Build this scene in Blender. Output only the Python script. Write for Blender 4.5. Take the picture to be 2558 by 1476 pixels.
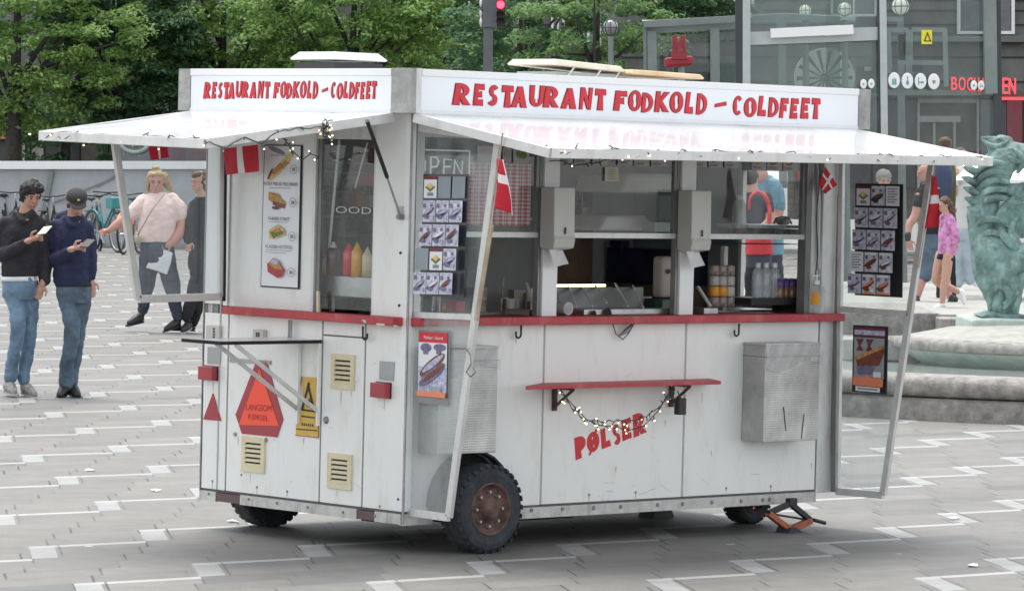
import bpy, math, random
import numpy as np
from mathutils import Vector, Matrix, noise
rnd = random.Random(7)
scene = bpy.context.scene
for o_ in list(bpy.data.objects): bpy.data.objects.remove(o_)
COL = scene.collection
# ------------------------------------------------------------------ camera
FPX, PITCH, ROLL, YAW = 10000.0, .0324, .0244, .8206      # focal length in photo pixels; YAW = bearing of the cart's long side
GZ = .22
_cx, _sx, _cy, _sy = math.cos(PITCH), math.sin(PITCH), math.cos(ROLL), math.sin(ROLL)
RC = Matrix(((_cy, 0, _sy), (0, 1, 0), (-_sy, 0, _cy))) @ Matrix(((1, 0, 0), (0, _cx, -_sx), (0, _sx, _cx)))   # world -> camera (x right, y forward, z up)
RCT = RC.transposed()
CAM = -(RCT @ Vector((-.5615, 20.6, -1.1136))) + Vector((0, 0, GZ))
cam = bpy.data.cameras.new('camera'); camo = bpy.data.objects.new('camera', cam); COL.objects.link(camo)
cam.sensor_width = 36; cam.lens = 36 * FPX / 2558; cam.clip_end = 2000; cam.clip_start = .5
M3 = Matrix((RCT @ Vector((1, 0, 0)), RCT @ Vector((0, 0, 1)), -(RCT @ Vector((0, 1, 0))))).transposed()
camo.matrix_world = Matrix.Translation(CAM) @ M3.to_4x4()
scene.camera = camo
# ------------------------------------------------------------------ light
SUN_EL, SUN_AZ = math.radians(74), math.radians(-30)     # azimuth measured from +Y (away from camera) towards +X
w = bpy.data.worlds.new('World'); scene.world = w; w.use_nodes = True
nt = w.node_tree; bg = nt.nodes['Background']; sky = nt.nodes.new('ShaderNodeTexSky'); sky.sky_type = 'NISHITA'
sky.sun_disc = False; sky.sun_elevation = SUN_EL; sky.sun_rotation = SUN_AZ; sky.dust_density = 1.0; sky.air_density = .8; sky.ozone_density = .8
hsw = nt.nodes.new('ShaderNodeHueSaturation'); hsw.inputs['Saturation'].default_value = .16; nt.links.new(sky.outputs[0], hsw.inputs['Color']); nt.links.new(hsw.outputs[0], bg.inputs[0]); bg.inputs[1].default_value = .15
sl = bpy.data.lights.new('sun', 'SUN'); so = bpy.data.objects.new('sun', sl); COL.objects.link(so)
sl.energy = 1.5; sl.angle = math.radians(30); sl.color = (1, .96, .895)
sd = Vector((math.sin(SUN_AZ) * math.cos(SUN_EL), math.cos(SUN_AZ) * math.cos(SUN_EL), math.sin(SUN_EL)))
so.rotation_euler = sd.to_track_quat('Z', 'Y').to_euler()
scene.view_settings.view_transform = 'Standard'; scene.view_settings.look = 'None'; scene.view_settings.gamma = 1
scene.view_settings.exposure = 1.24
scene.cycles.max_bounces = 8; scene.cycles.transparent_max_bounces = 24; scene.cycles.diffuse_bounces = 4
scene.cycles.caustics_reflective = False; scene.cycles.caustics_refractive = False

# ------------------------------------------------------------------ pixel -> place (full photo pixels)
CR = dict(a=(0, 0, 640 / 2219), b=(0, 400, 560 / 1315), c=(440, 100, 660 / 2089), d=(480, 540, 620 / 1962), e=(440, 820, 620 / 1672),
          f=(1000, 140, 500 / 1456), g=(1000, 600, 400 / 728), h=(1300, 340, 820 / 2487), i=(1200, 780, 900 / 2340), j=(2000, 360, 558 / 1625),
          k=(2000, 760, 558 / 1505), l=(1580, 0, 520 / 2103), m=(2060, 0, 498 / 1908), n=(1060, 0, 540 / 2524), o=(0, 1000, 700 / 2141), p=(1600, 1200, 958 / 2524),
          q=(80, 240, 500 / 2524), r=(2300, 330, 258 / 751), s=(1840, 560, 280 / 1568), t=(1360, 680, 380 / 2524), u=(780, 320, 180 / 546), v=(1020, 360, 180 / 524), w=(0, 0, 2558 / 2523), z=(0, 0, 1))
def K(c, x, y): x0, y0, s_ = CR[c]; return x0 + x * s_, y0 + y * s_
def ray(px, py): return RCT @ Vector(((px - 1279) / FPX, 1, -(py - 738) / FPX))
SV = Vector((math.sin(YAW), math.cos(YAW), 0)); TV = Vector((-math.cos(YAW), math.sin(YAW), 0))
CARTM = Matrix.Rotation(math.pi / 2 - YAW, 4, 'Z')
def L(c, x, y, t0=0.0):          # point on the cart's plane t = t0 (parallel to the long serving side), cart coordinates
    px, py = K(c, x, y); d = ray(px, py); k = (t0 - CAM.dot(TV)) / d.dot(TV); P = CAM + d * k
    return Vector((P.dot(SV), t0, P.z))
def S(c, x, y, s0=0.0):          # point on the cart's plane s = s0 (parallel to the short side)
    px, py = K(c, x, y); d = ray(px, py); k = (s0 - CAM.dot(SV)) / d.dot(SV); P = CAM + d * k
    return Vector((s0, P.dot(TV), P.z))
def G(c, x, y, z0=0.0):
    px, py = K(c, x, y); d = ray(px, py); return CAM + d * ((z0 - CAM.z) / d.z)
def V(c, x, y, dist):
    px, py = K(c, x, y); return CAM + ray(px, py) * dist
LEAN = -.0374
def depth_of(P): return (RC @ (P - CAM)).y
class Frame:                     # local axes of a free-standing thing
    def __init__(s_, loc, lean=LEAN, rz=0): s_.M = Matrix.Translation(loc) @ Matrix.Rotation(lean, 4, 'Y') @ Matrix.Rotation(rz, 4, 'Z'); s_.I = s_.M.inverted(); s_.d = depth_of(Vector(loc))
    def P(s_, c, x, y, dy=0): return s_.I @ V(c, x, y, s_.d + dy)

# ------------------------------------------------------------------ materials
MATS = {}
def mat(name, col, rough=.6, metal=0, var=.06, scale=6, bump=0, bscale=40, emit=0, spec=.5, coat=0, dirt=None, dscale=3, wave=False):
    if name in MATS: return MATS[name]
    m = bpy.data.materials.new(name); m.use_nodes = True; n = m.node_tree.nodes; l = m.node_tree.links; b = n['Principled BSDF']
    b.inputs['Roughness'].default_value = rough; b.inputs['Metallic'].default_value = metal; b.inputs['Specular IOR Level'].default_value = spec
    b.inputs['Coat Weight'].default_value = coat; b.inputs['Coat Roughness'].default_value = .08
    tc = n.new('ShaderNodeTexCoord')
    col = tuple(col) + (1,)
    if var:
        nz = n.new('ShaderNodeTexNoise'); nz.inputs['Scale'].default_value = scale; nz.inputs['Detail'].default_value = 6; nz.inputs['Roughness'].default_value = .62
        l.new(tc.outputs['Object'], nz.inputs['Vector'])
        r = n.new('ShaderNodeValToRGB'); r.color_ramp.elements[0].position = .3; r.color_ramp.elements[1].position = .7
        r.color_ramp.elements[0].color = tuple(max(0, c * (1 - var * 1.6)) for c in col[:3]) + (1,)
        r.color_ramp.elements[1].color = tuple(min(1, c * (1 + var)) for c in col[:3]) + (1,)
        l.new(nz.outputs['Fac'], r.inputs[0]); out = r.outputs[0]
        if dirt:
            nz2 = n.new('ShaderNodeTexNoise'); nz2.inputs['Scale'].default_value = dscale; nz2.inputs['Detail'].default_value = 8; nz2.inputs['Roughness'].default_value = .7
            mp = n.new('ShaderNodeMapping'); mp.inputs['Scale'].default_value = (1, 1, .35); l.new(tc.outputs['Object'], mp.inputs[0]); l.new(mp.outputs[0], nz2.inputs['Vector'])
            r2 = n.new('ShaderNodeValToRGB'); r2.color_ramp.elements[0].position = .52; r2.color_ramp.elements[1].position = .78; l.new(nz2.outputs['Fac'], r2.inputs[0])
            mx = n.new('ShaderNodeMix'); mx.data_type = 'RGBA'; l.new(r2.outputs[0], mx.inputs[0]); l.new(out, mx.inputs[6]); mx.inputs[7].default_value = tuple(dirt) + (1,); out = mx.outputs[2]
        l.new(out, b.inputs['Base Color'])
    else: b.inputs['Base Color'].default_value = col
    if bump:
        if wave:
            sx = n.new('ShaderNodeSeparateXYZ'); l.new(tc.outputs['Object'], sx.inputs[0]); fs = []
            for op in ('ADD', 'SUBTRACT'):
                q1 = n.new('ShaderNodeMath'); q1.operation = op; qa = n.new('ShaderNodeMath'); l.new(sx.outputs[0], qa.inputs[0]); l.new(sx.outputs[1], qa.inputs[1]); l.new(qa.outputs[0], q1.inputs[0]); l.new(sx.outputs[2], q1.inputs[1]); q2 = n.new('ShaderNodeMath'); q2.operation = 'MULTIPLY'; q2.inputs[1].default_value = bscale; l.new(q1.outputs[0], q2.inputs[0]); q3 = n.new('ShaderNodeMath'); q3.operation = 'SINE'; l.new(q2.outputs[0], q3.inputs[0]); fs.append(q3.outputs[0])
            q4 = n.new('ShaderNodeMath'); q4.operation = 'MULTIPLY'; l.new(fs[0], q4.inputs[0]); l.new(fs[1], q4.inputs[1]); o_ = q4.outputs[0]
        else: nb = n.new('ShaderNodeTexNoise'); nb.inputs['Scale'].default_value = bscale; nb.inputs['Detail'].default_value = 4; l.new(tc.outputs['Object'], nb.inputs['Vector']); o_ = nb.outputs['Fac']
        bp = n.new('ShaderNodeBump'); bp.inputs['Strength'].default_value = bump; bp.inputs['Distance'].default_value = .02; l.new(o_, bp.inputs['Height']); l.new(bp.outputs[0], b.inputs['Normal'])
    if emit: b.inputs['Emission Color'].default_value = col; b.inputs['Emission Strength'].default_value = emit
    MATS[name] = m; return m
def glass(name, tint=(.96, .98, .98), milk=.06, rough=.02, milkcol=(.7, .74, .75), refl=1.0, streak=0):
    m = bpy.data.materials.new(name); m.use_nodes = True; n = m.node_tree.nodes; l = m.node_tree.links; n.remove(n['Principled BSDF']); out = n['Material Output']
    t = n.new('ShaderNodeBsdfTransparent'); t.inputs[0].default_value = tuple(tint) + (1,)
    g = n.new('ShaderNodeBsdfGlossy'); g.inputs['Roughness'].default_value = rough
    fr = n.new('ShaderNodeLayerWeight'); pw = n.new('ShaderNodeMath'); pw.operation = 'POWER'; l.new(fr.outputs['Facing'], pw.inputs[0]); pw.inputs[1].default_value = 5; fm = n.new('ShaderNodeMath'); fm.operation = 'MULTIPLY_ADD'; fm.inputs[1].default_value = .9 * refl; fm.inputs[2].default_value = .045 * refl; fm.use_clamp = True
    l.new(pw.outputs[0], fm.inputs[0])
    a = n.new('ShaderNodeMixShader'); l.new(fm.outputs[0], a.inputs[0]); l.new(t.outputs[0], a.inputs[1]); l.new(g.outputs[0], a.inputs[2])
    d = n.new('ShaderNodeBsdfDiffuse'); d.inputs[0].default_value = tuple(milkcol) + (1,); b = n.new('ShaderNodeMixShader')
    tc = n.new('ShaderNodeTexCoord'); mp = n.new('ShaderNodeMapping'); mp.inputs['Scale'].default_value = (4, 4, .9 if streak else 3); nz = n.new('ShaderNodeTexNoise'); nz.inputs['Scale'].default_value = 1.6; nz.inputs['Detail'].default_value = 7
    l.new(tc.outputs['Object'], mp.inputs[0]); l.new(mp.outputs[0], nz.inputs['Vector'])
    mr = n.new('ShaderNodeMapRange'); mr.inputs[1].default_value = .3; mr.inputs[2].default_value = .75; mr.inputs[3].default_value = milk * .5; mr.inputs[4].default_value = milk * (1.6 + streak); l.new(nz.outputs['Fac'], mr.inputs[0])
    l.new(mr.outputs[0], b.inputs[0]); l.new(a.outputs[0], b.inputs[1]); l.new(d.outputs[0], b.inputs[2]); l.new(b.outputs[0], out.inputs[0])
    MATS[name] = m; return m

# ------------------------------------------------------------------ mesh builder
class MB:
    def __init__(s): s.v = []; s.f = []; s.m = []; s.mats = []
    def mi(s, m):
        if m not in s.mats: s.mats.append(m)
        return s.mats.index(m)
    def add(s, vs, fs, m):
        k = len(s.v); s.v += [tuple(v) for v in vs]; i = s.mi(m)
        for f in fs: s.f.append([a + k for a in f]); s.m.append(i)
        return s
    def box(s, x0, x1, y0, y1, z0, z1, m):
        v = [(x, y, z) for z in (z0, z1) for y in (y0, y1) for x in (x0, x1)]
        return s.add(v, [(0, 2, 3, 1), (4, 5, 7, 6), (0, 1, 5, 4), (2, 6, 7, 3), (0, 4, 6, 2), (1, 3, 7, 5)], m)
    def obox(s, A, B, w_, h_, m, up=(0, 0, 1)):     # bar from A to B
        A = Vector(A); B = Vector(B); d = (B - A).normalized(); u = Vector(up); r = d.cross(u)
        if r.length < 1e-4: r = d.cross(Vector((1, 0, 0)))
        r.normalize(); u = r.cross(d).normalized(); v = []
        for P in (A, B):
            for a, b in ((-1, -1), (1, -1), (1, 1), (-1, 1)): v.append(P + r * a * w_ / 2 + u * b * h_ / 2)
        return s.add(v, [(0, 3, 2, 1), (4, 5, 6, 7), (0, 1, 5, 4), (1, 2, 6, 5), (2, 3, 7, 6), (3, 0, 4, 7)], m)
    def prism(s, pts, off, m):
        pts = [Vector(p) for p in pts]; off = Vector(off); n = len(pts)
        return s.add(pts + [p + off for p in pts], [tuple(range(n))[::-1], tuple(range(n, 2 * n))] + [(i, (i + 1) % n, (i + 1) % n + n, i + n) for i in range(n)], m)
    def face(s, pts, m): return s.add(pts, [tuple(range(len(pts)))], m)
    def tube(s, pts, r, m, n=8, caps=True, sy=1.0, round_=False):
        pts = [Vector(p) for p in pts]; N = len(pts); rs = list(r) if isinstance(r, (list, tuple)) else [r] * N
        if round_:
            d0 = (pts[0] - pts[1]).normalized(); d1 = (pts[-1] - pts[-2]).normalized()
            p0, r0, p1, r1 = pts[0], rs[0], pts[-1], rs[-1]
            pts = [p0 + d0 * r0 * .95, p0 + d0 * r0 * .6] + pts + [p1 + d1 * r1 * .6, p1 + d1 * r1 * .95]; rs = [r0 * .3, r0 * .8] + rs + [r1 * .8, r1 * .3]; N += 4
        ref = Vector((0, 0, 1)); vs = []
        d = (pts[1] - pts[0]).normalized()
        if abs(d.dot(ref)) > .9: ref = Vector((0, 1, 0))
        for i in range(N):
            d = ((pts[min(i + 1, N - 1)] - pts[max(i - 1, 0)])).normalized()
            a = ref.cross(d)
            if a.length < 1e-5: a = Vector((1, 0, 0))
            a.normalize(); b = d.cross(a).normalized(); ref = b
            for k in range(n):
                t = 2 * math.pi * k / n; vs.append(pts[i] + a * math.cos(t) * rs[i] + b * math.sin(t) * rs[i] * sy)
        fs = [(i * n + k, i * n + (k + 1) % n, (i + 1) * n + (k + 1) % n, (i + 1) * n + k) for i in range(N - 1) for k in range(n)]
        if caps: fs += [tuple(range(n))[::-1], tuple(range((N - 1) * n, N * n))]
        return s.add(vs, fs, m)
    def loft(s, rows, m, n=20):           # rows of (centre, half width x, half depth y) – horizontal ellipses
        vs = []
        for c, a, b in rows:
            for k in range(n): t = 2 * math.pi * k / n; ct, st = math.cos(t), math.sin(t); vs.append((c[0] + a * math.copysign(abs(ct) ** .85, ct), c[1] + b * math.copysign(abs(st) ** .85, st), c[2]))
        N = len(rows); fs = [(i * n + k, i * n + (k + 1) % n, (i + 1) * n + (k + 1) % n, (i + 1) * n + k) for i in range(N - 1) for k in range(n)]
        if rows[0][0][2] > rows[-1][0][2]: fs = [f[::-1] for f in fs]; fs += [tuple(range(n)), tuple(range((N - 1) * n, N * n))[::-1]]
        else: fs += [tuple(range(n))[::-1], tuple(range((N - 1) * n, N * n))]
        return s.add(vs, fs, m)
    def ell(s, c, r, m, n=14, k=9, M=None):
        vs = []; c = Vector(c)
        for i in range(k + 1):
            ph = math.pi * i / k
            for j in range(n):
                th = 2 * math.pi * j / n; p = Vector((r[0] * math.sin(ph) * math.cos(th), r[1] * math.sin(ph) * math.sin(th), r[2] * math.cos(ph)))
                if M is not None: p = M @ p
                vs.append(c + p)
        fs = [(i * n + j, (i + 1) * n + j, (i + 1) * n + (j + 1) % n, i * n + (j + 1) % n) for i in range(k) for j in range(n)]
        return s.add(vs, fs, m)
    def lathe(s, c, prof, m, n=24, axis='Z', a0=0, a1=2 * math.pi):
        c = Vector(c); vs = []; full = abs(a1 - a0 - 2 * math.pi) < 1e-6; cnt = n if full else n + 1
        for r, z in prof:
            for k in range(cnt):
                t = a0 + (a1 - a0) * k / n; x, y = r * math.cos(t), r * math.sin(t)
                vs.append(c + (Vector((x, y, z)) if axis == 'Z' else Vector((x, z, y)) if axis == 'Y' else Vector((z, x, y))))
        fs = []
        for i in range(len(prof) - 1):
            for k in range(n if full else n): 
                a = i * cnt + k; b = i * cnt + (k + 1) % cnt; fs.append((a, b, b + cnt, a + cnt))
        return s.add(vs, fs, m)
    def build(s, name, parent=None, smooth=False, bevel=0, world=None):
        me = bpy.data.meshes.new(name); me.from_pydata(s.v, [], s.f)
        for m in s.mats: me.materials.append(MATS[m] if isinstance(m, str) else m)
        if len(s.mats) > 1: me.polygons.foreach_set('material_index', s.m)
        if smooth: me.polygons.foreach_set('use_smooth', [True] * len(me.polygons))
        me.update(); o = bpy.data.objects.new(name, me); COL.objects.link(o)
        if parent: o.parent = parent
        if bevel:
            b = o.modifiers.new('bevel', 'BEVEL'); b.width = bevel; b.segments = 2; b.limit_method = 'ANGLE'; b.angle_limit = math.radians(50)
        return o
def tag(o, label, cat, group=None, kind=None):
    if label: o['label'] = label
    if cat: o['category'] = cat
    if group: o['group'] = group
    if kind: o['kind'] = kind
    return o
def empty(name, label, cat, M=None, group=None):
    o = bpy.data.objects.new(name, None); COL.objects.link(o); o.empty_display_size = .1
    if M is not None: o.matrix_world = M
    return tag(o, label, cat, group)
def kids(o): return [c for c in bpy.data.objects if c.parent == o]
def copy_tree(o, parent=None, kidmap=None):
    if kidmap is None:
        kidmap = {}
        for c in bpy.data.objects:
            if c.parent: kidmap.setdefault(c.parent.name, []).append(c)
    c = o.copy(); COL.objects.link(c); c.parent = parent
    for ch in kidmap.get(o.name, []): copy_tree(ch, c, kidmap)
    return c
def textgeo(s_, font=None):               # letters as flat faces in a unit-height box
    cu = bpy.data.curves.new('t', 'FONT'); cu.body = s_; cu.size = 1; cu.resolution_u = 3; cu.fill_mode = 'FRONT'
    o = bpy.data.objects.new('t', cu); COL.objects.link(o); dg = bpy.context.evaluated_depsgraph_get(); me = bpy.data.meshes.new_from_object(o.evaluated_get(dg))
    vs = [v.co.copy() for v in me.vertices]; fs = [tuple(p.vertices) for p in me.polygons]
    bpy.data.objects.remove(o); bpy.data.curves.remove(cu); bpy.data.meshes.remove(me)
    if not vs: return [], []
    x0 = min(v.x for v in vs); x1 = max(v.x for v in vs); y0 = min(v.y for v in vs); y1 = max(v.y for v in vs)
    return [((v.x - x0) / (x1 - x0), (v.y - y0) / (y1 - y0)) for v in vs], fs
class Panel:                              # flat thing given by its four corners; u right, v down, items layered outwards
    def __init__(s, TL, TR, BR, BL, m, th=.006, lift=.003, h0=0):
        s.c = [Vector(p) for p in (TL, TR, BR, BL)]; s.n = (s.c[3] - s.c[0]).cross(s.c[1] - s.c[0]).normalized(); s.mb = MB(); s.k = 0; s.th = th; s.lift = lift
        s.h0 = h0
        base = [p + s.n * (h0) for p in s.c]; s.mb.prism([base[3], base[2], base[1], base[0]], s.n * th, m)
    def at(s, u, v, h=None):
        a, b, c, d = s.c; P = (a * (1 - u) + b * u) * (1 - v) + (d * (1 - u) + c * u) * v
        return P + s.n * (s.h0 + s.th + (h if h is not None else s.lift + s.k * .0007))
    def poly(s, pts, m): s.k += 1; s.mb.face([s.at(u, v) for u, v in pts][::-1], m); return s
    def rect(s, u0, v0, u1, v1, m): return s.poly([(u0, v0), (u1, v0), (u1, v1), (u0, v1)], m)
    def ell(s, cu, cv, ru, rv, m, rot=0, n=18):
        return s.poly([(cu + ru * math.cos(t) * math.cos(rot) - rv * math.sin(t) * math.sin(rot), cv + ru * math.cos(t) * math.sin(rot) + rv * math.sin(t) * math.cos(rot)) for t in [2 * math.pi * i / n for i in range(n)]], m)
    def ring(s, cu, cv, ru, rv, m, th=.12, n=24):
        s.k += 1
        o = [s.at(cu + ru * math.cos(2 * math.pi * i / n), cv + rv * math.sin(2 * math.pi * i / n)) for i in range(n)]; q = [s.at(cu + ru * (1 - th) * math.cos(2 * math.pi * i / n), cv + rv * (1 - th) * math.sin(2 * math.pi * i / n)) for i in range(n)]
        s.mb.add(o + q, [(i, i + n, (i + 1) % n + n, (i + 1) % n) for i in range(n)], m); return s
    def text(s, u0, v0, u1, v1, txt, m):
        s.k += 1; vs, fs = textgeo(txt); s.mb.add([s.at(u0 + (u1 - u0) * x, v1 + (v0 - v1) * y) for x, y in vs], fs, m); return s
    def build(s, name, parent=None): return s.mb.build(name, parent)
# ------------------------------------------------------------------ palette
mat('white_panel', (.81, .82, .80), .34, var=.018, scale=1.3, coat=.3, dirt=(.68, .66, .60), dscale=9, bump=.03, bscale=3)
mat('white_enamel', (.80, .81, .81), .35, var=.015, coat=.3)
mat('sign_white', (.80, .83, .86), .25, var=.008, coat=.5)
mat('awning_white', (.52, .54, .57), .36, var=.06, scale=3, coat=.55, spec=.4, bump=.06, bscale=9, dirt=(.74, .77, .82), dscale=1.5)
mat('aluminium', (.36, .36, .35), .38, metal=.6, var=.22, scale=5, dirt=(.20, .19, .17), dscale=4, bump=.3, bscale=14)
mat('alu_light', (.66, .66, .65), .4, metal=.3, var=.07, scale=9, dirt=(.45, .44, .41), dscale=8)
mat('alu_dark', (.25, .25, .25), .45, metal=.5, var=.1)
mat('stainless', (.47, .47, .47), .33, metal=.85, var=.16, scale=5, bump=.15, bscale=12)
mat('rail_metal', (.54, .54, .52), .5, metal=.25, var=.12, scale=14, dirt=(.26, .22, .18), dscale=14)
mat('brown_gap', (.14, .09, .09), .8); mat('seam', (.10, .10, .10), .7, var=0); mat('seam_light', (.42, .43, .43), .6, var=0)
mat('counter_red', (.44, .045, .055), .5, var=.14, scale=7, dirt=(.52, .17, .15), dscale=9)
mat('letter_red', (.60, .02, .035), .45, var=.06); mat('letter_edge', (.30, .02, .03), .5, var=0)
mat('deep_red', (.36, .02, .035), .3, var=.08, coat=.5); mat('orange_red', (.95, .09, .04), .5, var=.03); mat('flag_red', (.55, .012, .03), .75, var=.12, bump=.2, bscale=25)
mat('flag_white', (.80, .76, .75), .8, var=.05); mat('black', (.018, .018, .02), .5, var=.1); mat('ink', (.03, .03, .035), .6, var=0); mat('grey_ink', (.25, .26, .28), .6, var=0)
mat('rubber', (.032, .036, .045), .85, var=.3, scale=12, bump=.3, bscale=60, dirt=(.09, .085, .08), dscale=9)
mat('rusty_rim', (.125, .075, .062), .8, metal=.1, var=.4, scale=16, dirt=(.22, .12, .075), dscale=12, bump=.3, bscale=50)
mat('bolt', (.42, .40, .38), .5, metal=.6, var=.1); mat('cream_plastic', (.68, .62, .42), .5, var=.05, dirt=(.5, .44, .3), dscale=12)
mat('shadow_gap', (.02, .02, .02), .9, var=0); mat('grey_plate', (.36, .38, .39), .5, metal=.2, var=.06); mat('yellow_sign', (.62, .40, .07), .5, var=.06)
mat('interior_grey', (.36, .37, .355), .6, var=.12, scale=3); mat('interior_blue', (.26, .31, .34), .45, var=.12, scale=3); mat('interior_wood', (.17, .105, .065), .55, var=.35, scale=5)
mat('interior_cream', (.42, .39, .34), .5, var=.06); mat('navy', (.012, .016, .05), .5, var=.25); mat('dark_green', (.018, .05, .045), .35, coat=.4)
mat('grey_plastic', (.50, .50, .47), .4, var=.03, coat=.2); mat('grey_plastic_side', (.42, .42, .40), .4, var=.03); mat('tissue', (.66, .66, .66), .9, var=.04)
mat('poster_white', (.78, .79, .82), .35, var=.01, coat=.4); mat('poster_lilac', (.50, .51, .68), .35, var=.35, scale=55); mat('card_photo', (.62, .63, .72), .35, var=.28, scale=38); mat('sausage_purple', (.19, .17, .30), .5, var=.4, scale=50); mat('sausage_brown', (.20, .06, .03), .45, var=.3, scale=50)
mat('bun', (.55, .30, .10), .7, var=.3, scale=60); mat('bun_light', (.72, .55, .26), .7, var=.25, scale=60); mat('poster_orange', (.80, .25, .12), .4, var=.03); mat('board_dark', (.035, .04, .055), .25, var=.1, coat=.5); mat('board_brown', (.07, .03, .035), .3, var=.1)
mat('green_veg', (.16, .22, .05), .6, var=.3, scale=60); mat('maroon', (.16, .03, .045), .4, var=.1); mat('beige', (.55, .50, .42), .6, var=.05)
mat('bulb', (1, .74, .40), .3, var=0, emit=1.8); mat('bulb_off', (.55, .53, .45), .3, var=0); mat('wire', (.03, .04, .035), .6, var=0)
mat('wood', (.44, .36, .26), .6, var=.2, scale=12); mat('orange_paint', (.40, .10, .04), .55, var=.2, scale=14, dirt=(.12, .06, .04), dscale=16)
mat('ketchup', (.80, .02, .04), .3, coat=.5); mat('mustard', (.90, .42, .02), .3, coat=.5); mat('mayo', (.76, .68, .42), .3, coat=.5); mat('choc', (.10, .045, .035), .3, coat=.5); mat('nozzle_white', (.8, .8, .8), .3)
mat('label_purple', (.09, .06, .22), .4); mat('jar_brown', (.20, .10, .05), .3, coat=.6); mat('label_orange', (.75, .33, .03), .5)
mat('tube_light', (1, .93, .6), .4, var=0, emit=3); mat('neon_off_glow', (.8, .84, .84), .3, var=0, emit=.1)  # the unlit neon tubes get a faint glow so they stand out
mat('wheelwell', (.012, .012, .014), .9, var=0)
glass('wing_glass', milk=.045, streak=1.2, refl=.6); glass('window_glass', tint=(.95, .97, .97), milk=.025, refl=1.2); glass('dirty_glass', milk=.14, refl=.6, streak=1.0, milkcol=(.6, .62, .6)); glass('bottle_glass', tint=(.9, .95, .95), milk=.25, milkcol=(.8, .85, .86)); glass('bag_plastic', tint=(.9, .9, .9), milk=.22, rough=.15, milkcol=(.75, .75, .75), refl=2)
glass('clear_bottle', tint=(.9, .93, .93), milk=.35, milkcol=(.75, .76, .74))

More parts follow.
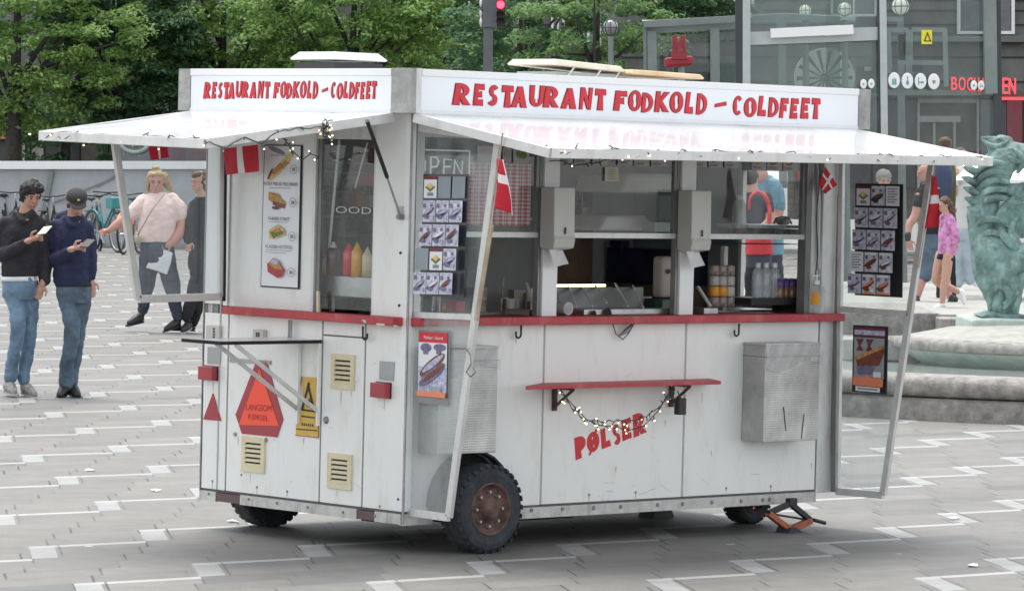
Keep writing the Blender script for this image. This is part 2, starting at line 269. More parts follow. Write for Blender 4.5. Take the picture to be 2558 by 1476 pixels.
# ------------------------------------------------------------------ paved square (one sheet)
def pavement_material():
    m = bpy.data.materials.new('paving'); m.use_nodes = True; n = m.node_tree.nodes; l = m.node_tree.links; b = n['Principled BSDF']; b.inputs['Roughness'].default_value = .62
    tc = n.new('ShaderNodeTexCoord')
    A = Vector((.777, .629)); B = Vector((.148, -.989)); det = A.x * B.y - A.y * B.x
    def mth(op, a, b_=None, c=None):
        x = n.new('ShaderNodeMath'); x.operation = op
        for i, q in enumerate((a, b_, c)):
            if q is None: continue
            if isinstance(q, (int, float)): x.inputs[i].default_value = q
            else: l.new(q, x.inputs[i])
        return x.outputs[0]
    nzw = n.new('ShaderNodeTexNoise'); nzw.inputs['Scale'].default_value = .9; l.new(tc.outputs['Object'], nzw.inputs['Vector'])
    sp = n.new('ShaderNodeSeparateXYZ'); l.new(tc.outputs['Object'], sp.inputs[0]); X, Y = sp.outputs[0], sp.outputs[1]
    wob = mth('MULTIPLY', mth('SUBTRACT', nzw.outputs['Fac'], .5), .03)
    u = mth('ADD', mth('ADD', mth('MULTIPLY', X, B.y / det), mth('MULTIPLY', Y, -B.x / det)), wob)
    v = mth('ADD', mth('ADD', mth('MULTIPLY', X, -A.y / det), mth('MULTIPLY', Y, A.x / det)), wob)
    # anchored on one light stone of the photograph
    P0 = G('o', 600, 575); u0 = (P0.x * B.y - P0.y * B.x) / det - .18; v0 = (-P0.x * A.y + P0.y * A.x) / det
    H, PER, STEP = .62, 2.35, .72
    u = mth('SUBTRACT', u, u0); v = mth('SUBTRACT', v, v0)
    row = mth('FLOOR', mth('DIVIDE', v, H)); fv = mth('SUBTRACT', v, mth('MULTIPLY', row, H))
    us = mth('ADD', u, mth('MULTIPLY', row, STEP)); cell = mth('FLOOR', mth('DIVIDE', us, PER)); fu = mth('SUBTRACT', us, mth('MULTIPLY', cell, PER))
    strip = mth('LESS_THAN', fu, .16); line = mth('MULTIPLY', mth('LESS_THAN', fv, .092), mth('LESS_THAN', fu, .73)); light = mth('MAXIMUM', strip, line)
    sub = mth('FLOOR', mth('DIVIDE', fv, H / 2)); fs = mth('SUBTRACT', fv, mth('MULTIPLY', sub, H / 2))
    off = mth('MULTIPLY', mth('MODULO', mth('ADD', sub, 0), 2), .06)
    su = mth('ADD', mth('SUBTRACT', fu, .18), off); slab = mth('FLOOR', mth('DIVIDE', su, .5425)); fsu = mth('SUBTRACT', su, mth('MULTIPLY', slab, .5425))
    jw = .016
    jb = mth('LESS_THAN', fsu, jw); ja = mth('LESS_THAN', fs, jw * .8); js = mth('MULTIPLY', mth('GREATER_THAN', fu, .18), mth('LESS_THAN', fu, .18 + jw))
    js2 = mth('LESS_THAN', fu, jw * .7)
    nj = n.new('ShaderNodeTexNoise'); nj.inputs['Scale'].default_value = 1.7; nj.inputs['Detail'].default_value = 3; l.new(tc.outputs['Object'], nj.inputs['Vector'])
    jf = n.new('ShaderNodeMapRange'); jf.inputs[1].default_value = .42; jf.inputs[2].default_value = .60; jf.inputs[3].default_value = .22; jf.inputs[4].default_value = 1; l.new(nj.outputs['Fac'], jf.inputs[0])
    joint = mth('MULTIPLY', mth('MAXIMUM', mth('MAXIMUM', mth('MULTIPLY', jb, mth('SUBTRACT', 1, light)), mth('MULTIPLY', mth('MULTIPLY', ja, .45), mth('SUBTRACT', 1, line))), mth('MULTIPLY', mth('MAXIMUM', js, js2), .9)), jf.outputs[0])
    cv = n.new('ShaderNodeCombineXYZ'); l.new(mth('ADD', mth('MULTIPLY', cell, 6), slab), cv.inputs[0]); l.new(mth('ADD', mth('MULTIPLY', row, 2), sub), cv.inputs[1])
    wn = n.new('ShaderNodeTexWhiteNoise'); wn.noise_dimensions = '2D'; l.new(cv.outputs[0], wn.inputs['Vector'])
    r = n.new('ShaderNodeValToRGB'); e = r.color_ramp.elements; e[0].position = 0; e[0].color = (.152, .150, .140, 1); e[1].position = 1; e[1].color = (.200, .196, .184, 1)
    q = e.new(.93); q.color = (.184, .181, .170, 1); q = e.new(.05); q.color = (.128, .131, .130, 1); q = e.new(.12); q.color = (.163, .161, .152, 1); l.new(wn.outputs['Value'], r.inputs[0])
    # granite mottling at three sizes
    def nz(sc, det_, ro=.6):
        x = n.new('ShaderNodeTexNoise'); x.inputs['Scale'].default_value = sc; x.inputs['Detail'].default_value = det_; x.inputs['Roughness'].default_value = ro; l.new(tc.outputs['Object'], x.inputs['Vector']); return x.outputs['Fac']
    mot = mth('ADD', mth('MULTIPLY', mth('SUBTRACT', nz(.35, 4), .5), .35), mth('ADD', mth('MULTIPLY', mth('SUBTRACT', nz(5, 9, .78), .5), .9), mth('MULTIPLY', mth('SUBTRACT', nz(70, 4, .85), .5), .75)))
    mot = mth('ADD', mot, 1)
    mx = n.new('ShaderNodeMix'); mx.data_type = 'RGBA'; l.new(light, mx.inputs[0]); l.new(r.outputs[0], mx.inputs[6]); ml = n.new('ShaderNodeMix'); ml.data_type = 'RGBA'; l.new(line, ml.inputs[0]); ml.inputs[6].default_value = (.295, .30, .298, 1); ml.inputs[7].default_value = (.37, .375, .37, 1); l.new(ml.outputs[2], mx.inputs[7])
    mj = n.new('ShaderNodeMix'); mj.data_type = 'RGBA'; l.new(joint, mj.inputs[0]); l.new(mx.outputs[2], mj.inputs[6]); mj.inputs[7].default_value = (.05, .05, .05, 1)
    vm = n.new('ShaderNodeVectorMath'); vm.operation = 'SCALE'; l.new(mj.outputs[2], vm.inputs[0]); l.new(mot, vm.inputs['Scale'])
    # chewing gum spots and stains
    vo = n.new('ShaderNodeTexVoronoi'); vo.inputs['Scale'].default_value = 1.1; l.new(tc.outputs['Object'], vo.inputs['Vector']); sp_ = mth('LESS_THAN', vo.outputs['Distance'], .035)
    mg = n.new('ShaderNodeMix'); mg.data_type = 'RGBA'; l.new(mth('MULTIPLY', sp_, .6), mg.inputs[0]); l.new(vm.outputs[0], mg.inputs[6]); mg.inputs[7].default_value = (.6, .6, .6, 1)
    l.new(mg.outputs[2], b.inputs['Base Color'])
    bp = n.new('ShaderNodeBump'); bp.inputs['Strength'].default_value = .5; bp.inputs['Distance'].default_value = .01
    l.new(mth('ADD', mth('SUBTRACT', 1, joint), mth('MULTIPLY', nz(14, 6, .7), .6)), bp.inputs['Height']); l.new(bp.outputs[0], b.inputs['Normal'])
    MATS['paving'] = m
pavement_material()
g_ = MB(); N_ = 12
g_.face([(-300, -60, 0), (300, -60, 0), (300, 600, 0), (-300, 600, 0)], 'paving'); tag(g_.build('paved_square'), 'grey stone paving with pale zigzag bands under the cart', 'paving', kind='structure')

mat('hood_white', (.72, .70, .66), .4, var=.05); mat('lid_cream', (.60, .56, .46), .5, var=.08, dirt=(.5, .42, .28), dscale=8); mat('roof_grey_white', (.62, .64, .65), .35, var=.03, coat=.3)
# ================================================================== THE FOOD CART (cart axes: x along the serving side, y along the short side, z up)
W_, LN, ZB, ZF, ZT, ZC = 1.67, 3.26, .22, 2.27, 2.50, 1.22
cart = empty('food_cart', 'white hot dog cart on wheels with red lettering and raised flaps', 'food cart', CARTM)
def part(mb, name, label=None, parent=None, **k):
    o = mb.build(name, parent or cart, **k)
    if label: o['label'] = label
    return o
def cthing(name, label, cat, loc, group=None):     # free thing standing on / hanging from the cart; its own empty
    return empty(name, label, cat, CARTM @ Matrix.Translation(loc), group)
def sub(mb, name, th, **k):                        # part of such a thing, given in cart coordinates
    loc = (CARTM.inverted() @ th.matrix_basis).translation
    mb.v = [(x - loc.x, y - loc.y, z - loc.z) for x, y, z in mb.v]
    return mb.build(name, th, **k)
# ---- lower long side: three panels with a wheel arch in the first
sA = L('i', 390, 1235).x; sB = L('i', 1310, 1190).x; s_end = 3.112
wc = L('z', 1205, 1262, -.12); WR = .232; ARCH = .275
def arch_panel(y0, y1):
    pts = []
    a = wc.x; zc_ = WR + .01
    dx = math.sqrt(max(0, ARCH ** 2 - (ZB - zc_) ** 2))
    out = [(.03, ZB), (a - dx, ZB)]
    for i in range(13):
        t = math.pi - math.pi * i / 12; out.append((a + ARCH * math.cos(t), max(ZB, zc_ + ARCH * math.sin(t))))
    out += [(a + dx, ZB), (sA - .008, ZB), (sA - .008, ZC - .045), (.03, ZC - .045)]
    res = []
    for p in out:
        if not res or (abs(p[0] - res[-1][0]) + abs(p[1] - res[-1][1])) > 1e-4: res.append(p)
    m = MB(); bm_pts = [(x, y0, z) for x, z in res]; m.prism(bm_pts, (0, y1 - y0, 0), 'white_panel'); return m
part(arch_panel(0, .03), 'side_panel', 'white side panel with round wheel arch')
for a, b in ((sA + .008, sB - .008), (sB + .008, s_end)):
    m = MB(); m.box(a, b, 0, .03, ZB, ZC - .045, 'white_panel'); part(m, 'side_panel', bevel=.003)
m = MB()
for a in (sA, sB): m.box(a - .008, a + .008, .006, .02, ZB, ZC - .045, 'seam_light')
part(m, 'panel_seam')
m = MB()      # screws along the panels
for x, y in ((705, 1183), (1008, 1168), (1596, 1140), (1886, 1127)):
    p = L('i', x, y); m.lathe((p.x, -.001, p.z), [(0, -.003), (.006, -.003), (.007, .001)], 'alu_dark', 8, 'Y')
part(m, 'screw')
# ---- wheel well and floor
m = MB(); m.box(.05, 3.08, .05, W_ - .05, .20, .245, 'wheelwell'); part(m, 'floor')
m = MB(); m.box(.15, 3.0, .42, .50, .13, .20, 'black'); m.box(.15, 3.0, 1.2, 1.28, .13, .20, 'black'); part(m, 'added_chassis_beam')  # beams added below the floor to deepen the shade under the cart
m = MB(); m.box(.85, 1.75, .52, 1.18, .075, .20, 'black'); part(m, 'shade_block', bevel=.02)  # block added below the floor to keep light out and darken the shadow
m = MB(); m.box(wc.x - .3, wc.x + .3, .035, .3, .25, .56, 'wheelwell'); part(m, 'wheel_well')
m = MB(); z = WR + .01
for i in range(12):
    t0 = math.pi * i / 12; t1 = math.pi * (i + 1) / 12
    P = lambda t, r: Vector((wc.x + r * math.cos(t), 0, z + r * math.sin(t)))
    if min(P(t0, ARCH).z, P(t1, ARCH).z) < ZB - .02: continue
    m.prism([P(t0, ARCH + .012), P(t1, ARCH + .012), P(t1, ARCH), P(t0, ARCH)], (0, -.05, 0), 'rubber')
part(m, 'wheel_arch_lip')
# ---- skirt rail under the panels with rivets and patches
m = MB(); m.box(wc.x + .2, s_end + .01, -.004, .03, .150, ZB - .012, 'rail_metal'); m.box(.0, wc.x - .24, -.004, .03, .150, ZB - .012, 'rail_metal')
m.box(wc.x + .2, s_end, .004, .03, ZB - .012, ZB - .002, 'seam')
part(m, 'skirt_rail')
m = MB(); m.box(-.006, .03, .01, .215, .155, ZB - .012, 'rail_metal'); m.box(-.003, .03, .215, .36, .158, ZB - .016, 'brown_gap'); m.box(-.006, .03, .36, 1.32, .155, ZB - .012, 'rail_metal')
m.box(-.003, .03, 1.32, 1.53, .158, ZB - .016, 'brown_gap'); m.box(-.006, .03, 1.53, W_, .155, ZB - .012, 'rail_metal'); m.box(.004, .03, .01, W_, ZB - .012, ZB - .002, 'seam')
part(m, 'skirt_rail')
m = MB()
for x, y in ((328, 1282), (530, 1274), (733, 1268), (908, 1260), (1147, 1248), (1310, 1242), (1500, 1232), (1690, 1224), (1830, 1216), (1874, 1213)):
    p = L('i', x, y); m.lathe((p.x, -.005, p.z), [(0, -.005), (.010, -.005), (.012, .001)], 'alu_dark', 8, 'Y')
for x, y in ((227, 1112), (495, 1150), (685, 1176), (893, 1203), (1130, 1236), (1345, 1262)):
    p = S('e', x, y); m.lathe((-.007, p.y, p.z), [(0, -.004), (.007, -.004), (.008, .001)], 'alu_dark', 8, 'X')
part(m, 'rivet')
# ---- lower short side
def SR(c, x, y, s0=0): return S(c, x, y, s0)
tj = [S('e', 340, 600).y, S('e', 973, 600).y, S('e', 1262, 600).y]       # panel joints
zt_ = ZC - .045
segs = [(W_, tj[0]), (tj[0], tj[1]), (tj[1], tj[2]), (tj[2], .0)]
for i, (a, b) in enumerate(segs):
    m = MB()
    m.box(0, .03, b + .006, a - .006, ZB, zt_, 'white_panel')
    o = part(m, 'end_panel' if i != 2 else 'hatch_door', bevel=.003)
m = MB()
for t_ in tj: m.box(.008, .02, t_ - .006, t_ + .006, ZB, zt_, 'seam')
part(m, 'panel_seam')
p = S('e', 995, 45); q = S('e', 1278, 65); m = MB(); m.box(-.002, .0, q.y, p.y, q.z - .004, q.z + .004, 'seam'); part(m, 'door_seam')
m = MB()
for x, y in ((245, 1027), (545, 1068), (748, 1097), (1372, 1197), (440, 985)):
    p = S('e', x, y); m.lathe((-.001, p.y, p.z), [(0, -.003), (.006, -.003), (.007, .001)], 'alu_dark', 8, 'X')
p = S('e', 1012, 617); m.lathe((-.0, p.y, p.z), [(0, -.012), (.012, -.012), (.016, -.008), (.02, -.004), (.02, .001)], 'alu_dark', 14, 'X')
p = S('e', 400, 712); m.lathe((-.0, p.y, p.z), [(0, -.01), (.010, -.01), (.012, .001)], 'aluminium', 12, 'X')
p = S('e', 608, 750); m.lathe((-.0, p.y, p.z), [(0, -.01), (.010, -.01), (.012, .001)], 'aluminium', 12, 'X')
part(m, 'lock')
# ---- corner profiles and posts
m = MB(); m.box(-.004, .03, -.004, .045, ZB, ZF, 'white_enamel'); m.box(-.006, .004, -.008, .004, ZB - .06, ZF, 'aluminium'); part(m, 'corner_post', bevel=.003)
m = MB(); m.box(.0, .12, W_ - .15, W_, zt_ + .05, ZF, 'white_enamel'); m.box(-.004, .002, W_ - .15, W_ - .138, ZB, ZF, 'seam_light'); m.box(-.004, .03, W_, W_ + .008, ZB - .02, ZF, 'aluminium'); part(m, 'corner_post', bevel=.004)
m = MB(); m.box(3.125, LN, .0, .16, .20, ZF, 'alu_light'); m.box(3.112, 3.125, .01, .03, .20, ZC, 'seam'); m.box(LN - .03, LN + .006, -.004, .02, ZC, ZF, 'white_enamel'); part(m, 'corner_post', bevel=.004)
# far walls
m = MB(); m.box(.03, LN, W_ - .03, W_, ZB, ZF, 'white_panel'); part(m, 'back_wall')
fw = [S('h', 1712, 260, LN), S('h', 2168, 330, LN), S('h', 2160, 1215, LN), S('h', 1705, 1215, LN)]
ya, yb, za, zb_ = min(p.y for p in fw), max(p.y for p in fw), min(p.z for p in fw), max(p.z for p in fw)
yb = min(yb, W_ - .06); ya = max(ya, .1)
m = MB()
m.box(LN - .03, LN, .16, W_ - .03, ZB, za, 'white_panel'); m.box(LN - .03, LN, .16, W_ - .03, zb_, ZF, 'white_panel'); m.box(LN - .03, LN, yb, W_ - .03, za, zb_, 'white_panel')
if ya > .17: m.box(LN - .03, LN, .16, ya, za, zb_, 'white_panel')
part(m, 'far_wall')
m = MB(); m.box(LN - .045, LN - .03, .165, W_ - .03, ZC + .01, za, 'interior_grey'); m.box(LN - .045, LN - .03, yb, W_ - .03, za, ZF, 'interior_grey'); m.box(LN - .05, LN - .02, yb - .025, yb, za, zb_, 'white_enamel'); m.box(LN - .05, LN - .02, ya, yb, za - .02, za, 'alu_dark')
part(m, 'window_frame')
# ---- roof, fascia boards and corner metal
m = MB(); m.box(-.08, LN + .1, -.08, W_ + .14, ZF, ZT - .03, 'white_enamel'); part(m, 'roof')
o_ = .10
fz0, fz1 = L('f', 300, 405, -o_).z, L('f', 300, 108, -o_).z
# long sign board
a, b, c, d = L('f', 155, 150, -o_), L('m', 325, 910, -o_), L('m', 318, 1212, -o_), L('f', 150, 395, -o_)
zbot = (a.z * 0 + c.z + d.z) / 2; ztop = (L('f', 300, 108, -o_).z + L('m', 200, 840, -o_).z) / 2; zlip = (a.z + b.z) / 2
xl, xr = (a.x + d.x) / 2, (b.x + c.x) / 2
m = MB(); m.box(xl, xr, -o_, -.078, zbot, zlip, 'sign_white'); m.box(xl, xr, -o_ - .006, -.07, zlip, ztop, 'white_enamel'); m.box(xl, xr, -o_ - .004, -.07, zbot - .018, zbot, 'white_enamel'); sign_l = part(m, 'sign_board', 'long sign board over the serving side', bevel=.002)
print('fascia', zbot, zlip, ztop, xl, xr)
# short sign board
a, b, c, d = S('c', 120, 225, -o_), S('c', 1705, 225, -o_), S('c', 1700, 545, -o_), S('c', 112, 530, -o_)
yl, yr = (a.y + d.y) / 2, (b.y + c.y) / 2
m = MB(); m.box(-o_, -.078, yr, yl, zbot, zlip, 'sign_white'); m.box(-o_ - .006, -.07, yr, yl, zlip, ztop, 'white_enamel'); m.box(-o_ - .004, -.07, yr, yl, zbot - .018, zbot, 'white_enamel'); sign_s = part(m, 'sign_board', 'short sign board over the end of the cart', bevel=.002)
m = MB(); m.box(-o_ - .004, -.07, -o_ - .004, yr - .002, zbot - .015, ztop + .003, 'aluminium'); m.box(-.069, xl - .002, -o_ - .004, -.07, zbot - .015, ztop + .003, 'alu_light'); part(m, 'corner_cap', 'dented bare metal cap on the near roof corner')
m = MB(); m.box(-o_ - .002, -.07, yl + .002, yl + .105, zbot - .015, ztop, 'aluminium'); part(m, 'corner_cap')
m = MB(); m.box(xr + .002, xr + .10, -o_ - .002, -.07, zbot - .015, ztop, 'aluminium'); part(m, 'corner_cap')
# ---- hand cut lettering
def glyph(ch):
    """pieces of one letter in a 1 x 1 box: wedge strokes ('s',x0,y0,w0,x1,y1,w1) and arcs ('a',cx,cy,rx,ry,deg0,deg1,thickness)"""
    D = {
     'R': [('s', .18, 0, .40, .24, 1, .30), ('a', .36, .69, .54, .31, -100, 110, .29), ('s', .38, .50, .26, .82, .02, .42)],
     'E': [('s', .19, 0, .40, .22, 1, .36), ('s', .2, .87, .20, .98, .93, .34), ('s', .2, .50, .16, .78, .52, .26), ('s', .12, .12, .20, .92, .10, .32)],
     'S': [('a', .54, .72, .44, .28, 30, 268, .36), ('a', .46, .27, .46, .28, -150, 92, .38)],
     'T': [('s', .02, .86, .30, .98, .86, .24), ('s', .50, .86, .28, .54, 0, .50)],
     'A': [('s', .46, 1, .26, .15, 0, .36), ('s', .48, 1, .32, .82, 0, .40), ('s', .22, .30, .14, .76, .30, .18)],
     'U': [('s', .17, .3, .28, .14, 1, .34), ('s', .83, .3, .24, .86, 1, .30), ('a', .5, .34, .47, .34, 180, 360, .30)],
     'N': [('s', .14, 0, .24, .18, 1, .30), ('s', .22, .98, .30, .78, .04, .26), ('s', .84, 0, .22, .86, 1, .30)],
     'F': [('s', .22, 0, .44, .26, 1, .36), ('s', .2, .86, .20, .98, .92, .34), ('s', .2, .50, .16, .78, .50, .30)],
     'O': [('a', .5, .5, .52, .5, 0, 360, .31)],
     'D': [('s', .16, 0, .32, .16, 1, .32), ('a', .20, .5, .80, .5, -92, 92, .29)],
     'K': [('s', .16, 0, .36, .18, 1, .32), ('s', .30, .50, .22, .84, .98, .40), ('s', .32, .56, .24, .86, .02, .46)],
     'L': [('s', .22, .02, .42, .32, 1, .44), ('s', .1, .13, .24, .96, .12, .34)],
     'C': [('a', .54, .5, .54, .5, 46, 314, .34)],
     'P': [('s', .24, 0, .50, .22, 1, .38), ('a', .36, .67, .60, .33, -110, 110, .38)],
     'Ø': [('a', .5, .5, .52, .48, 0, 360, .40), ('s', .12, -.06, .12, .88, 1.04, .12)],
     '-': [('s', .0, .44, .12, 1, .58, .14)]}
    return D[ch]
def lettering(mb, at, ch, x0, x1, mt, grow=0, layer=0):
    """at(u, v, h): u in pixels along the baseline, v = height fraction"""
    asp = None
    for i, g in enumerate(glyph(ch)):
        h = layer + i * .0006
        if g[0] == 's':
            _, ax, ay, aw, bx, by, bw = g; gw = grow
            if abs(bx - ax) > abs(by - ay) * 1.6:
                pts = [(ax - gw * .6, ay - aw / 2 - gw * .6), (bx + gw * .6, by - bw / 2 - gw * .6), (bx + gw * .6 - .05, by + bw / 2 + gw * .6), (ax - gw * .6, ay + aw / 2 + gw * .6)]
                pts = [(x, min(1 + gw * .6, max(-gw * .6, y))) for x, y in pts]
            else: pts = [(ax - aw / 2 - gw, ay - gw * .6 * (1 if by > ay else -1)), (ax + aw / 2 + gw, ay - gw * .6 * (1 if by > ay else -1)), (bx + bw / 2 + gw, by + gw * .6 * (1 if by > ay else -1)), (bx - bw / 2 - gw, by + gw * .6 * (1 if by > ay else -1))]
            P = [at(x0 + (x1 - x0) * u, v, h) for u, v in pts]; mb.face(P, mt)
        else:
            _, cx, cy, rx, ry, d0, d1, th = g; n = max(6, int(abs(d1 - d0) / 18)); o_, q_ = [], []
            for k in range(n + 1):
                t = math.radians(d0 + (d1 - d0) * k / n); tx = th * (1 + .25 * math.sin(t * 2 + 1)); c_, s_ = math.cos(t), math.sin(t)
                o_.append(at(x0 + (x1 - x0) * (cx + (rx + grow) * c_), cy + (ry + grow * .6) * s_, h)); q_.append(at(x0 + (x1 - x0) * (cx + max(.02, rx - tx - grow) * c_), cy + max(.02, ry - tx * .55 - grow * .6) * s_, h))
            for k in range(n): mb.face([o_[k], o_[k + 1], q_[k + 1], q_[k]], mt)
POS = [('R', 1132, 1170), ('E', 1178.5, 1202.6), ('S', 1211, 1235), ('T', 1242, 1271), ('A', 1268, 1302), ('U', 1309, 1341.6), ('R', 1343, 1378), ('A', 1386, 1420.6), ('N', 1429, 1458), ('T', 1465, 1493),
       ('F', 1513, 1545), ('O', 1549, 1580), ('D', 1582.5, 1609.7), ('K', 1616, 1648), ('O', 1653, 1685), ('L', 1691, 1713.5), ('D', 1721, 1747), ('-', 1768, 1797.6), ('C', 1815, 1838), ('O', 1844.6, 1875.5),
       ('L', 1880.5, 1903), ('D', 1909, 1935), ('F', 1938.6, 1961), ('E', 1967, 1988), ('E', 1995.5, 2018), ('T', 2023, 2047.4)]
def sign_text(A, B, H, nrm, w0=0, w1=99, slant=.08, jitter=.05):
    A, B = Vector(A), Vector(B); X = B - A; Z = Vector((0, 0, H)); mb = MB(); r_ = random.Random(3)
    for i_, (ch, a, b) in enumerate(POS):
        dv = r_.uniform(-jitter, jitter); hv = 1 + r_.uniform(-.04, .06)
        if not w0 <= i_ < w1: continue
        def at(u, v, h, dv=dv, hv=hv): return A + X * ((u - 1132) / (2047.4 - 1132)) + X.normalized() * (slant * H * (v - .5)) + Z * (v * hv + dv) + nrm * h
        lettering(mb, at, ch, a, b, 'letter_edge', .05, .0012); lettering(mb, at, ch, a, b, 'letter_red', 0, .0042)
    return mb
A = L('f', 385, 350, -o_); B = L('l', 1892, 1205, -o_); hh = L('f', 400, 200, -o_).z - L('f', 385, 350, -o_).z
for w0_, w1_ in ((0, 10), (10, 17), (17, 18), (18, 26)): part(sign_text((A.x, -o_, A.z), (B.x, -o_, B.z), hh, Vector((0, -1, 0)), w0_, w1_), 'lettering', parent=sign_l)
A = S('c', 220, 460, -o_); B = S('c', 1585, 467, -o_); hh = S('c', 240, 337, -o_).z - S('c', 220, 460, -o_).z
for w0_, w1_ in ((0, 10), (10, 17), (17, 18), (18, 26)): part(sign_text((-o_, A.y, A.z), (-o_, B.y, B.z), hh, Vector((-1, 0, 0)), w0_, w1_), 'lettering', parent=sign_s)
# PØLSER on the side panel, rising to the right
mb = MB(); W5 = [('P', 0, 14), ('Ø', 17, 35), ('L', 37, 52), ('S', 54, 69), ('E', 71, 86), ('R', 88, 108)]
base = [(622, 955), (700, 918), (790, 885), (870, 862), (925, 832), (1000, 808)]; xs = [(612, 690), (693, 772), (783, 848), (860, 915), (918, 985), (988, 1075)]
tops = [(610, 820), (690, 790), (775, 765), (850, 740), (915, 705), (985, 672)]
for (ch, _, _), (bx, by), (xa, xb), (tx, ty) in zip(W5, base, xs, tops):
    P0 = L('i', bx, by); PT = L('i', tx, ty); PX = L('i', xb, by - (xb - xa) * .36); X = PX - P0; Z = PT - P0
    def at(u, v, h, P0=P0, X=X, Z=Z): return P0 + X * u + Z * v + Vector((0, -h, 0))
    lettering(mb, at, ch, 0, 1, 'letter_red', .05, .0015)
part(mb, 'lettering')
# ---- awning flaps (rigid covered frames) with a turned down edge
def awning(c4, hinge_dir, name, label):
    A, B, C, D = [Vector(p) for p in c4]      # A,B hinge; C,D outer
    m = MB(); nu, nv = 14, 6; vs = []
    for j in range(nv + 1):
        for i in range(nu + 1):
            u, v = i / nu, j / nv; P = (A * (1 - u) + B * u) * (1 - v) + (D * (1 - u) + C * u) * v
            P = P + Vector((0, 0, .010 * math.sin(v * math.pi) * math.sin(u * 7) - .012 * math.sin(math.pi * v) + .006 * noise.noise(Vector((u * 9, v * 4, 1))))); vs.append(P)
    k = len(vs); lo = [p - Vector((0, 0, .012)) for p in vs]
    fs = [(j * (nu + 1) + i, j * (nu + 1) + i + 1, (j + 1) * (nu + 1) + i + 1, (j + 1) * (nu + 1) + i) for j in range(nv) for i in range(nu)]
    m.add(vs, fs, 'awning_white'); m.add(lo, [f[::-1] for f in fs], 'awning_white')
    cov = part(m, name, label, smooth=True)
    f = MB(); dn = Vector((0, 0, -.026))
    for P, Q in ((A, D), (D, C), (C, B)): f.obox(P + dn, Q + dn, .022, .05, 'alu_light')
    M1 = (A + B) / 2; M2 = (C + D) / 2; f.obox(M1 + dn * 1.3, M2 + dn * 1.3, .02, .03, 'alu_light')
    part(f, 'awning_frame', parent=cov, bevel=.003); return cov
zh = zbot - .012
awl = awning([(xl - .03, -.085, zh), (xr - .02, -.085, zh), (3.36, -1.03, 2.125), (.05, -.985, 2.105)], None, 'awning', 'large white flap awning over the serving side')
aws = awning([(-.085, yl - .02, zh), (-.085, yr - .01, zh), (-1.285, .08, 2.11), (-1.13, 1.66, 2.135)], None, 'awning', 'smaller white flap awning over the cart end')
# ---- red counters
m = MB(); m.box(.02, LN - .005, -.07, .06, ZC - .042, ZC, 'counter_red'); m.box(.03, LN - .16, .06, .30, ZC - .03, ZC - .004, 'counter_red'); part(m, 'counter', 'long red serving counter', bevel=.004)
m = MB(); m.box(-.075, .05, .03, S('d', 240, 740, -.07).y, ZC - .042, ZC, 'counter_red'); part(m, 'counter', 'short red counter with chipped corner', bevel=.004)
# ---- windows of the long side
zr0, zr1 = 1.636, 1.664; ztopw = 2.17
px_posts = [(.945, 1.053), (1.979, 2.088)]
m = MB(); m.box(.045, LN - .135, 0, .05, ztopw, ZF, 'alu_light'); part(m, 'window_header', bevel=.002)
for a, b in px_posts:
    m = MB(); m.box(a, b, -.004, .07, ZC, ztopw + .02, 'white_enamel'); m.box(a - .022, a - .002, .01, .05, ZC, ztopw, 'alu_dark'); part(m, 'window_post', bevel=.003)
bays = [(.09, .92), (1.055, 1.955), (2.09, 2.985)]
for a, b in bays:
    f = MB(); f.box(a, b, .012, .04, zr0, zr1, 'alu_light'); f.box(a, b, .012, .04, ztopw - .02, ztopw, 'alu_light'); f.box(b - .02, b, .014, .038, zr1, ztopw - .02, 'alu_dark'); f.box(a, a + .015, .014, .038, zr1, ztopw - .02, 'alu_light')
    fo = part(f, 'window_frame')
    g = MB(); g.box(a + .016, b - .021, .024, .028, zr1, ztopw - .021, 'window_glass'); part(g, 'pane', parent=fo)
m = MB(); m.box(2.985, 3.03, .0, .06, ZC, ztopw, 'alu_dark'); m.box(3.03, LN - .135, .03, .05, ZC, ztopw, 'alu_light'); part(m, 'window_post')
m = MB(); m.box(.045, .09, .004, .04, ZC, ztopw, 'alu_light'); part(m, 'window_post')
# ---- end windows and menu panel
t1 = S('d', 960, 600).y; t2 = S('d', 1425, 600).y
m = MB(); m.box(0, .035, .045, t2, ZC, ZF, 'white_panel'); part(m, 'end_panel', bevel=.003)
m = MB(); m.box(.006, .035, t1 + .02, W_ - .155, ZC, ZF, 'white_panel'); m.box(-.004, .03, t1 - .0, t1 + .02, ZC, ZF - .1, 'alu_light'); m.box(-.006, .0, W_ - .2, W_ - .17, ZC, ZF - .08, 'white_enamel'); part(m, 'end_panel')
m = MB(); m.box(.0, .035, t2, t1, 2.13, ZF, 'alu_light'); part(m, 'window_header')
m = MB(); m.box(.01, .03, t2, t2 + .02, ZC, 2.13, 'alu_light'); m.box(.01, .03, t1 - .03, t1, ZC, 2.13, 'alu_dark'); fo = part(m, 'window_frame')
g = MB(); g.box(.018, .022, t2 + .02, t1 - .03, ZC + .02, 2.13, 'window_glass'); part(g, 'pane', parent=fo)
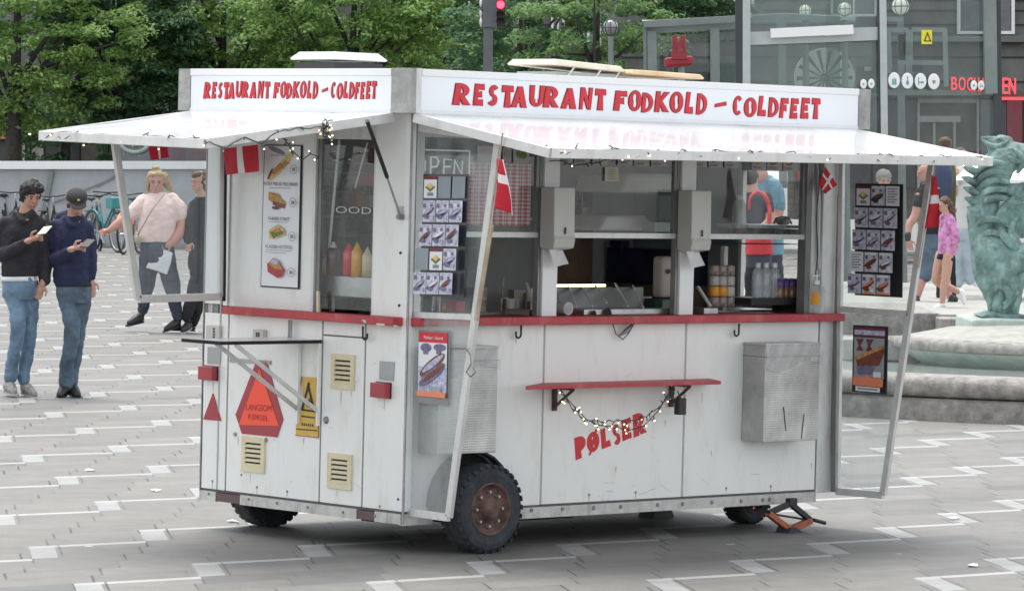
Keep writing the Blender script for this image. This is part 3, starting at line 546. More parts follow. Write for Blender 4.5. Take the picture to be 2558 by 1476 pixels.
# ---- interior
m = MB(); m.box(.035, .06, .05, t2, ZC, ZF, 'interior_grey'); m.box(.04, 3.2, 1.60, 1.64, .25, ZF, 'interior_grey'); m.box(.04, 3.2, .05, W_ - .04, ZF - .03, ZF - .005, 'interior_cream'); part(m, 'interior_wall')
m = MB(); xb = L('h', 275, 900, 1.59).x; xc = L('h', 530, 900, 1.59).x
m.box(L('h', 275, 900, 1.57).x - .15, min(xc, 3.1), 1.57, 1.60, ZC - .3, 1.66, 'interior_wood')
part(m, 'wall_cladding')
ycb = S('h', 1185, 900, 2.95).y; m = MB(); m.box(2.95, LN - .05, ycb, 1.565, S('h', 800, 1115, 2.95).z, S('h', 800, 850, 2.95).z, 'navy'); c1_ = S('h', 680, 790, 2.93); c2_ = S('h', 760, 870, 2.93); m.box(2.93, 3.0, c2_.y, c1_.y, c2_.z, c1_.z, 'navy'); m.box(2.93, LN - .05, ycb, 1.565, .9, S('h', 800, 1115, 2.95).z, 'interior_wood'); part(m, 'dark_cupboard')
m = MB(); m.box(LN - .055, LN - .046, max(yb, .2), 1.59, S('h', 800, 800, 3.2).z, 2.25, 'interior_blue'); part(m, 'splash_panel')
m = MB(); m.box(.5, 3.1, .30, .62, ZC - .1, ZC + .01, 'stainless'); part(m, 'worktop', bevel=.005)
m = MB(); m.box(.3, 3.15, .32, .36, .5, ZC - .1, 'interior_grey'); part(m, 'cabinet')
# ---- louvre vents on the end panels
def vent(x0, y0, x1, y1, label):
    TL, BR = S('e', x0, y0), S('e', x1, y1); a, b = BR.y, TL.y; z1, z0 = TL.z, BR.z
    TR = S('e', x1, y0 + (x1 - x0) * .13); z1 = (TL.z + TR.z) / 2; BL = S('e', x0, y1 - (x1 - x0) * .13); z0 = (BL.z + BR.z) / 2
    m = MB(); w = (b - a) * .16
    m.box(-.012, 0, a, b, z0, z0 + w, 'cream_plastic'); m.box(-.012, 0, a, b, z1 - w, z1, 'cream_plastic'); m.box(-.012, 0, a, a + w, z0 + w, z1 - w, 'cream_plastic'); m.box(-.012, 0, b - w, b, z0 + w, z1 - w, 'cream_plastic')
    m.box(-.002, .0, a + w, b - w, z0 + w, z1 - w, 'shadow_gap')
    n = 5; H = (z1 - z0 - 2 * w) / n
    for i in range(n):
        zz = z0 + w + H * i; m.prism([(-.013, a + w, zz), (-.003, a + w, zz + H * .62), (-.001, a + w, zz + H * .62), (-.011, a + w, zz)], (0, b - a - 2 * w, 0), 'cream_plastic')
        m.box(-.013, -.010, a + w, b - w, zz, zz + H * .30, 'cream_plastic')
    part(m, 'louvre_vent', label, bevel=.002)
vent(1055, 165, 1205, 420, 'upper cream louvre vent on the narrow door'); vent(1030, 832, 1185, 1092, 'lower cream louvre vent on the narrow door'); vent(452, 722, 600, 978, 'cream louvre vent below the orange triangle')
# ---- tail lights, reflector, plates
def tail(x0, y0, x1, y1, lab):
    TL, BR = S('e', x0, y0), S('e', x1, y1); m = MB(); m.box(-.045, -.006, BR.y, TL.y, BR.z, TL.z, 'deep_red'); m.box(-.006, 0, BR.y - .004, TL.y + .004, BR.z - .004, TL.z + .004, 'black')
    part(m, 'tail_light', lab, bevel=.01)
tail(190, 252, 283, 350, None); tail(1350, 362, 1448, 470, None)
def flatS(pts, name, mt, lab=None, h=.004):
    m = MB(); P = [S('e', x, y, -.0015) for x, y in pts]; m.prism(P, (-h, 0, 0), mt); return part(m, name, lab)
flatS([(250, 435), (305, 622), (185, 612)], 'reflector', 'deep_red', 'dark red triangular reflector')
flatS([(215, 125), (303, 130), (300, 242), (213, 235)], 'plate', 'grey_plate'); flatS([(1373, 220), (1472, 226), (1467, 355), (1372, 342)], 'plate', 'grey_plate')
flatS([(362, 200), (640, 218), (640, 243), (362, 228)], 'hinge_strip', 'aluminium')
tri = flatS([(545, 215), (610, 215), (722, 612), (682, 732), (445, 708), (403, 580)], 'warning_triangle', 'deep_red', 'red and orange slow vehicle triangle')
# triangle's bright centre and words
P = lambda x, y, h: S('e', x, y) + Vector((-h, 0, 0))
m = MB(); m.face([P(568, 270, .0075), P(700, 655, .0075), P(428, 650, .0075)], 'orange_red')
for (x0, y0, x1, y1, hh, s_) in ((478, 550, 650, 560, 42, 'LANGSOM'), (495, 610, 630, 626, 38, 'KØRSEL')):
    vs, fs = textgeo(s_); A, B, C = P(x0, y0, .009), P(x1, y1, .009), P(x0, y0 - hh, .009); m.add([A + (B - A) * u + (C - A) * v for u, v in vs], fs, 'letter_edge')
part(m, 'sign_face', parent=tri)
# ---- yellow hazard sign behind the struts
qs = [S('e', x, y, -.002) for x, y in ((855, 325), (953, 332), (965, 735), (808, 718), (812, 560), (850, 560))]
m = MB(); m.prism(qs, (-.003, 0, 0), 'yellow_sign')
def inkS(pts, h=.0065, mt='ink'): m.face([P(x, y, h) for x, y in pts], mt)
inkS([(897, 355), (908, 372), (862, 545), (846, 545)]); inkS([(897, 355), (945, 560), (928, 552), (888, 385)]); inkS([(850, 540), (945, 553), (943, 566), (850, 552)], .007)
inkS([(880, 500), (915, 455), (905, 480), (928, 495), (890, 530)]); inkS([(850, 585), (940, 597), (940, 607), (850, 595)]); inkS([(815, 672), (955, 684), (955, 692), (815, 680)])
vs, fs = textgeo('GAS'); A, B, C = P(850, 655, .007), P(930, 662, .007), P(850, 633, .007); 
for k in range(6): inkS([(852 + k * 14, 636 + k * 1.5), (860 + k * 14, 637 + k * 1.5), (860 + k * 14, 655 + k * 1.5), (852 + k * 14, 654 + k * 1.5)])
for (p, q) in (((812, 562), (853, 325)), ((965, 735), (953, 332)), ((808, 718), (965, 735))): m.obox(P(*p, .005), P(*q, .005), .004, .003, 'letter_edge')
part(m, 'hazard_sign', 'yellow warning sign with black triangle behind the flap struts')
# ---- folded-out table flap on two struts
fl = [S('e', 985, 92), S('e', 300, 88)]
hz = S('e', 640, 100).z
y_r = S('e', 985, 92).y; y_l = S('e', 350, 90).y
hz = S('e', 985, 92).z
def outS(px, py, z):            # point on the horizontal plane z (cart coordinates) under a pixel
    P_ = G('e', px, py, z); return Vector((P_.dot(SV), P_.dot(TV), z))
c1, c2 = outS(300, 118, hz - .012), outS(22, 97, hz - .012)
m = MB(); dep = min(.75, max(.4, -c1.x)); y_l = y_r + max(.22, min(.42, c2.y - c1.y)); print('flap', dep, y_r, y_l)
m.prism([(-.005, y_r, hz), (-.005, y_l, hz), (-dep, y_l, hz - .004), (-dep, y_r, hz - .004)], (0, 0, .012), 'white_enamel'); m.box(-dep - .003, -dep, y_r, y_l, hz - .007, hz + .011, 'shadow_gap'); m.box(-dep, -.005, y_r - .003, y_r, hz - .007, hz + .011, 'shadow_gap')
flap = part(m, 'table_flap', 'white flap folded out level from the cart end')
m = MB()
for yy, k in ((S('e', 970, 600).y, 0), (S('e', 835, 560).y, .0)):
    m.obox((-.014, yy, S('e', 960, 655).z + .0), (-.014, yy, hz), .02, .012, 'white_enamel', up=(0, 1, 0))
    zlo = S('e', 940, 550).z
    m.obox((-.022, yy, zlo), (-dep * .86, yy + .0, hz - .006), .022, .010, 'alu_light' if k == 0 else 'white_enamel', up=(0, 1, 0))
part(m, 'strut', parent=flap, bevel=.001)
# ---- sockets, hooks under the counters
def boxS(c, x0, y0, x1, y1, d, mt, name, lab=None, bev=.004, **k):
    TL, BR = S(c, x0, y0), S(c, x1, y1); m = MB(); m.box(-d, -.001, BR.y, TL.y, BR.z, TL.z, mt); return part(m, name, lab, bevel=bev, **k)
o1 = boxS('d', 130, 855, 236, 975, .02, 'grey_plastic', 'socket'); o2 = boxS('d', 512, 893, 592, 975, .03, 'grey_plastic', 'socket')
m = MB()
for x, y in ((195, 890), (195, 912), (195, 935), (195, 955)): p = S('d', x, y); m.box(-.022, -.0205, p.y - .008, p.y + .008, p.z - .005, p.z + .005, 'ink')
part(m, 'socket_holes', parent=o1)
m = MB()
for x, y in ((545, 935), (562, 935)): p = S('d', x, y); m.box(-.032, -.0305, p.y - .006, p.y + .006, p.z - .012, p.z + .012, 'ink')
part(m, 'socket_holes', parent=o2)
def hook(fn, x, y, k=1, horiz=(1, 0, 0), out=(0, -1, 0)):
    p = fn; m = MB(); h = Vector(horiz); o = Vector(out) * .03; r = .018 * k
    pts = [p + o, p + o + Vector((0, 0, -.05 * k))] + [p + o + Vector((0, 0, -.05 * k)) + h * (-r + r * math.cos(t)) + Vector((0, 0, -r * math.sin(t))) for t in [math.pi * i / 8 for i in range(1, 9)]] + [p + o + Vector((0, 0, -.035 * k)) - h * 2 * r]
    m.tube(pts, .0055, 'black', 6); return m
for x, y in ((240, 80), (1655, 72)): part(hook(L('i', x, y), x, y), 'bag_hook', smooth=True)
p = S('d', 1385, 870); part(hook(p, 0, 0, 1, (0, 1, 0), (-1, 0, 0)), 'bag_hook', smooth=True)
p = S('d', 808, 820); m = MB(); m.obox(p + Vector((-.03, .008, 0)), p + Vector((-.03, .008, -.10)), .008, .006, 'alu_dark'); m.obox(p + Vector((-.03, -.010, 0)), p + Vector((-.03, -.010, -.10)), .008, .006, 'alu_dark'); m.obox(p + Vector((-.03, -.016, -.1)), p + Vector((-.03, .014, -.1)), .008, .006, 'alu_dark'); part(m, 'bag_hook')
# cable tied under the long counter
m = MB(); m.tube([L('i', 860, 75, -.02), L('i', 880, 140, -.03), L('i', 925, 178, -.03), L('i', 960, 140, -.03), L('i', 1000, 72, -.02)], .003, 'wire', 5); m.tube([L('i', 900, 152, -.035), L('i', 950, 120, -.04), L('i', 985, 80, -.03)], [.004, .014, .007], 'alu_dark', 7); part(m, 'cable', smooth=True)
# ---- small red shelf
a, b = L('i', 293, 480, -.16), L('i', 1563, 465, -.16); s0 = L('i', 380, 475).x; s1 = L('i', 1480, 450).x; zs = L('i', 380, 462).z
m = MB(); z0 = L('i', 930, 485, -.2).z; z1 = L('i', 930, 462, -.2).z
m.prism([(L('i', 293, 470, -.20).x, -.20, z0), (L('i', 1563, 455, -.2).x, -.20, z0), (L('i', 1490, 440, -.0).x, -.0, z0), (L('i', 400, 455, -.0).x, 0, z0)], (0, 0, max(.016, z1 - z0)), 'counter_red'); shelf = part(m, 'side_shelf', 'small red shelf below the counter', bevel=.002)
for x in (492, 1250):
    m = MB(); p = L('i', x, 495, -.02); m.box(p.x - .012, p.x + .012, -.02, -.002, z0 - .13, z0 - .001, 'rusty_rim'); m.obox((p.x, -.012, z0 - .11), (p.x, -.15, z0 - .012), .012, .012, 'rusty_rim'); m.box(p.x - .012, p.x + .012, -.15, -.02, z0 - .014, z0 - .001, 'rusty_rim'); part(m, 'bracket', parent=shelf)
# ---- gas strut at the short awning
m = MB(); a, b = S('c', 1510, 640, -.38), S('c', 1668, 1085, -.09); c_ = S('c', 1775, 1400, -.02); m.tube([a, b], .011, 'black', 8); m.tube([b, c_], .0055, 'alu_dark', 8); m.tube([c_ + Vector((.02, 0, 0)), c_ + Vector((-.02, 0, 0))], .014, 'alu_dark', 8); part(m, 'gas_strut')
p = S('c', 1780, 1345); m = MB(); m.prism([(-.001, p.y + .02, p.z + .02), (-.001, p.y - .02, p.z + .02), (-.001, p.y - .012, p.z - .05), (-.001, p.y + .02, p.z - .04)], (-.012, 0, 0), 'grey_plastic'); part(m, 'strut_mount')
m = MB()
for x, y in ((1650, 290), (1640, 705), (1690, 1150)): 
    p = S('d', x, y) if y < 1000 else S('e', 1500, 1150); m.lathe((-.004, p.y, p.z), [(0, -.004), (.006, -.004), (.008, .001)], 'ink', 8, 'X')
part(m, 'screw')
# ---- paper towel dispensers on the posts
def dispenser(x0, x1, y0, y1, xs, lab):
    a = L('h', x0, y0, -.10); b = L('h', x1, y0, -.10); c = L('h', x1, y1, -.10); s_ = L('h', xs, y0, -.10).x
    lo = c.z; m = MB(); xa, xb_ = s_ - .0, b.x; pr = [(-.002, a.z), (-.11, a.z), (-.115, lo + .06), (-.12, lo + .045), (-.11, lo), (-.05, lo - .01), (-.002, lo - .0)]
    m.prism([(xa, y, z) for y, z in pr], (xb_ - xa, 0, 0), 'grey_plastic'); o = part(m, 'towel_dispenser', lab, bevel=.006)
    m = MB(); xm = xa + (xb_ - xa) * .5; m.box(xm - .006, xm + .006, -.1215, -.1205, lo + .075, lo + .11, 'ink'); part(m, 'dispenser_window', parent=o)
    m = MB(); m.box(xa + .003, xb_ - .003, -.118, -.1135, lo + .058, lo + .064, 'grey_plastic_side'); part(m, 'dispenser_lip', parent=o)
    m = MB(); yy = -.06; n = 6; pts = []; vs = []
    for i in range(n + 1):
        t = i / n
        for j in range(5): u = j / 4; vs.append((xa + .01 + u * (xb_ - xa) * .8, yy - .02 * math.sin(u * 5 + t * 2) - .02 * t, lo - .0 - .10 * t * (1 - .35 * abs(u - .5))))
    m.add(vs, [(i * 5 + j, i * 5 + j + 1, (i + 1) * 5 + j + 1, (i + 1) * 5 + j) for i in range(n) for j in range(4)], 'tissue'); part(m, 'paper_towel', parent=o, smooth=True)
dispenser(150, 408, 385, 850, 250, None); dispenser(1195, 1440, 410, 865, 1292, None)
# ---- row of price cards hanging along the top of the windows
cards = [(290, 85, 395, 205), (408, 85, 525, 208), (545, 95, 655, 220), (738, 100, 848, 220), (860, 103, 975, 228), (990, 105, 1105, 230), (1320, 118, 1412, 232), (1425, 125, 1530, 240), (1545, 130, 1648, 238), (1750, 140, 1858, 255), (1868, 143, 1978, 260), (1990, 147, 2095, 263)]
for i, (x0, y0, x1, y1) in enumerate(cards):
    pn = Panel(L('h', x0, y0, .018), L('h', x1, y0 + 3, .018), L('h', x1, y1 + 3, .018), L('h', x0, y1, .018), 'grey_plastic_side', .003)
    pn.rect(.1, .78, .6, .92, 'grey_ink'); pn.ell(.5, .42, .36, .16, 'sausage_brown' if i % 3 else 'bun', -.5); pn.ell(.5, .38, .3, .09, 'bun_light' if i % 2 else 'bun', -.5); pn.build('price_card', cart)
for (x0, y0, x1, y1, g_) in ((560, 640, 680, 765, 0), (745, 650, 805, 770, 0), (820, 640, 935, 778, 1)):
    pn = Panel(L('f', x0, y0, .018), L('f', x1, y0 + 3, .018), L('f', x1, y1 + 3, .018), L('f', x0, y1, .018), 'grey_plastic_side', .003); pn.rect(0, 0, 1, .12, 'maroon'); pn.ell(.5, .55, .34, .22, 'green_veg' if g_ else 'interior_grey', .2); pn.build('price_card', cart)
pn = Panel(L('h', 640, 235, .016), L('h', 740, 238, .016), L('h', 740, 345, .016), L('h', 638, 342, .016), 'beige', .003)
for k in range(5): pn.rect(.2, .15 + k * .16, .8 - .1 * (k % 2), .19 + k * .16, 'grey_ink')
pn.build('notice', cart)
# gingham cloth behind the first window
m = MB(); x0, z1 = L('f', 500, 775, .07).x, L('f', 500, 775, .07).z; x1, z0 = L('f', 935, 1240, .07).x, L('f', 935, 1235, .07).z; n = 28; mm = 32
mat('gingham_red', (.50, .02, .05), .9, var=0); mat('gingham_pink', (.62, .33, .34), .9, var=0); mat('gingham_white', (.72, .70, .68), .9, var=0)
for i in range(n):
    for j in range(mm):
        xa = x0 + (x1 - x0) * i / n; xb_ = x0 + (x1 - x0) * (i + 1) / n; za_ = z0 + (z1 - z0) * j / mm; zb2 = z0 + (z1 - z0) * (j + 1) / mm; w_ = lambda x: .07 + .012 * math.sin(x * 60)
        m.face([(xa, w_(xa), za_), (xb_, w_(xb_), za_), (xb_, w_(xb_), zb2), (xa, w_(xa), zb2)], ('gingham_red', 'gingham_pink', 'gingham_pink', 'gingham_white')[(i % 2) * 2 + (j % 2)] if (i % 2) or (j % 2) else 'gingham_red')
part(m, 'gingham_cloth', 'red and white checked cloth behind the first window')
# OPEN tube sign, unlit but drawn with a faint glow
m = MB(); h_ = .045
def tubeL(pts): m.tube([L('f', x, y, .05) for x, y in pts], .005, 'neon_off_glow', 6)
tubeL([(60, 680), (505, 692), (500, 860), (480, 905), (100, 912)])
tubeL([(90, 735), (150, 725), (182, 770), (178, 830), (140, 872), (85, 868)]); tubeL([(220, 860), (222, 735), (262, 738), (280, 770), (265, 805), (225, 808)]); tubeL([(372, 755), (318, 752), (315, 862)]); tubeL([(318, 805), (365, 806)]); tubeL([(390, 860), (395, 758), (448, 862), (452, 762)])
part(m, 'open_sign', 'unlit OPEN tube sign with a faint added glow in the first window', smooth=True)
# ---- hinged side screens
def screen(fn, plane, P4, mid, name, lab, bw=.035, milk='wing_glass', low='dirty_glass'):
    TL, TR, BR, BL = [fn(c, x, y, plane) for c, x, y in P4]
    f = MB(); up = (1, 0, 0) if fn is S else (0, 1, 0)
    def bar(a, b, w=bw, mt='alu_light', th=.024): f.obox(a, b, th if False else w, th, mt, up=up)
    bar(TL, BL); bar(TR, BR); bar(TL, TR); bar(BL, BR)
    rows = []
    if mid:
        ML, MR = [fn(c, x, y, plane) for c, x, y in mid]; bar(ML, MR, bw * .8)
    fo = part(f, name, lab, bevel=.002)
    def pane(q, mt, nm='pane'):
        g = MB(); off = Vector((.002, 0, 0)) if fn is S else Vector((0, .002, 0)); g.prism([p - off * .5 for p in q], off, mt); part(g, nm, parent=fo)
    if mid: pane([TL, TR, MR, ML], milk); pane([ML, MR, BR, BL], low)
    else: pane([TL, TR, BR, BL], milk)
    return fo
NS, RS, LS = .05, 3.25, 1.46
near = screen(S, NS, (('z', 1036, 318), ('z', 1246, 345), ('z', 1121, 1292), ('z', 1017, 1278)), (('z', 1025, 786), ('z', 1180, 792)), 'side_screen', 'narrow glazed side screen beside the near wheel', .040, 'wing_glass', 'dirty_glass')
right = screen(S, RS, (('z', 2102, 395), ('z', 2330, 395), ('z', 2206, 1236), ('z', 2090, 1226)), (('z', 2096, 771), ('z', 2272, 783)), 'side_screen', 'glazed side screen at the far end of the serving side', .040, 'wing_glass', 'wing_glass')
m = MB(); a, b = S('z', 2092, 393, RS - .002), S('z', 2084, 1228, RS - .002); m.obox(a, b, .03, .03, 'alu_dark', up=(1, 0, 0)); part(m, 'screen_hinge', parent=right)
left = screen(L, LS, (('z', 554, 345), ('z', 284, 338), ('z', 345, 747), ('z', 552, 741)), None, 'side_screen', 'short glazed side screen on the far side of the cart end', .040, 'wing_glass')
m = MB(); a, b = L('z', 563, 345, LS - .01), L('z', 559, 752, LS - .01); m.obox(a, b, .012, .02, 'shadow_gap', up=(0, 1, 0)); part(m, 'screen_hinge', parent=left)
# ---- posters
def board(fn, plane, c, TL, TR, BR, BL, m='board_dark', th=.005): return Panel(*[fn(c, x, y, plane) for x, y in (TL, TR, BR, BL)], m, th)
fr_ = random.Random(21)
def food(pn, u0, v0, u1, v1, kind):
    du, dv = u1 - u0, v1 - v0; tl = fr_.uniform(.5, 1.0); sh = fr_.uniform(-.06, .06)
    if kind == 'x': pn.rect(u0, v0, u1, v1, 'interior_blue'); return
    pn.rect(u0, v0, u1, v1, 'card_photo' if kind in 'pbdo' else 'poster_white')
    X = lambda x: u0 + du * x; Y = lambda y: v0 + dv * y
    if kind == 'g':
        pn.rect(u0, v0, u1, Y(.14), 'maroon'); pn.poly([(X(.1), Y(.5)), (X(.5), Y(.32)), (X(.9), Y(.5)), (X(.5), Y(.72))], 'green_veg'); pn.poly([(X(.2), Y(.44)), (X(.5), Y(.3)), (X(.8), Y(.44)), (X(.5), Y(.58))], 'bun_light'); pn.rect(X(.3), Y(.75), X(.75), Y(.9), 'grey_ink'); return
    if kind == 't':
        for k in range(6): pn.rect(X(.15), Y(.12 + k * .13), X(.85 - .15 * (k % 2)), Y(.17 + k * .13), 'grey_ink')
        return
    a, b = {'p': ('sausage_purple', 'poster_lilac'), 'b': ('sausage_brown', 'bun'), 'd': ('ink', 'sausage_brown'), 'o': ('sausage_brown', 'poster_orange')}[kind]
    pn.rect(X(.08), Y(.05), X(.85), Y(.12), 'poster_lilac' if kind == 'p' else 'poster_white')
    pn.rect(X(.05), Y(.15), X(.28), Y(.34), 'sausage_purple'); pn.rect(X(.62), Y(.16), X(.8), Y(.30), 'sausage_purple')
    pn.ell(X(.47), Y(.54 + sh), du * .46, dv * (.13 + sh * .5), fr_.choice([a, a, 'sausage_purple']), -.5 * (dv / du) * tl); pn.ell(X(.5 + sh), Y(.47 + sh), du * .36, dv * .07, fr_.choice([b, b, 'poster_white', 'sausage_brown']), -.5 * (dv / du) * tl); pn.ell(X(.45), Y(.62 + sh), du * .3, dv * .05, 'ink' if fr_.random() < .5 else 'maroon', -.5 * (dv / du) * tl)
    pn.ell(X(.36), Y(.76), du * .2, dv * .10, a); pn.rect(X(.66), Y(.70), X(.9), Y(.92), 'poster_white' if kind != 'p' else 'poster_lilac')
    if kind == 'o': pn.rect(X(.1), Y(.9), X(.9), Y(.99), 'poster_orange')
def grid(pn, kinds, cols=3, mx=.035, my=.02, top=0):
    rows = len(kinds) // cols
    for i, k in enumerate(kinds):
        r, c = divmod(i, cols); u0 = mx + c * (1 - mx) / cols; u1 = u0 + (1 - mx) / cols - mx; v0 = my + r * (1 - my) / rows; v1 = v0 + (1 - my) / rows - my; food(pn, u0, v0, u1, v1, k)
pn = board(S, NS - .016, 'v', (115, 218), (442, 220), (405, 1112), (88, 1105)); grid(pn, 'gxx' 'ppp' 'ppp' 'xgp' 'ppp'); pn.build('menu_board', near)['label'] = 'dark menu board with light photo cards and empty slots'
pn = board(S, RS - .016, 'j', (403, 286), (748, 292), (742, 1117), (398, 1098), 'black'); grid(pn, 'gdt' 'ppp' 'ppp' 'tbb' 'poo'); pn.build('menu_board', right)['label'] = 'full black framed menu board of fifteen photo cards'
pn = board(S, NS - .016, 'g', (86, 405), (228, 412), (222, 752), (80, 738), 'alu_dark'); pn.rect(.04, .03, .95, .17, 'letter_red'); pn.text(.2, .08, .8, .125, 'Pølser i bund', 'poster_white'); pn.rect(.04, .17, .95, .86, 'poster_lilac')
pn.rect(.04, .17, .95, .5, 'poster_white'); pn.ell(.28, .24, .18, .06, 'sausage_purple'); pn.ell(.72, .23, .2, .05, 'sausage_purple'); pn.rect(.2, .25, .36, .33, 'sausage_purple'); pn.rect(.62, .25, .78, .32, 'sausage_purple'); pn.ell(.5, .47, .42, .085, 'sausage_brown', -.35); pn.ell(.52, .45, .36, .045, 'poster_lilac', -.35); pn.ell(.5, .60, .44, .08, 'sausage_purple', -.35); pn.ell(.55, .58, .36, .04, 'sausage_brown', -.35); pn.rect(.45, .76, .8, .84, 'grey_plate')
pn.rect(.04, .83, .95, .9, 'poster_orange'); pn.build('poster', near)['label'] = 'red topped hot dog poster low on the near side screen'
pn = board(S, RS - .016, 'k', (358, 138), (592, 150), (582, 606), (350, 586), 'black'); pn.rect(.06, .03, .95, .17, 'maroon'); pn.rect(.06, .07, .93, .14, 'poster_lilac'); pn.rect(.06, .18, .93, .78, 'poster_white'); pn.rect(.06, .18, .93, .78, 'grey_plate')
for cx_ in (.22, .5): pn.poly([(cx_ - .1, .2), (cx_ + .12, .2), (cx_ + .03, .3), (cx_ + .12, .38), (cx_ - .1, .38), (cx_ - .03, .3)], 'maroon')
pn.poly([(.1, .48), (.9, .28), (.95, .38), (.8, .58), (.2, .66)], 'sausage_brown'); pn.poly([(.12, .47), (.9, .28), (.9, .33), (.15, .52)], 'bun'); pn.poly([(.14, .62), (.7, .58), (.6, .72), (.2, .74)], 'sausage_purple'); pn.rect(.64, .68, .86, .76, 'poster_white'); pn.rect(.06, .77, .93, .90, 'poster_orange'); pn.poly([(.4, .77), (.48, .72), (.56, .77)], 'poster_orange'); pn.rect(.14, .91, .85, .98, 'poster_white'); pn.rect(.2, .93, .78, .955, 'grey_ink'); pn.build('poster', right)['label'] = 'black framed hot dog poster on the far side screen'
# menu poster on the end panel
pn = Panel(S('c', 700, 828, .003), S('c', 1003, 832, .003), S('d', 852, 578, .003), S('d', 543, 558, .003), 'ink', .003); pn.rect(.03, .008, .965, .99, 'poster_white')
pn.ell(.35, .04, .22, .018, 'grey_ink', .1)
pn.rect(.2, .072, .8, .076, 'grey_ink'); pn.ell(.48, .15, .34, .038, 'bun_light', -.28 * 2.6 * .4); pn.poly([(.2, .195), (.45, .13), (.6, .11), (.7, .125), (.4, .19), (.28, .21)], 'bun'); pn.ell(.2, .205, .08, .016, 'sausage_brown', -.5)
pn.text(.04, .262, .93, .285, 'RISTET PØLSE MED BRØD', 'ink'); pn.rect(.2, .30, .75, .304, 'grey_ink')
pn.poly([(.18, .33), (.45, .345), (.5, .375), (.62, .40), (.6, .44), (.4, .425), (.18, .385)], 'bun'); pn.poly([(.3, .395), (.62, .415), (.6, .445), (.3, .42)], 'sausage_brown'); pn.ell(.3, .445, .12, .012, 'poster_white'); pn.ell(.38, .44, .1, .012, 'sausage_brown')
pn.text(.2, .505, .75, .528, 'PARISER TOAST', 'ink'); pn.rect(.22, .538, .70, .541, 'grey_ink')
pn.poly([(.22, .60), (.45, .555), (.62, .59), (.65, .625), (.4, .655), (.26, .66)], 'bun_light'); pn.poly([(.25, .61), (.6, .60), (.62, .62), (.35, .655)], 'green_veg'); pn.poly([(.3, .60), (.5, .575), (.56, .6), (.4, .62)], 'bun')
pn.text(.16, .70, .84, .723, 'KLASSISK HOTDOG', 'ink'); pn.rect(.16, .735, .84, .738, 'grey_ink'); pn.rect(.16, .752, .7, .755, 'grey_ink')
pn.poly([(.22, .83), (.40, .81), (.66, .87), (.6, .92), (.5, .93), (.24, .89)], 'counter_red'); pn.poly([(.24, .83), (.38, .79), (.52, .815), (.62, .87), (.42, .865)], 'bun'); pn.ell(.42, .82, .1, .018, 'poster_lilac')
for v in (.17, .40, .635, .885): pn.ring(.86, v, .09, .033, 'grey_ink'); pn.rect(.82, v - .012, .9, v + .012, 'grey_ink')
pn.build('menu_poster', cart)['label'] = 'tall white menu poster with four hot dog pictures'
# ---- wheels
def wheel(cx, cy, r, wd, name_lab, side=-1):
    w = MB(); prof = [(r * .56, -wd / 2 + .012), (r * .60, -wd / 2 + .004), (r * .78, -wd / 2 - .004), (r * .90, -wd / 2 + .004), (r * .975, -wd / 2 + .018), (r, -wd / 2 + .03), (r, wd / 2 - .03), (r * .975, wd / 2 - .018), (r * .9, wd / 2 - .004), (r * .78, wd / 2 + .004), (r * .6, wd / 2), (r * .56, wd / 2 - .01)]
    w.lathe((cx, cy, r), prof, 'rubber', 48, 'Y'); n = 30
    for k in range(n):                    # tread lugs
        for sd_ in (-1, 1):
            t = 2 * math.pi * (k + (.5 if sd_ > 0 else 0)) / n; c, s_ = math.cos(t), math.sin(t)
            def q(rr, tt, y): c2, s2 = math.cos(t + tt), math.sin(t + tt); return Vector((cx + rr * c2, cy + y, r + rr * s2))
            dt = .052; y0, y1 = (sd_ * wd * .08, sd_ * (wd / 2 + .004))
            A = [q(r * .93, -dt, y1), q(r * .93, dt, y1), q(r * 1.005, dt, y1 - sd_ * .012), q(r * 1.005, -dt, y1 - sd_ * .012)]; B = [q(r * .93, -dt + .05, y0), q(r * .93, dt + .05, y0), q(r * 1.004, dt + .05, y0), q(r * 1.004, -dt + .05, y0)]
            w.add(A + B, [(0, 1, 2, 3), (7, 6, 5, 4), (0, 4, 5, 1), (1, 5, 6, 2), (2, 6, 7, 3), (3, 7, 4, 0)], 'rubber')
    whl = bpy.data.objects.new('wheel', None); COL.objects.link(whl); whl.parent = cart; whl['label'] = name_lab
    w.build('tyre', whl, smooth=False)
    m = MB(); yo = cy - wd / 2
    m.lathe((cx, 0, r), [(r * .60, yo + .004), (r * .58, yo - .002), (r * .55, yo + .002), (r * .52, yo + .022), (r * .47, yo + .03), (r * .30, yo + .026), (r * .26, yo + .006), (r * .20, yo - .012), (r * .08, yo - .014), (0, yo - .014)], 'rusty_rim', 36, 'Y')
    m.build('rim', whl, smooth=True)
    m = MB()
    for k in range(8): t = 2 * math.pi * k / 8; m.lathe((cx + r * .385 * math.cos(t), yo + .018, r + r * .385 * math.sin(t)), [(0, -.010), (.008, -.010), (.010, .01)], 'bolt', 6, 'Y')
    m.build('wheel_bolt', whl)
wheel(wc.x, -.115, WR, .15, 'near wheel with rusty rim outside the side panel')
wheel(.42, 1.60, WR, .15, 'far wheel half hidden below the cart end')
wheel(3.0, .42, .15, .13, 'small front wheel below the far end')
m = MB(); m.box(.35, .55, .0, W_ - .1, .19, .23, 'black'); m.box(2.9, 3.1, .25, .6, .16, .2, 'black'); part(m, 'axle')
m = MB(); m.prism([(2.72, .9, .0), (2.90, .9, 0), (2.85, .9, .09), (2.85, .9, .2), (2.77, .9, .2), (2.77, .9, .09)], (0, .12, 0), 'black'); part(m, 'support_leg')
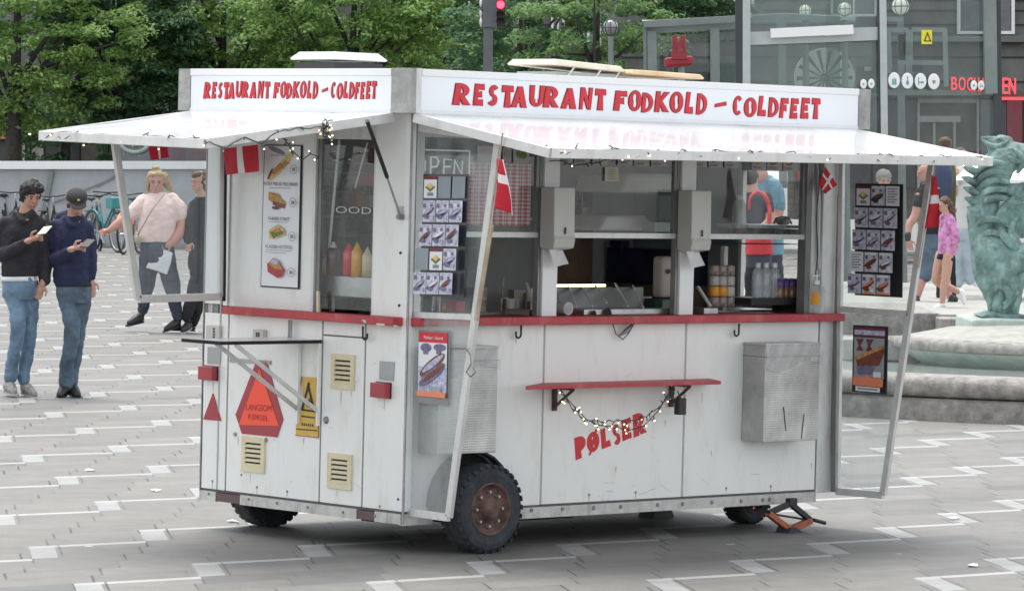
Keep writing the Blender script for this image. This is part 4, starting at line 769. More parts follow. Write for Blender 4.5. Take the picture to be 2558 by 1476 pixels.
# ---- wear: rust runs under screws and seams, scuffs, chipped counter corner
mat('rust_run', (.46, .36, .26), .7, var=.2, scale=30); mat('scuff', (.50, .50, .49), .7, var=.15, scale=30); mat('scuff_dark', (.30, .30, .29), .7, var=.2, scale=30)
m = MB(); r_ = random.Random(12)
def run(p, ax, ln, w, mt):       # tapered streak hanging from p on the panel facing -y (ax = x) or -x (ax = y)
    n_ = Vector((0, -.0008, 0)) if ax.x else Vector((-.0008, 0, 0)); m.face([p - ax * w + n_, p + ax * w + n_, p + ax * w * .7 + n_ - Vector((0, 0, ln * .6)), p + ax * w * .1 + n_ - Vector((0, 0, ln)), p - ax * w * .6 + n_ - Vector((0, 0, ln * .55))], mt)
AX, AY = Vector((1, 0, 0)), Vector((0, 1, 0))
for x, y in ((705, 1186), (1008, 1170), (1596, 1143), (1886, 1130), (1440, 520), (232, 140), (1200, 700), (880, 1000), (1500, 900), (2150, 980)): run(L('i', x, y), AX, r_.uniform(.03, .09), r_.uniform(.002, .004), 'rust_run')
for x, y in ((245, 1030), (545, 1070), (748, 1100), (1372, 1200), (1112, 425), (1180, 425), (1085, 1095), (500, 980), (1405, 475), (860, 740), (420, 730), (250, 360)): run(S('e', x, y), AY, r_.uniform(.03, .08), r_.uniform(.002, .004), 'rust_run')
for k in range(16):
    a = r_.uniform(.85, 3.05); z_ = r_.choice([r_.uniform(.24, .34), r_.uniform(.4, 1.1)]); ln = r_.uniform(.02, .10); th = r_.uniform(-.5, .5); p = Vector((a, -.0009, z_)); d = Vector((math.cos(th), 0, math.sin(th))) * ln; m.face([p, p + d, p + d + Vector((0, 0, .002)), p + Vector((0, 0, .0025))], 'scuff')
for k in range(14):
    a = r_.uniform(.08, 1.6); z_ = r_.choice([r_.uniform(.24, .34), r_.uniform(.4, 1.0)]); ln = r_.uniform(.02, .08); th = r_.uniform(-.6, .6); p = Vector((-.0009, a, z_)); d = Vector((0, math.cos(th), math.sin(th))) * ln; m.face([p, p + Vector((0, 0, .0025)), p + d + Vector((0, 0, .002)), p + d], 'scuff')
for (c0, c1, c2, c3) in (((.3, .42, .24, .30), 0, 0, 0),):
    pass
part(m, 'wear_marks')
m = MB()
for pts in ([(1340, 815), (1372, 820), (1380, 848), (1352, 838)], [(1455, 845), (1520, 850), (1522, 866), (1458, 864)], [(1590, 858), (1640, 868), (1600, 874)]): m.face([S('d', x, y, -.0765) for x, y in pts], 'scuff' if pts[0][0] != 1455 else 'cream_plastic')
part(m, 'paint_chip')
# ---- roof hatches
m = MB()
def hatch(P4, z0, th, name, lab, mt, tilt=0, inset=.05):
    A, B, C, D = [Vector(p) for p in P4]; m = MB(); cen = (A + B + C + D) / 4; up = Vector((0, 0, th)); top = [p + (cen - p).normalized() * inset + up for p in (A, B, C, D)]; lo = [A, B, C, D]; sk = [p - Vector((0, 0, .008)) for p in lo]
    m.add(lo + top + sk, [(4, 5, 6, 7), (0, 1, 5, 4), (1, 2, 6, 5), (2, 3, 7, 6), (3, 0, 4, 7), (0, 8, 9, 1), (1, 9, 10, 2), (2, 10, 11, 3), (3, 11, 8, 0), (11, 10, 9, 8)], mt); return part(m, name, lab, bevel=.01)
def topz(c, x, y, t0): return L(c, x, y, t0)
def onz(c, x, y, z): P_ = G(c, x, y, z); return Vector((P_.dot(SV), P_.dot(TV), z))
z1 = ZT + .17
a, b = L('c', 875, 155, .95), L('c', 1700, 155, .95)
zl = a.z; wdt = b.x - a.x
hc = CARTM.inverted() @ V('c', 1285, 155, 21.6 + .2); hz_ = hc.z
def rbox(cx, cy, z, wx, wy): return [(cx - wx, cy - wy, z), (cx + wx, cy - wy, z), (cx + wx, cy + wy, z), (cx - wx, cy + wy, z)]
h1 = hatch(rbox(hc.x, hc.y, hz_, .19, .19), hz_, .036, 'roof_hatch', 'white domed roof vent above the short sign', 'roof_grey_white')
m = MB(); m.box(hc.x - .17, hc.x + .17, hc.y - .17, hc.y + .17, ZT - .04, hz_ - .02, 'black'); part(m, 'vent_collar', parent=h1)
hc = CARTM.inverted() @ V('n', 1690, 790, 21.9); h2 = hatch([(hc.x - .28, hc.y - .18, hc.z + .012), (hc.x + .26, hc.y - .18, hc.z - .012), (hc.x + .26, hc.y + .2, hc.z - .012), (hc.x - .28, hc.y + .2, hc.z + .012)], 0, .026, 'roof_hatch', 'cream roof lid propped open above the long sign', 'lid_cream', inset=.03)
m = MB()
for dx in (-.16, .05, .2): m.obox((hc.x + dx, hc.y - .12, ZT - .03), (hc.x + dx + .05, hc.y - .16, hc.z), .012, .008, 'alu_light')
m.box(hc.x - .24, hc.x + .22, hc.y - .14, hc.y + .16, ZT - .04, hc.z - .03, 'interior_grey'); part(m, 'lid_stay', parent=h2)
hc = CARTM.inverted() @ V('l', 215, 770, 22.3); hatch([(hc.x - .37, hc.y - .2, hc.z + .005), (hc.x + .20, hc.y - .2, hc.z - .005), (hc.x + .2, hc.y + .2, hc.z - .005), (hc.x - .37, hc.y + .2, hc.z + .005)], 0, .020, 'roof_hatch', 'orange stained roof lid beside the cream one', mat('stained_cream', (.58, .44, .27), .5, var=.12, dirt=(.45, .22, .06), dscale=5), inset=.02)
# ---- string of lights draped on the awning edges and the shelf
def lights(path, name, lab, step=.06, jig=.02, lit=.5, seed=1, parent=None):
    r_ = random.Random(seed); m = MB(); b = MB(); P = [Vector(p) for p in path]; dense = []
    for i in range(len(P) - 1):
        n = max(1, int((P[i + 1] - P[i]).length / .03))
        for k in range(n): q = P[i].lerp(P[i + 1], k / n); dense.append(q + Vector((r_.uniform(-jig, jig) * .5, r_.uniform(-jig, jig) * .5, r_.uniform(-jig, jig))))
    dense.append(P[-1]); m.tube(dense, .0028, 'wire', 5)
    acc = 0
    for i in range(1, len(dense)):
        acc += (dense[i] - dense[i - 1]).length
        if acc > step:
            acc = 0; d = Vector((r_.uniform(-1, 1), r_.uniform(-.6, .2), r_.uniform(-1, .4))).normalized(); e = dense[i] + d * .022; m.tube([dense[i], e], .003, 'wire', 5)
            on = r_.random() < lit; b.ell(e + d * .006, (.0045, .0045, .0045), 'bulb' if on else 'bulb_off', 6, 4)
    o = part(m, name, lab, parent=parent)
    if b.v: part(b, 'bulb', parent=o)
    return o
e1 = [Vector((-1.14 - .15 * (1 - i / 14) , .06 + 1.58 * i / 14, 2.115 + (.006 if i % 2 else -.028))) for i in range(14, -1, -1)]
e2 = [Vector((-1.285 + .9 * i / 8, .055, 2.095 + .135 * i / 8 * .9 + (-.05 if i % 2 else -.0))) for i in range(0, 5)]
clump = S('c', 1190, 680, -.55)
lights(e1 + e2 + [clump], 'light_string', 'string of small lights around the short awning', .11, .008, .35, 3)
lights([clump + Vector((rnd.uniform(-.02, .02), rnd.uniform(-.035, .035), rnd.uniform(-.07, .04))) for _ in range(16)], 'light_string', None, .03, .01, .9, 5)
lights([S('c', 760, 700, -.6), S('c', 800, 760, -.5), S('c', 870, 800, -.4), S('c', 920, 890, -.2), S('c', 1005, 950, -.1), S('c', 1060, 905, -.05), S('c', 1130, 925, -.03)], 'light_string', None, .05, .006, .5, 6)
e3 = [Vector((.05 + 3.3 * i / 40, -.99 - .045 * i / 40, 2.105 + .02 * i / 40 + (-.045 if i % 3 == 1 else .0))) for i in range(41)]
lights([Vector((.3, -.35, 2.20)), Vector((.25, -.6, 2.13))] + e3, 'light_string', 'string of small lights along the long awning edge', .12, .010, .4, 8)
lights([L('h', 220, 185, -.02), L('h', 330, 190, -.03), L('h', 372, 222, -.03), L('h', 490, 215, -.03), L('h', 632, 188, -.03), L('h', 695, 162, -.03), L('h', 830, 160, -.03), L('h', 1060, 120, -.04)], 'light_string', None, .07, .006, .6, 9)
A_, B_ = L('i', 520, 505, -.17), L('i', 1260, 490, -.17)
for k, (dz, sd_) in enumerate(((.19, 11), (.225, 12))):
    lights([A_.lerp(B_, t) - Vector((0, 0, dz * 4 * t * (1 - t) * (1 + .12 * math.sin(t * 9 + k)))) for t in [i / 14 for i in range(15)]], 'light_string', 'festoon of small lights hanging from the red shelf' if k == 0 else None, .028, .010, .6, sd_)
m = MB(); p = L('i', 1300, 610, -.12); m.box(p.x - .03, p.x + .025, p.y - .02, p.y + .02, p.z - .045, p.z + .045, 'black'); m.tube([p + Vector((0, 0, .045)), L('i', 1280, 510, -.14)], .004, 'wire', 5); part(m, 'plug_box', bevel=.008)
m = MB(); m.tube([L('h', 2250, 170, .02), L('h', 2262, 500, .02), L('h', 2258, 800, .02), L('h', 2265, 1010, .02)], .010, 'tissue', 6); m.tube([L('h', 2262, 180, .005) + Vector((.01 * math.sin(i), 0, 0)) + Vector((0, 0, -.066 * i)) for i in range(11)], .003, 'wire', 5); part(m, 'light_string', 'rolled up light string tied along the far post')
# wooden battens on the side screens' edges
m = MB(); a, b = S('z', 1228, 560, NS - .03), S('z', 1190, 800, NS - .03); m.obox(a, b, .022, .012, 'wood', up=(1, 0, 0)); part(m, 'batten', parent=near)
m = MB(); a, b = S('g', 225, 490, NS - .02), S('g', 452, 492, NS - .02)
m.tube([S('g', 228, 490, NS - .02), S('g', 298, 492, NS - .03), S('g', 318, 520, NS - .04), S('g', 322, 560, NS - .04), S('g', 300, 600, NS - .04), S('g', 320, 620, NS - .04), S('g', 342, 600, NS - .04), S('g', 330, 578, NS - .04)], .004, 'alu_dark', 6); part(m, 'wire_hook', parent=near)
# ================================================================== THINGS HANGING ON OR STANDING IN THE CART
# flags
def flag_panel(name, label, TLw, TRw, BRw, BLw, cols=8, rows=8, fold=.015, cross=(.36, .5), th=.10, pole=None, group='Danish flags on the cart', vx=False):
    c = [Vector(p) for p in (TLw, TRw, BRw, BLw)]; loc = c[0]; th_ = empty(name, label, 'flag', CARTM @ Matrix.Translation(loc), group)
    n_ = (c[1] - c[0]).cross(c[3] - c[0]).normalized(); m = MB(); N = 24; M_ = 24; vs = []
    for j in range(M_ + 1):
        for i in range(N + 1):
            u, v = i / N, j / M_; P_ = (c[0] * (1 - u) + c[1] * u) * (1 - v) + (c[3] * (1 - u) + c[2] * u) * v; vs.append(P_ + n_ * fold * math.sin(u * 7 + v * 2.5) * (.3 + v) - loc)
    for j in range(M_):
        for i in range(N):
            u, v = (i + .5) / N, (j + .5) / M_
            w_ = (abs(u - cross[0]) < th * .6) or (abs(v - cross[1]) < th * .6)
            m.f.append([j * (N + 1) + i, j * (N + 1) + i + 1, (j + 1) * (N + 1) + i + 1, (j + 1) * (N + 1) + i]); m.m.append(m.mi('flag_white' if w_ else 'flag_red'))
    m.v = [tuple(v) for v in vs]; o = m.build('cloth', th_, smooth=True); s_ = o.modifiers.new('solid', 'SOLIDIFY'); s_.thickness = .0015
    if pole: q = MB(); q.tube([Vector(pole[0]) - loc, Vector(pole[1]) - loc], .004, 'wood', 6); q.build('stick', th_)
    return th_
flag_panel('flag', 'large hanging Danish flag beside the tall menu poster', S('c', 362, 790, -.12), S('c', 636, 758, -.12), S('c', 655, 1040, -.12), S('c', 390, 1068, -.12), cross=(.5, .16), th=.12, fold=.006)
flag_panel('flag', 'small Danish flag hanging above the head of the woman in the pink top', L('q', 1455, 512, LS - .30), L('q', 1700, 512, LS - .30), L('q', 1725, 775, LS - .30), L('q', 1500, 810, LS - .30), cross=(.47, .2), th=.10, fold=.004)
flag_panel('flag', 'small tilted Danish flag on the post by the sanitiser bottle', L('h', 2310, 232, -.05), L('h', 2400, 370, -.05), L('h', 2310, 440, -.05), L('h', 2262, 372, -.05), cross=(.5, .4), th=.12, fold=.004)
flag_panel('flag', 'drooping red and white flag on a pole at the near side screen', S('f', 700, 745, NS - .06), S('f', 745, 755, NS - .06), S('f', 815, 1165, NS - .06), S('f', 675, 1080, NS - .06), cross=(1.0, .38), th=.13, fold=.02, pole=(S('f', 745, 560, NS - .06), S('f', 640, 1300, NS - .06)))
flag_panel('flag', 'drooping red and white flag on a pole at the far side screen', S('j', 952, 225, RS - .06), S('j', 985, 240, RS - .06), S('j', 1003, 590, RS - .06), S('j', 895, 625, RS - .06), cross=(.2, .45), th=.14, fold=.02, pole=(S('j', 990, 95, RS - .06), S('j', 860, 900, RS - .06)))
flag_panel('flag', 'faint small flag hanging inside the far window', L('h', 2105, 150, .5), L('h', 2172, 150, .5), L('h', 2168, 330, .5), L('h', 2105, 325, .5), cross=(.5, .4), th=.14, fold=.004)
# quilted steel litter boxes
def litter_box(P4, label, dep, marks=()):
    a, b, z1, z0 = P4; t = cthing('litter_box', label, 'litter bin', (a, -dep, z0)); m = MB()
    m.box(a, b, -dep, -.004, z0, z1, 'quilted'); ob = sub(m, 'box_body', t, bevel=.004)
    m = MB(); m.box(a - .003, b + .003, -dep - .003, -.003, z1 - .065, z1 - .060, 'alu_dark'); m.box(a - .004, b + .004, -dep - .004, -.003, z1, z1 + .012, 'stainless'); sub(m, 'lid', t)
    m = MB(); vs = []; n = 16
    for j in range(5):
        for i in range(n + 1): u = i / n; v = j / 4; vs.append((a - .006 + (b - a + .016) * u, -dep - .008 - .010 * abs(math.sin(u * 13 + v * 3)) - .004 * math.sin(u * 37), z1 + .008 - v * (.13 + .03 * math.sin(u * 6))))
    m.add(vs, [(j * (n + 1) + i, j * (n + 1) + i + 1, (j + 1) * (n + 1) + i + 1, (j + 1) * (n + 1) + i) for j in range(4) for i in range(n)], 'bag_plastic'); sub(m, 'bin_bag', t, smooth=True)
    m = MB()
    for (x0, y0, x1, y1) in marks: A, B = L('i', x0, y0, -dep - .002), L('i', x1, y1, -dep - .002); m.obox(A, B, .004, .002, 'ink')
    if marks: sub(m, 'scratch', t)
mat('quilted', (.48, .48, .47), .36, metal=.6, var=.22, scale=5, bump=.10, bscale=240, wave=True, dirt=(.36, .35, .33), dscale=4)
a_ = L('i', 1712, 830, -.03); a = L('i', 1845, 830, -.18).x; b = L('i', 2200, 830, -.18).x; z1 = L('i', 2000, 215, -.18).z; z0 = L('i', 2000, 838, -.18).z
litter_box((a, b, z1, z0), 'quilted steel bin box with plastic bag below the far end of the counter', .17, ((1970, 615, 1985, 770), (2103, 660, 2085, 820)))
a = L('g', 250, 960, -.16).x - .12; b = L('g', 440, 960, -.16).x; z1 = L('g', 400, 492, -.16).z; z0 = L('g', 400, 966, -.16).z
litter_box((a, b, z1, z0), 'quilted steel bin box with plastic bag above the near wheel', .15)
# hand sanitiser bottle
def bottle(name, label, cat, loc, r, h, mt, cap='nozzle_white', capr=.5, caph=.2, pump=False, lab=None, group=None, cone=False):
    t = cthing(name, label, cat, loc, group); m = MB()
    body = [(0, 0), (r * .95, 0), (r, .01), (r, h * .62), (r * .8, h * .74), (r * capr, h * .82), (r * capr, h * .84)] if not cone else [(0, 0), (r, 0), (r, h * .7), (r * .75, h * .8), (r * .5, h * .84)]
    m.lathe((0, 0, 0), body, mt, 16); m.build('body', t, smooth=True)
    m = MB()
    if cone: m.lathe((0, 0, 0), [(r * .62, h * .82), (r * .45, h * .88), (r * .12, h), (0, h)], cap, 12)
    else: m.lathe((0, 0, 0), [(r * capr * 1.1, h * .82), (r * capr * 1.1, h * (.82 + caph * .6)), (0, h * (.82 + caph * .6))], cap, 12)
    if pump: m.tube([(0, 0, h * .9), (0, 0, h * 1.06)], .006, cap, 8); m.box(-.05, .012, -.012, .012, h * 1.05, h * 1.09, cap)
    m.build('cap', t, smooth=not pump)
    if lab: m = MB(); m.lathe((0, 0, 0), [(r * 1.01, h * lab[1]), (r * 1.01, h * lab[2])], lab[0], 16, a0=lab[3], a1=lab[4]); m.build('paper_label', t)
    return t
p = L('h', 2252, 1340, -.03); bottle('sanitiser_bottle', 'clear pump bottle with orange label on the red counter', 'pump bottle', (p.x, -.015, ZC), .052, .20, 'clear_bottle', pump=True, capr=.35, lab=('label_orange', .25, .6, math.radians(190), math.radians(245)))
# sauce bottles in the end window
zs_ = S('u', 240, 1110, .12).z - .02
kinds = [(72, 970, 'clear_bottle', 'nozzle_white', 'slim clear bottle leftmost in the end window', .022), (128, 985, 'mayo', 'nozzle_white', 'pale yellow sauce bottle second from the left in the end window', .035), (205, 860, 'choc', 'nozzle_white', 'dark brown sauce bottle with white nozzle in the end window', .040), (300, 870, 'ketchup', 'ketchup', 'red ketchup bottle in the end window', .034), (385, 865, 'mustard', 'mustard', 'orange mustard bottle in the end window', .034), (440, 900, 'mayo', 'mayo', 'cream coloured sauce bottle at the right edge of the end window', .030)]
for i, (x, yt, mt, cp, lab, r) in enumerate(kinds):
    p = S('u', x, yt, .14); zb0 = S('u', 240, 1125, .14).z; bottle('sauce_bottle', lab, 'sauce bottle', (.10 + .02 * (i % 2), p.y, zb0), r * .9, max(.1, p.z - zb0), mt, cp, cone=True)
TL, TR, BR, BL = S('u', 95, 1115, .08), S('u', 455, 1118, .08), S('u', 452, 1290, .08), S('u', 70, 1262, .08)
t = cthing('sauce_tray', 'steel sauce tray holding bottles in the end window', 'tray', (.08, BR.y, BR.z)); m = MB(); m.box(.08, .085, BR.y, BL.y, BR.z, TL.z, 'stainless'); m.box(.085, .24, BR.y, BL.y, BR.z + .0, BR.z + .006, 'stainless'); m.box(.235, .24, BR.y, BL.y, BR.z + .006, TL.z, 'stainless'); sub(m, 'tray_body', t, bevel=.002)
m = MB()
for yy in (BR.y + .03, BL.y - .03): m.box(.12, .14, yy - .01, yy + .01, ZC - .0, BR.z, 'stainless')
sub(m, 'leg', t)
m = MB(); mat('dark_clutter', (.06, .045, .045), .5, var=.9, scale=22); mat('clutter_light', (.35, .30, .26), .6, var=.6, scale=20)
# shelves with packets inside the end window
t = cthing('packet_shelf', 'dark rack of packets behind the end window', 'shelf', (.5, 1.3, ZC)); 
rk = MB(); y0, y1 = S('u', 470, 500, .62).y, S('u', 60, 500, .62).y
for yy in (262, 332, 480): z = S('u', 240, yy, .6).z; rk.box(.6, .8, y0 - .1, y1 + .1, z - .006, z, 'alu_light')
rk.box(.8, .82, y0 - .3, y1 + .3, ZC - .1, 2.15, 'interior_grey'); sub(rk, 'rack', t)
rr = random.Random(4); cols = ['maroon', 'dark_clutter', 'ketchup', 'clutter_light', 'grey_plate', 'mustard', 'black', 'interior_cream']
for i, (x0, y0_, x1, y1_, mt) in enumerate([(75, 350, 130, 450, 'dark_clutter'), (215, 340, 320, 478, 'clutter_light'), (330, 335, 470, 440, 'ketchup'), (225, 482, 270, 560, 'grey_plate'), (268, 480, 325, 600, 'deep_red'), (328, 480, 388, 600, 'label_orange'), (395, 500, 440, 600, 'grey_plastic'), (75, 490, 130, 590, 'clutter_light'), (135, 690, 240, 830, 'interior_cream'), (250, 680, 440, 800, 'dark_clutter'), (60, 270, 180, 330, 'black'), (60, 1290, 130, 1380, 'clutter_light'), (255, 1290, 440, 1390, 'dark_clutter'), (135, 1295, 250, 1400, 'black')]):
    a, b = S('u', x0, y0_, .62), S('u', x1, y1_, .62); m = MB(); m.box(.62, .72, b.y, a.y, b.z, a.z, mt); tt = cthing('packet', None, None, (.62, b.y, b.z)); bpy.data.objects.remove(tt)
    o = sub(m, 'packet', t, bevel=.006)
# white lettering inside the end window and leaning stick
m = MB(); TL, TR, BL = S('u', 160, 592, .0), S('u', 432, 600, .0), S('u', 160, 642, .0); vs, fs = textgeo('OOD'); m.add([Vector((.016, 0, 0)) + Vector((0, BL.y + (TR.y - BL.y) * x, BL.z + (TL.z - BL.z) * y)) for x, y in vs], fs, 'grey_plastic'); part(m, 'window_lettering')
m = MB(); m.obox(S('u', 45, 1235, -.02), S('u', 45, 1400, -.02), .018, .012, 'cream_plastic', up=(1, 0, 0)); part(m, 'post_stub')
t = cthing('rod', 'pale rod leaning behind the end window', 'rod', (.1, .8, ZC)); m = MB(); m.tube([S('u', 205, 90, .1), S('u', 120, 985, .1)], .008, 'alu_light', 6); sub(m, 'shaft', t)
t = cthing('thin_rod', 'thin bright rod leaning near the right of the end window', 'rod', (.12, .5, 1.7)); m = MB(); m.tube([S('u', 418, 110, .12), S('u', 325, 455, .12)], .005, 'alu_light', 6); sub(m, 'shaft', t)
# serving side interior: warmers, cups, racks, water, jars
def boxL(c, x0, y0, x1, y1, t0, dep, mt, nm, lab, cat, bev=.01, pts=None, group=None):
    a, b = L(c, x0, y0, t0), L(c, x1, y1, t0); th = cthing(nm, lab, cat, (a.x, t0, b.z), group); m = MB(); m.box(a.x, b.x, t0, t0 + dep, b.z, a.z, mt); sub(m, 'body', th, bevel=bev); return th, a, b
pts = [(825, 280), (1185, 285), (1170, 430), (770, 432)]; P_ = [L('h', x, y, .55) for x, y in pts]; th = cthing('extractor_hood', 'pale rounded extractor hood inside the middle window', 'hood', tuple(P_[3])); m = MB(); m.prism(P_, (0, .4, 0), 'hood_white'); sub(m, 'body', th, bevel=.02)
pts = [(660, 600), (1012, 605), (960, 720), (600, 718)]; P_ = [L('h', x, y, .50) for x, y in pts]; th = cthing('bread_warmer', 'pale bread warmer inside the middle window', 'food warmer', tuple(P_[3])); m = MB(); m.prism(P_, (0, .35, 0), 'hood_white'); sub(m, 'body', th, bevel=.02)
boxL('h', 1055, 425, 1180, 650, .32, .12, 'dark_green', 'soap_dispenser', 'dark green dispenser hanging beside the second post', 'dispenser', .02)
boxL('h', 1020, 650, 1165, 728, .34, .10, 'grey_plate', 'small_box', 'small pale box below the dark green dispenser', 'box', .006)
th, a, b = boxL('h', 1075, 912, 1170, 1225, .22, .08, 'interior_cream', 'coffee_flask', 'tall cream flask on a dark base behind the counter', 'flask', .02)
m = MB(); p = L('h', 1120, 1025, .215); m.ell(p, (.018, .003, .014), 'ink'); sub(m, 'emblem', th)
m = MB(); c0, c1 = L('h', 1070, 1235, .2), L('h', 1195, 1345, .2); m.box(c0.x, c1.x, .2, .34, ZC, c0.z, 'dark_green'); sub(m, 'base', th, bevel=.008)
# slanted sausage tray dividers
t = cthing('sausage_warmer', 'steel sausage warmer with slanted dividers behind the counter', 'food warmer', (1.0, .1, ZC))
m = MB()
for (x0, y0, x1, y1) in ((190, 320, 265, 560), (410, 250, 530, 580), (625, 255, 800, 560), (850, 230, 1030, 500), (1180, 195, 1385, 560), (1470, 230, 1640, 590)):
    A, B = L('t', x0, y0, .30), L('t', x1, y1, .12); m.obox(A, B, .016, .008, 'alu_light', up=(0, 1, 0))
sub(m, 'divider', t)
m = MB(); A, B = L('t', 200, 250, .3), L('t', 1640, 570, .3); m.box(A.x, B.x, .3, .31, ZC, A.z, 'dark_steel' if False else 'alu_dark'); m.box(A.x, B.x + .15, .08, .3, ZC, L('t', 1200, 610, .08).z, 'stainless'); sub(m, 'tray', t, bevel=.003)
m = MB(); A, B = L('t', 180, 205, .34), L('t', 1005, 235, .34); m.box(A.x, B.x, .335, .345, B.z, A.z, 'tube_light'); sub(m, 'light_tube', t)
m = MB()
for x, r in ((590, .020), (815, .020), (1045, .03)): p = L('t', x, 690, .07); m.lathe((p.x, .07, ZC), [(r, -.0), (r, .12)], 'deep_red', 10, 'Y', 0, math.pi); m.prism([(p.x + r * math.cos(k * math.pi / 8), .069, ZC + r * 1.3 * math.sin(k * math.pi / 8)) for k in range(9)], (0, -.002, 0), 'shadow_gap')
sub(m, 'opening', t)
p = L('t', 400, 640, .06); t = cthing('paper_roll', 'white rolled tray lying at the left of the sausage warmer', 'roll', (p.x, .06, ZC)); m = MB(); m.lathe((p.x, .06, ZC + .036), [(0, -.001), (.034, -.001), (.036, .002), (.036, .12), (0, .12)], 'grey_plastic', 18, 'Y'); m.lathe((p.x, .06, ZC + .036), [(0, -.003), (.026, -.003)], 'grey_plate', 16, 'Y'); sub(m, 'roll', t, smooth=False)
for (x0, y0, x1, y1, lab) in ((45, 1115, 120, 1330, 'slanted steel divider left of the first post'), (1345, 1140, 1440, 1290, 'slanted steel divider right of the second post')):
    A, B = L('h', x0, y0, .2), L('h', x1, y1, .1); t = cthing('steel_divider', lab, 'divider', tuple(B)); m = MB(); m.obox(A, B, .018, .01, 'alu_light', up=(0, 1, 0)); m.box(B.x - .06, B.x + .05, .09, .28, ZC, ZC + .03, 'stainless'); sub(m, 'bar', t)
# stacked drink packs
for j in range(4):
    for i in range(3):
        x0 = 1468 + i * 59; y0 = 980 + j * 80; a, b = L('h', x0, y0, .22), L('h', x0 + 55, y0 + 74, .22); th = cthing('drink_can', None, 'drink can', (a.x, .22, b.z), 'drink cans stacked right of the second post'); tag(th, ('pale' if j < 2 else 'orange banded' if j == 2 else 'grey') + ' drink can in row %s of the stack right of the second post' % ('one', 'two', 'three', 'four')[j], None)
        m = MB(); r = (b.x - a.x) / 2; m.lathe(((a.x + b.x) / 2, .25, b.z), [(0, 0), (r * .9, 0), (r, .005), (r, (a.z - b.z) * .85), (r * .8, a.z - b.z), (0, a.z - b.z)], ('clutter_light', 'grey_plastic_side', 'label_orange' if i < 2 else 'beige', 'clutter_light')[j], 12); sub(m, 'body', th, smooth=True)
t = cthing('display_stand', 'dark tiered drinks stand in the right serving window', 'display stand', (2.3, .1, ZC)); m = MB()
a, b = L('s', 100, 1030, .16), L('s', 950, 1120, .16); m.box(a.x, b.x, .1, .34, b.z, a.z, 'black'); c0 = L('s', 750, 1150, .16); m.box(c0.x, b.x, .1, .3, ZC, b.z, 'black'); m.box(a.x - .02, a.x + .01, .3, .33, ZC, L('s', 80, 310, .3).z, 'alu_light')
a, b = L('s', 60, 230, .16), L('s', 960, 330, .16); m.box(a.x, b.x, .12, .36, b.z + .02, a.z - .02, 'dark_clutter'); sub(m, 'shelf_unit', t, bevel=.004)
bt = None
for j in range(2):
    for i in range(3):
        x = (285, 400, 520)[i] + j * 6; yb = 1020 if j == 0 else 1015; p = L('s', x, 1025, .17 + .06 * j); top = L('s', x, 500, .17 + .06 * j)
        bottle('water_bottle', ('left', 'middle', 'right')[i] + ' water bottle of the ' + ('front' if j == 0 else 'back') + ' row on the drinks stand', 'water bottle', (p.x, .17 + .06 * j, p.z), .032, (top.z - p.z) * .98, 'bottle_glass', 'nozzle_white', .42, .2, group='water bottles on the drinks stand')
for i in range(4):
    x = 590 + i * 90; p = L('s', x, 1050, .15 + .02 * (i % 2)); top = L('s', x, 755, .15); t = cthing('jar', ('first', 'second', 'third', 'fourth')[i] + ' purple lidded jar from the left on the drinks stand', 'jar', tuple(p), 'purple lidded jars'); m = MB(); h = top.z - p.z; r = .028
    m.lathe((p.x, p.y, p.z), [(0, 0), (r * .9, 0), (r, .006), (r, h * .6), (r * .9, h * .62)], 'jar_brown', 14); sub(m, 'body', t, smooth=True); m = MB(); m.lathe((p.x, p.y, p.z), [(r * 1.02, h * .6), (r * 1.06, h * .64), (r * 1.06, h * .96), (0, h)], 'label_purple', 14); sub(m, 'lid', t, smooth=True)
a, b = L('s', 105, 1130, .3), L('s', 745, 1215, .3); 
# grill tray with items seen above the mid rail
a, b = L('h', 1680, 670, .3), L('h', 2110, 700, .3); t = cthing('grill_tray', 'dark tray with wire handles above the mid rail of the right window', 'tray', tuple(a)); m = MB(); m.box(a.x, b.x, .25, .5, b.z, a.z, 'alu_light'); a, b = L('h', 1690, 702, .3), L('h', 2150, 748, .3); m.box(a.x, b.x, .28, .5, b.z, a.z, 'dark_clutter'); sub(m, 'tray_body', t, bevel=.003)
m = MB(); m.tube([L('h', 1920, 665, .35), L('h', 1935, 625, .35), L('h', 1975, 612, .35), L('h', 2030, 615, .35), L('h', 2055, 665, .35)], .006, 'black', 6); m.ell(L('h', 1990, 645, .38), (.05, .04, .025), 'clutter_light'); sub(m, 'handle', t)
p = L('h', 1660, 620, .3); bottle('tall_bottle', 'tall clear bottle behind the glass left of the grill tray', 'bottle', tuple(L('h', 1655, 700, .3)), .04, .2, 'clear_bottle')
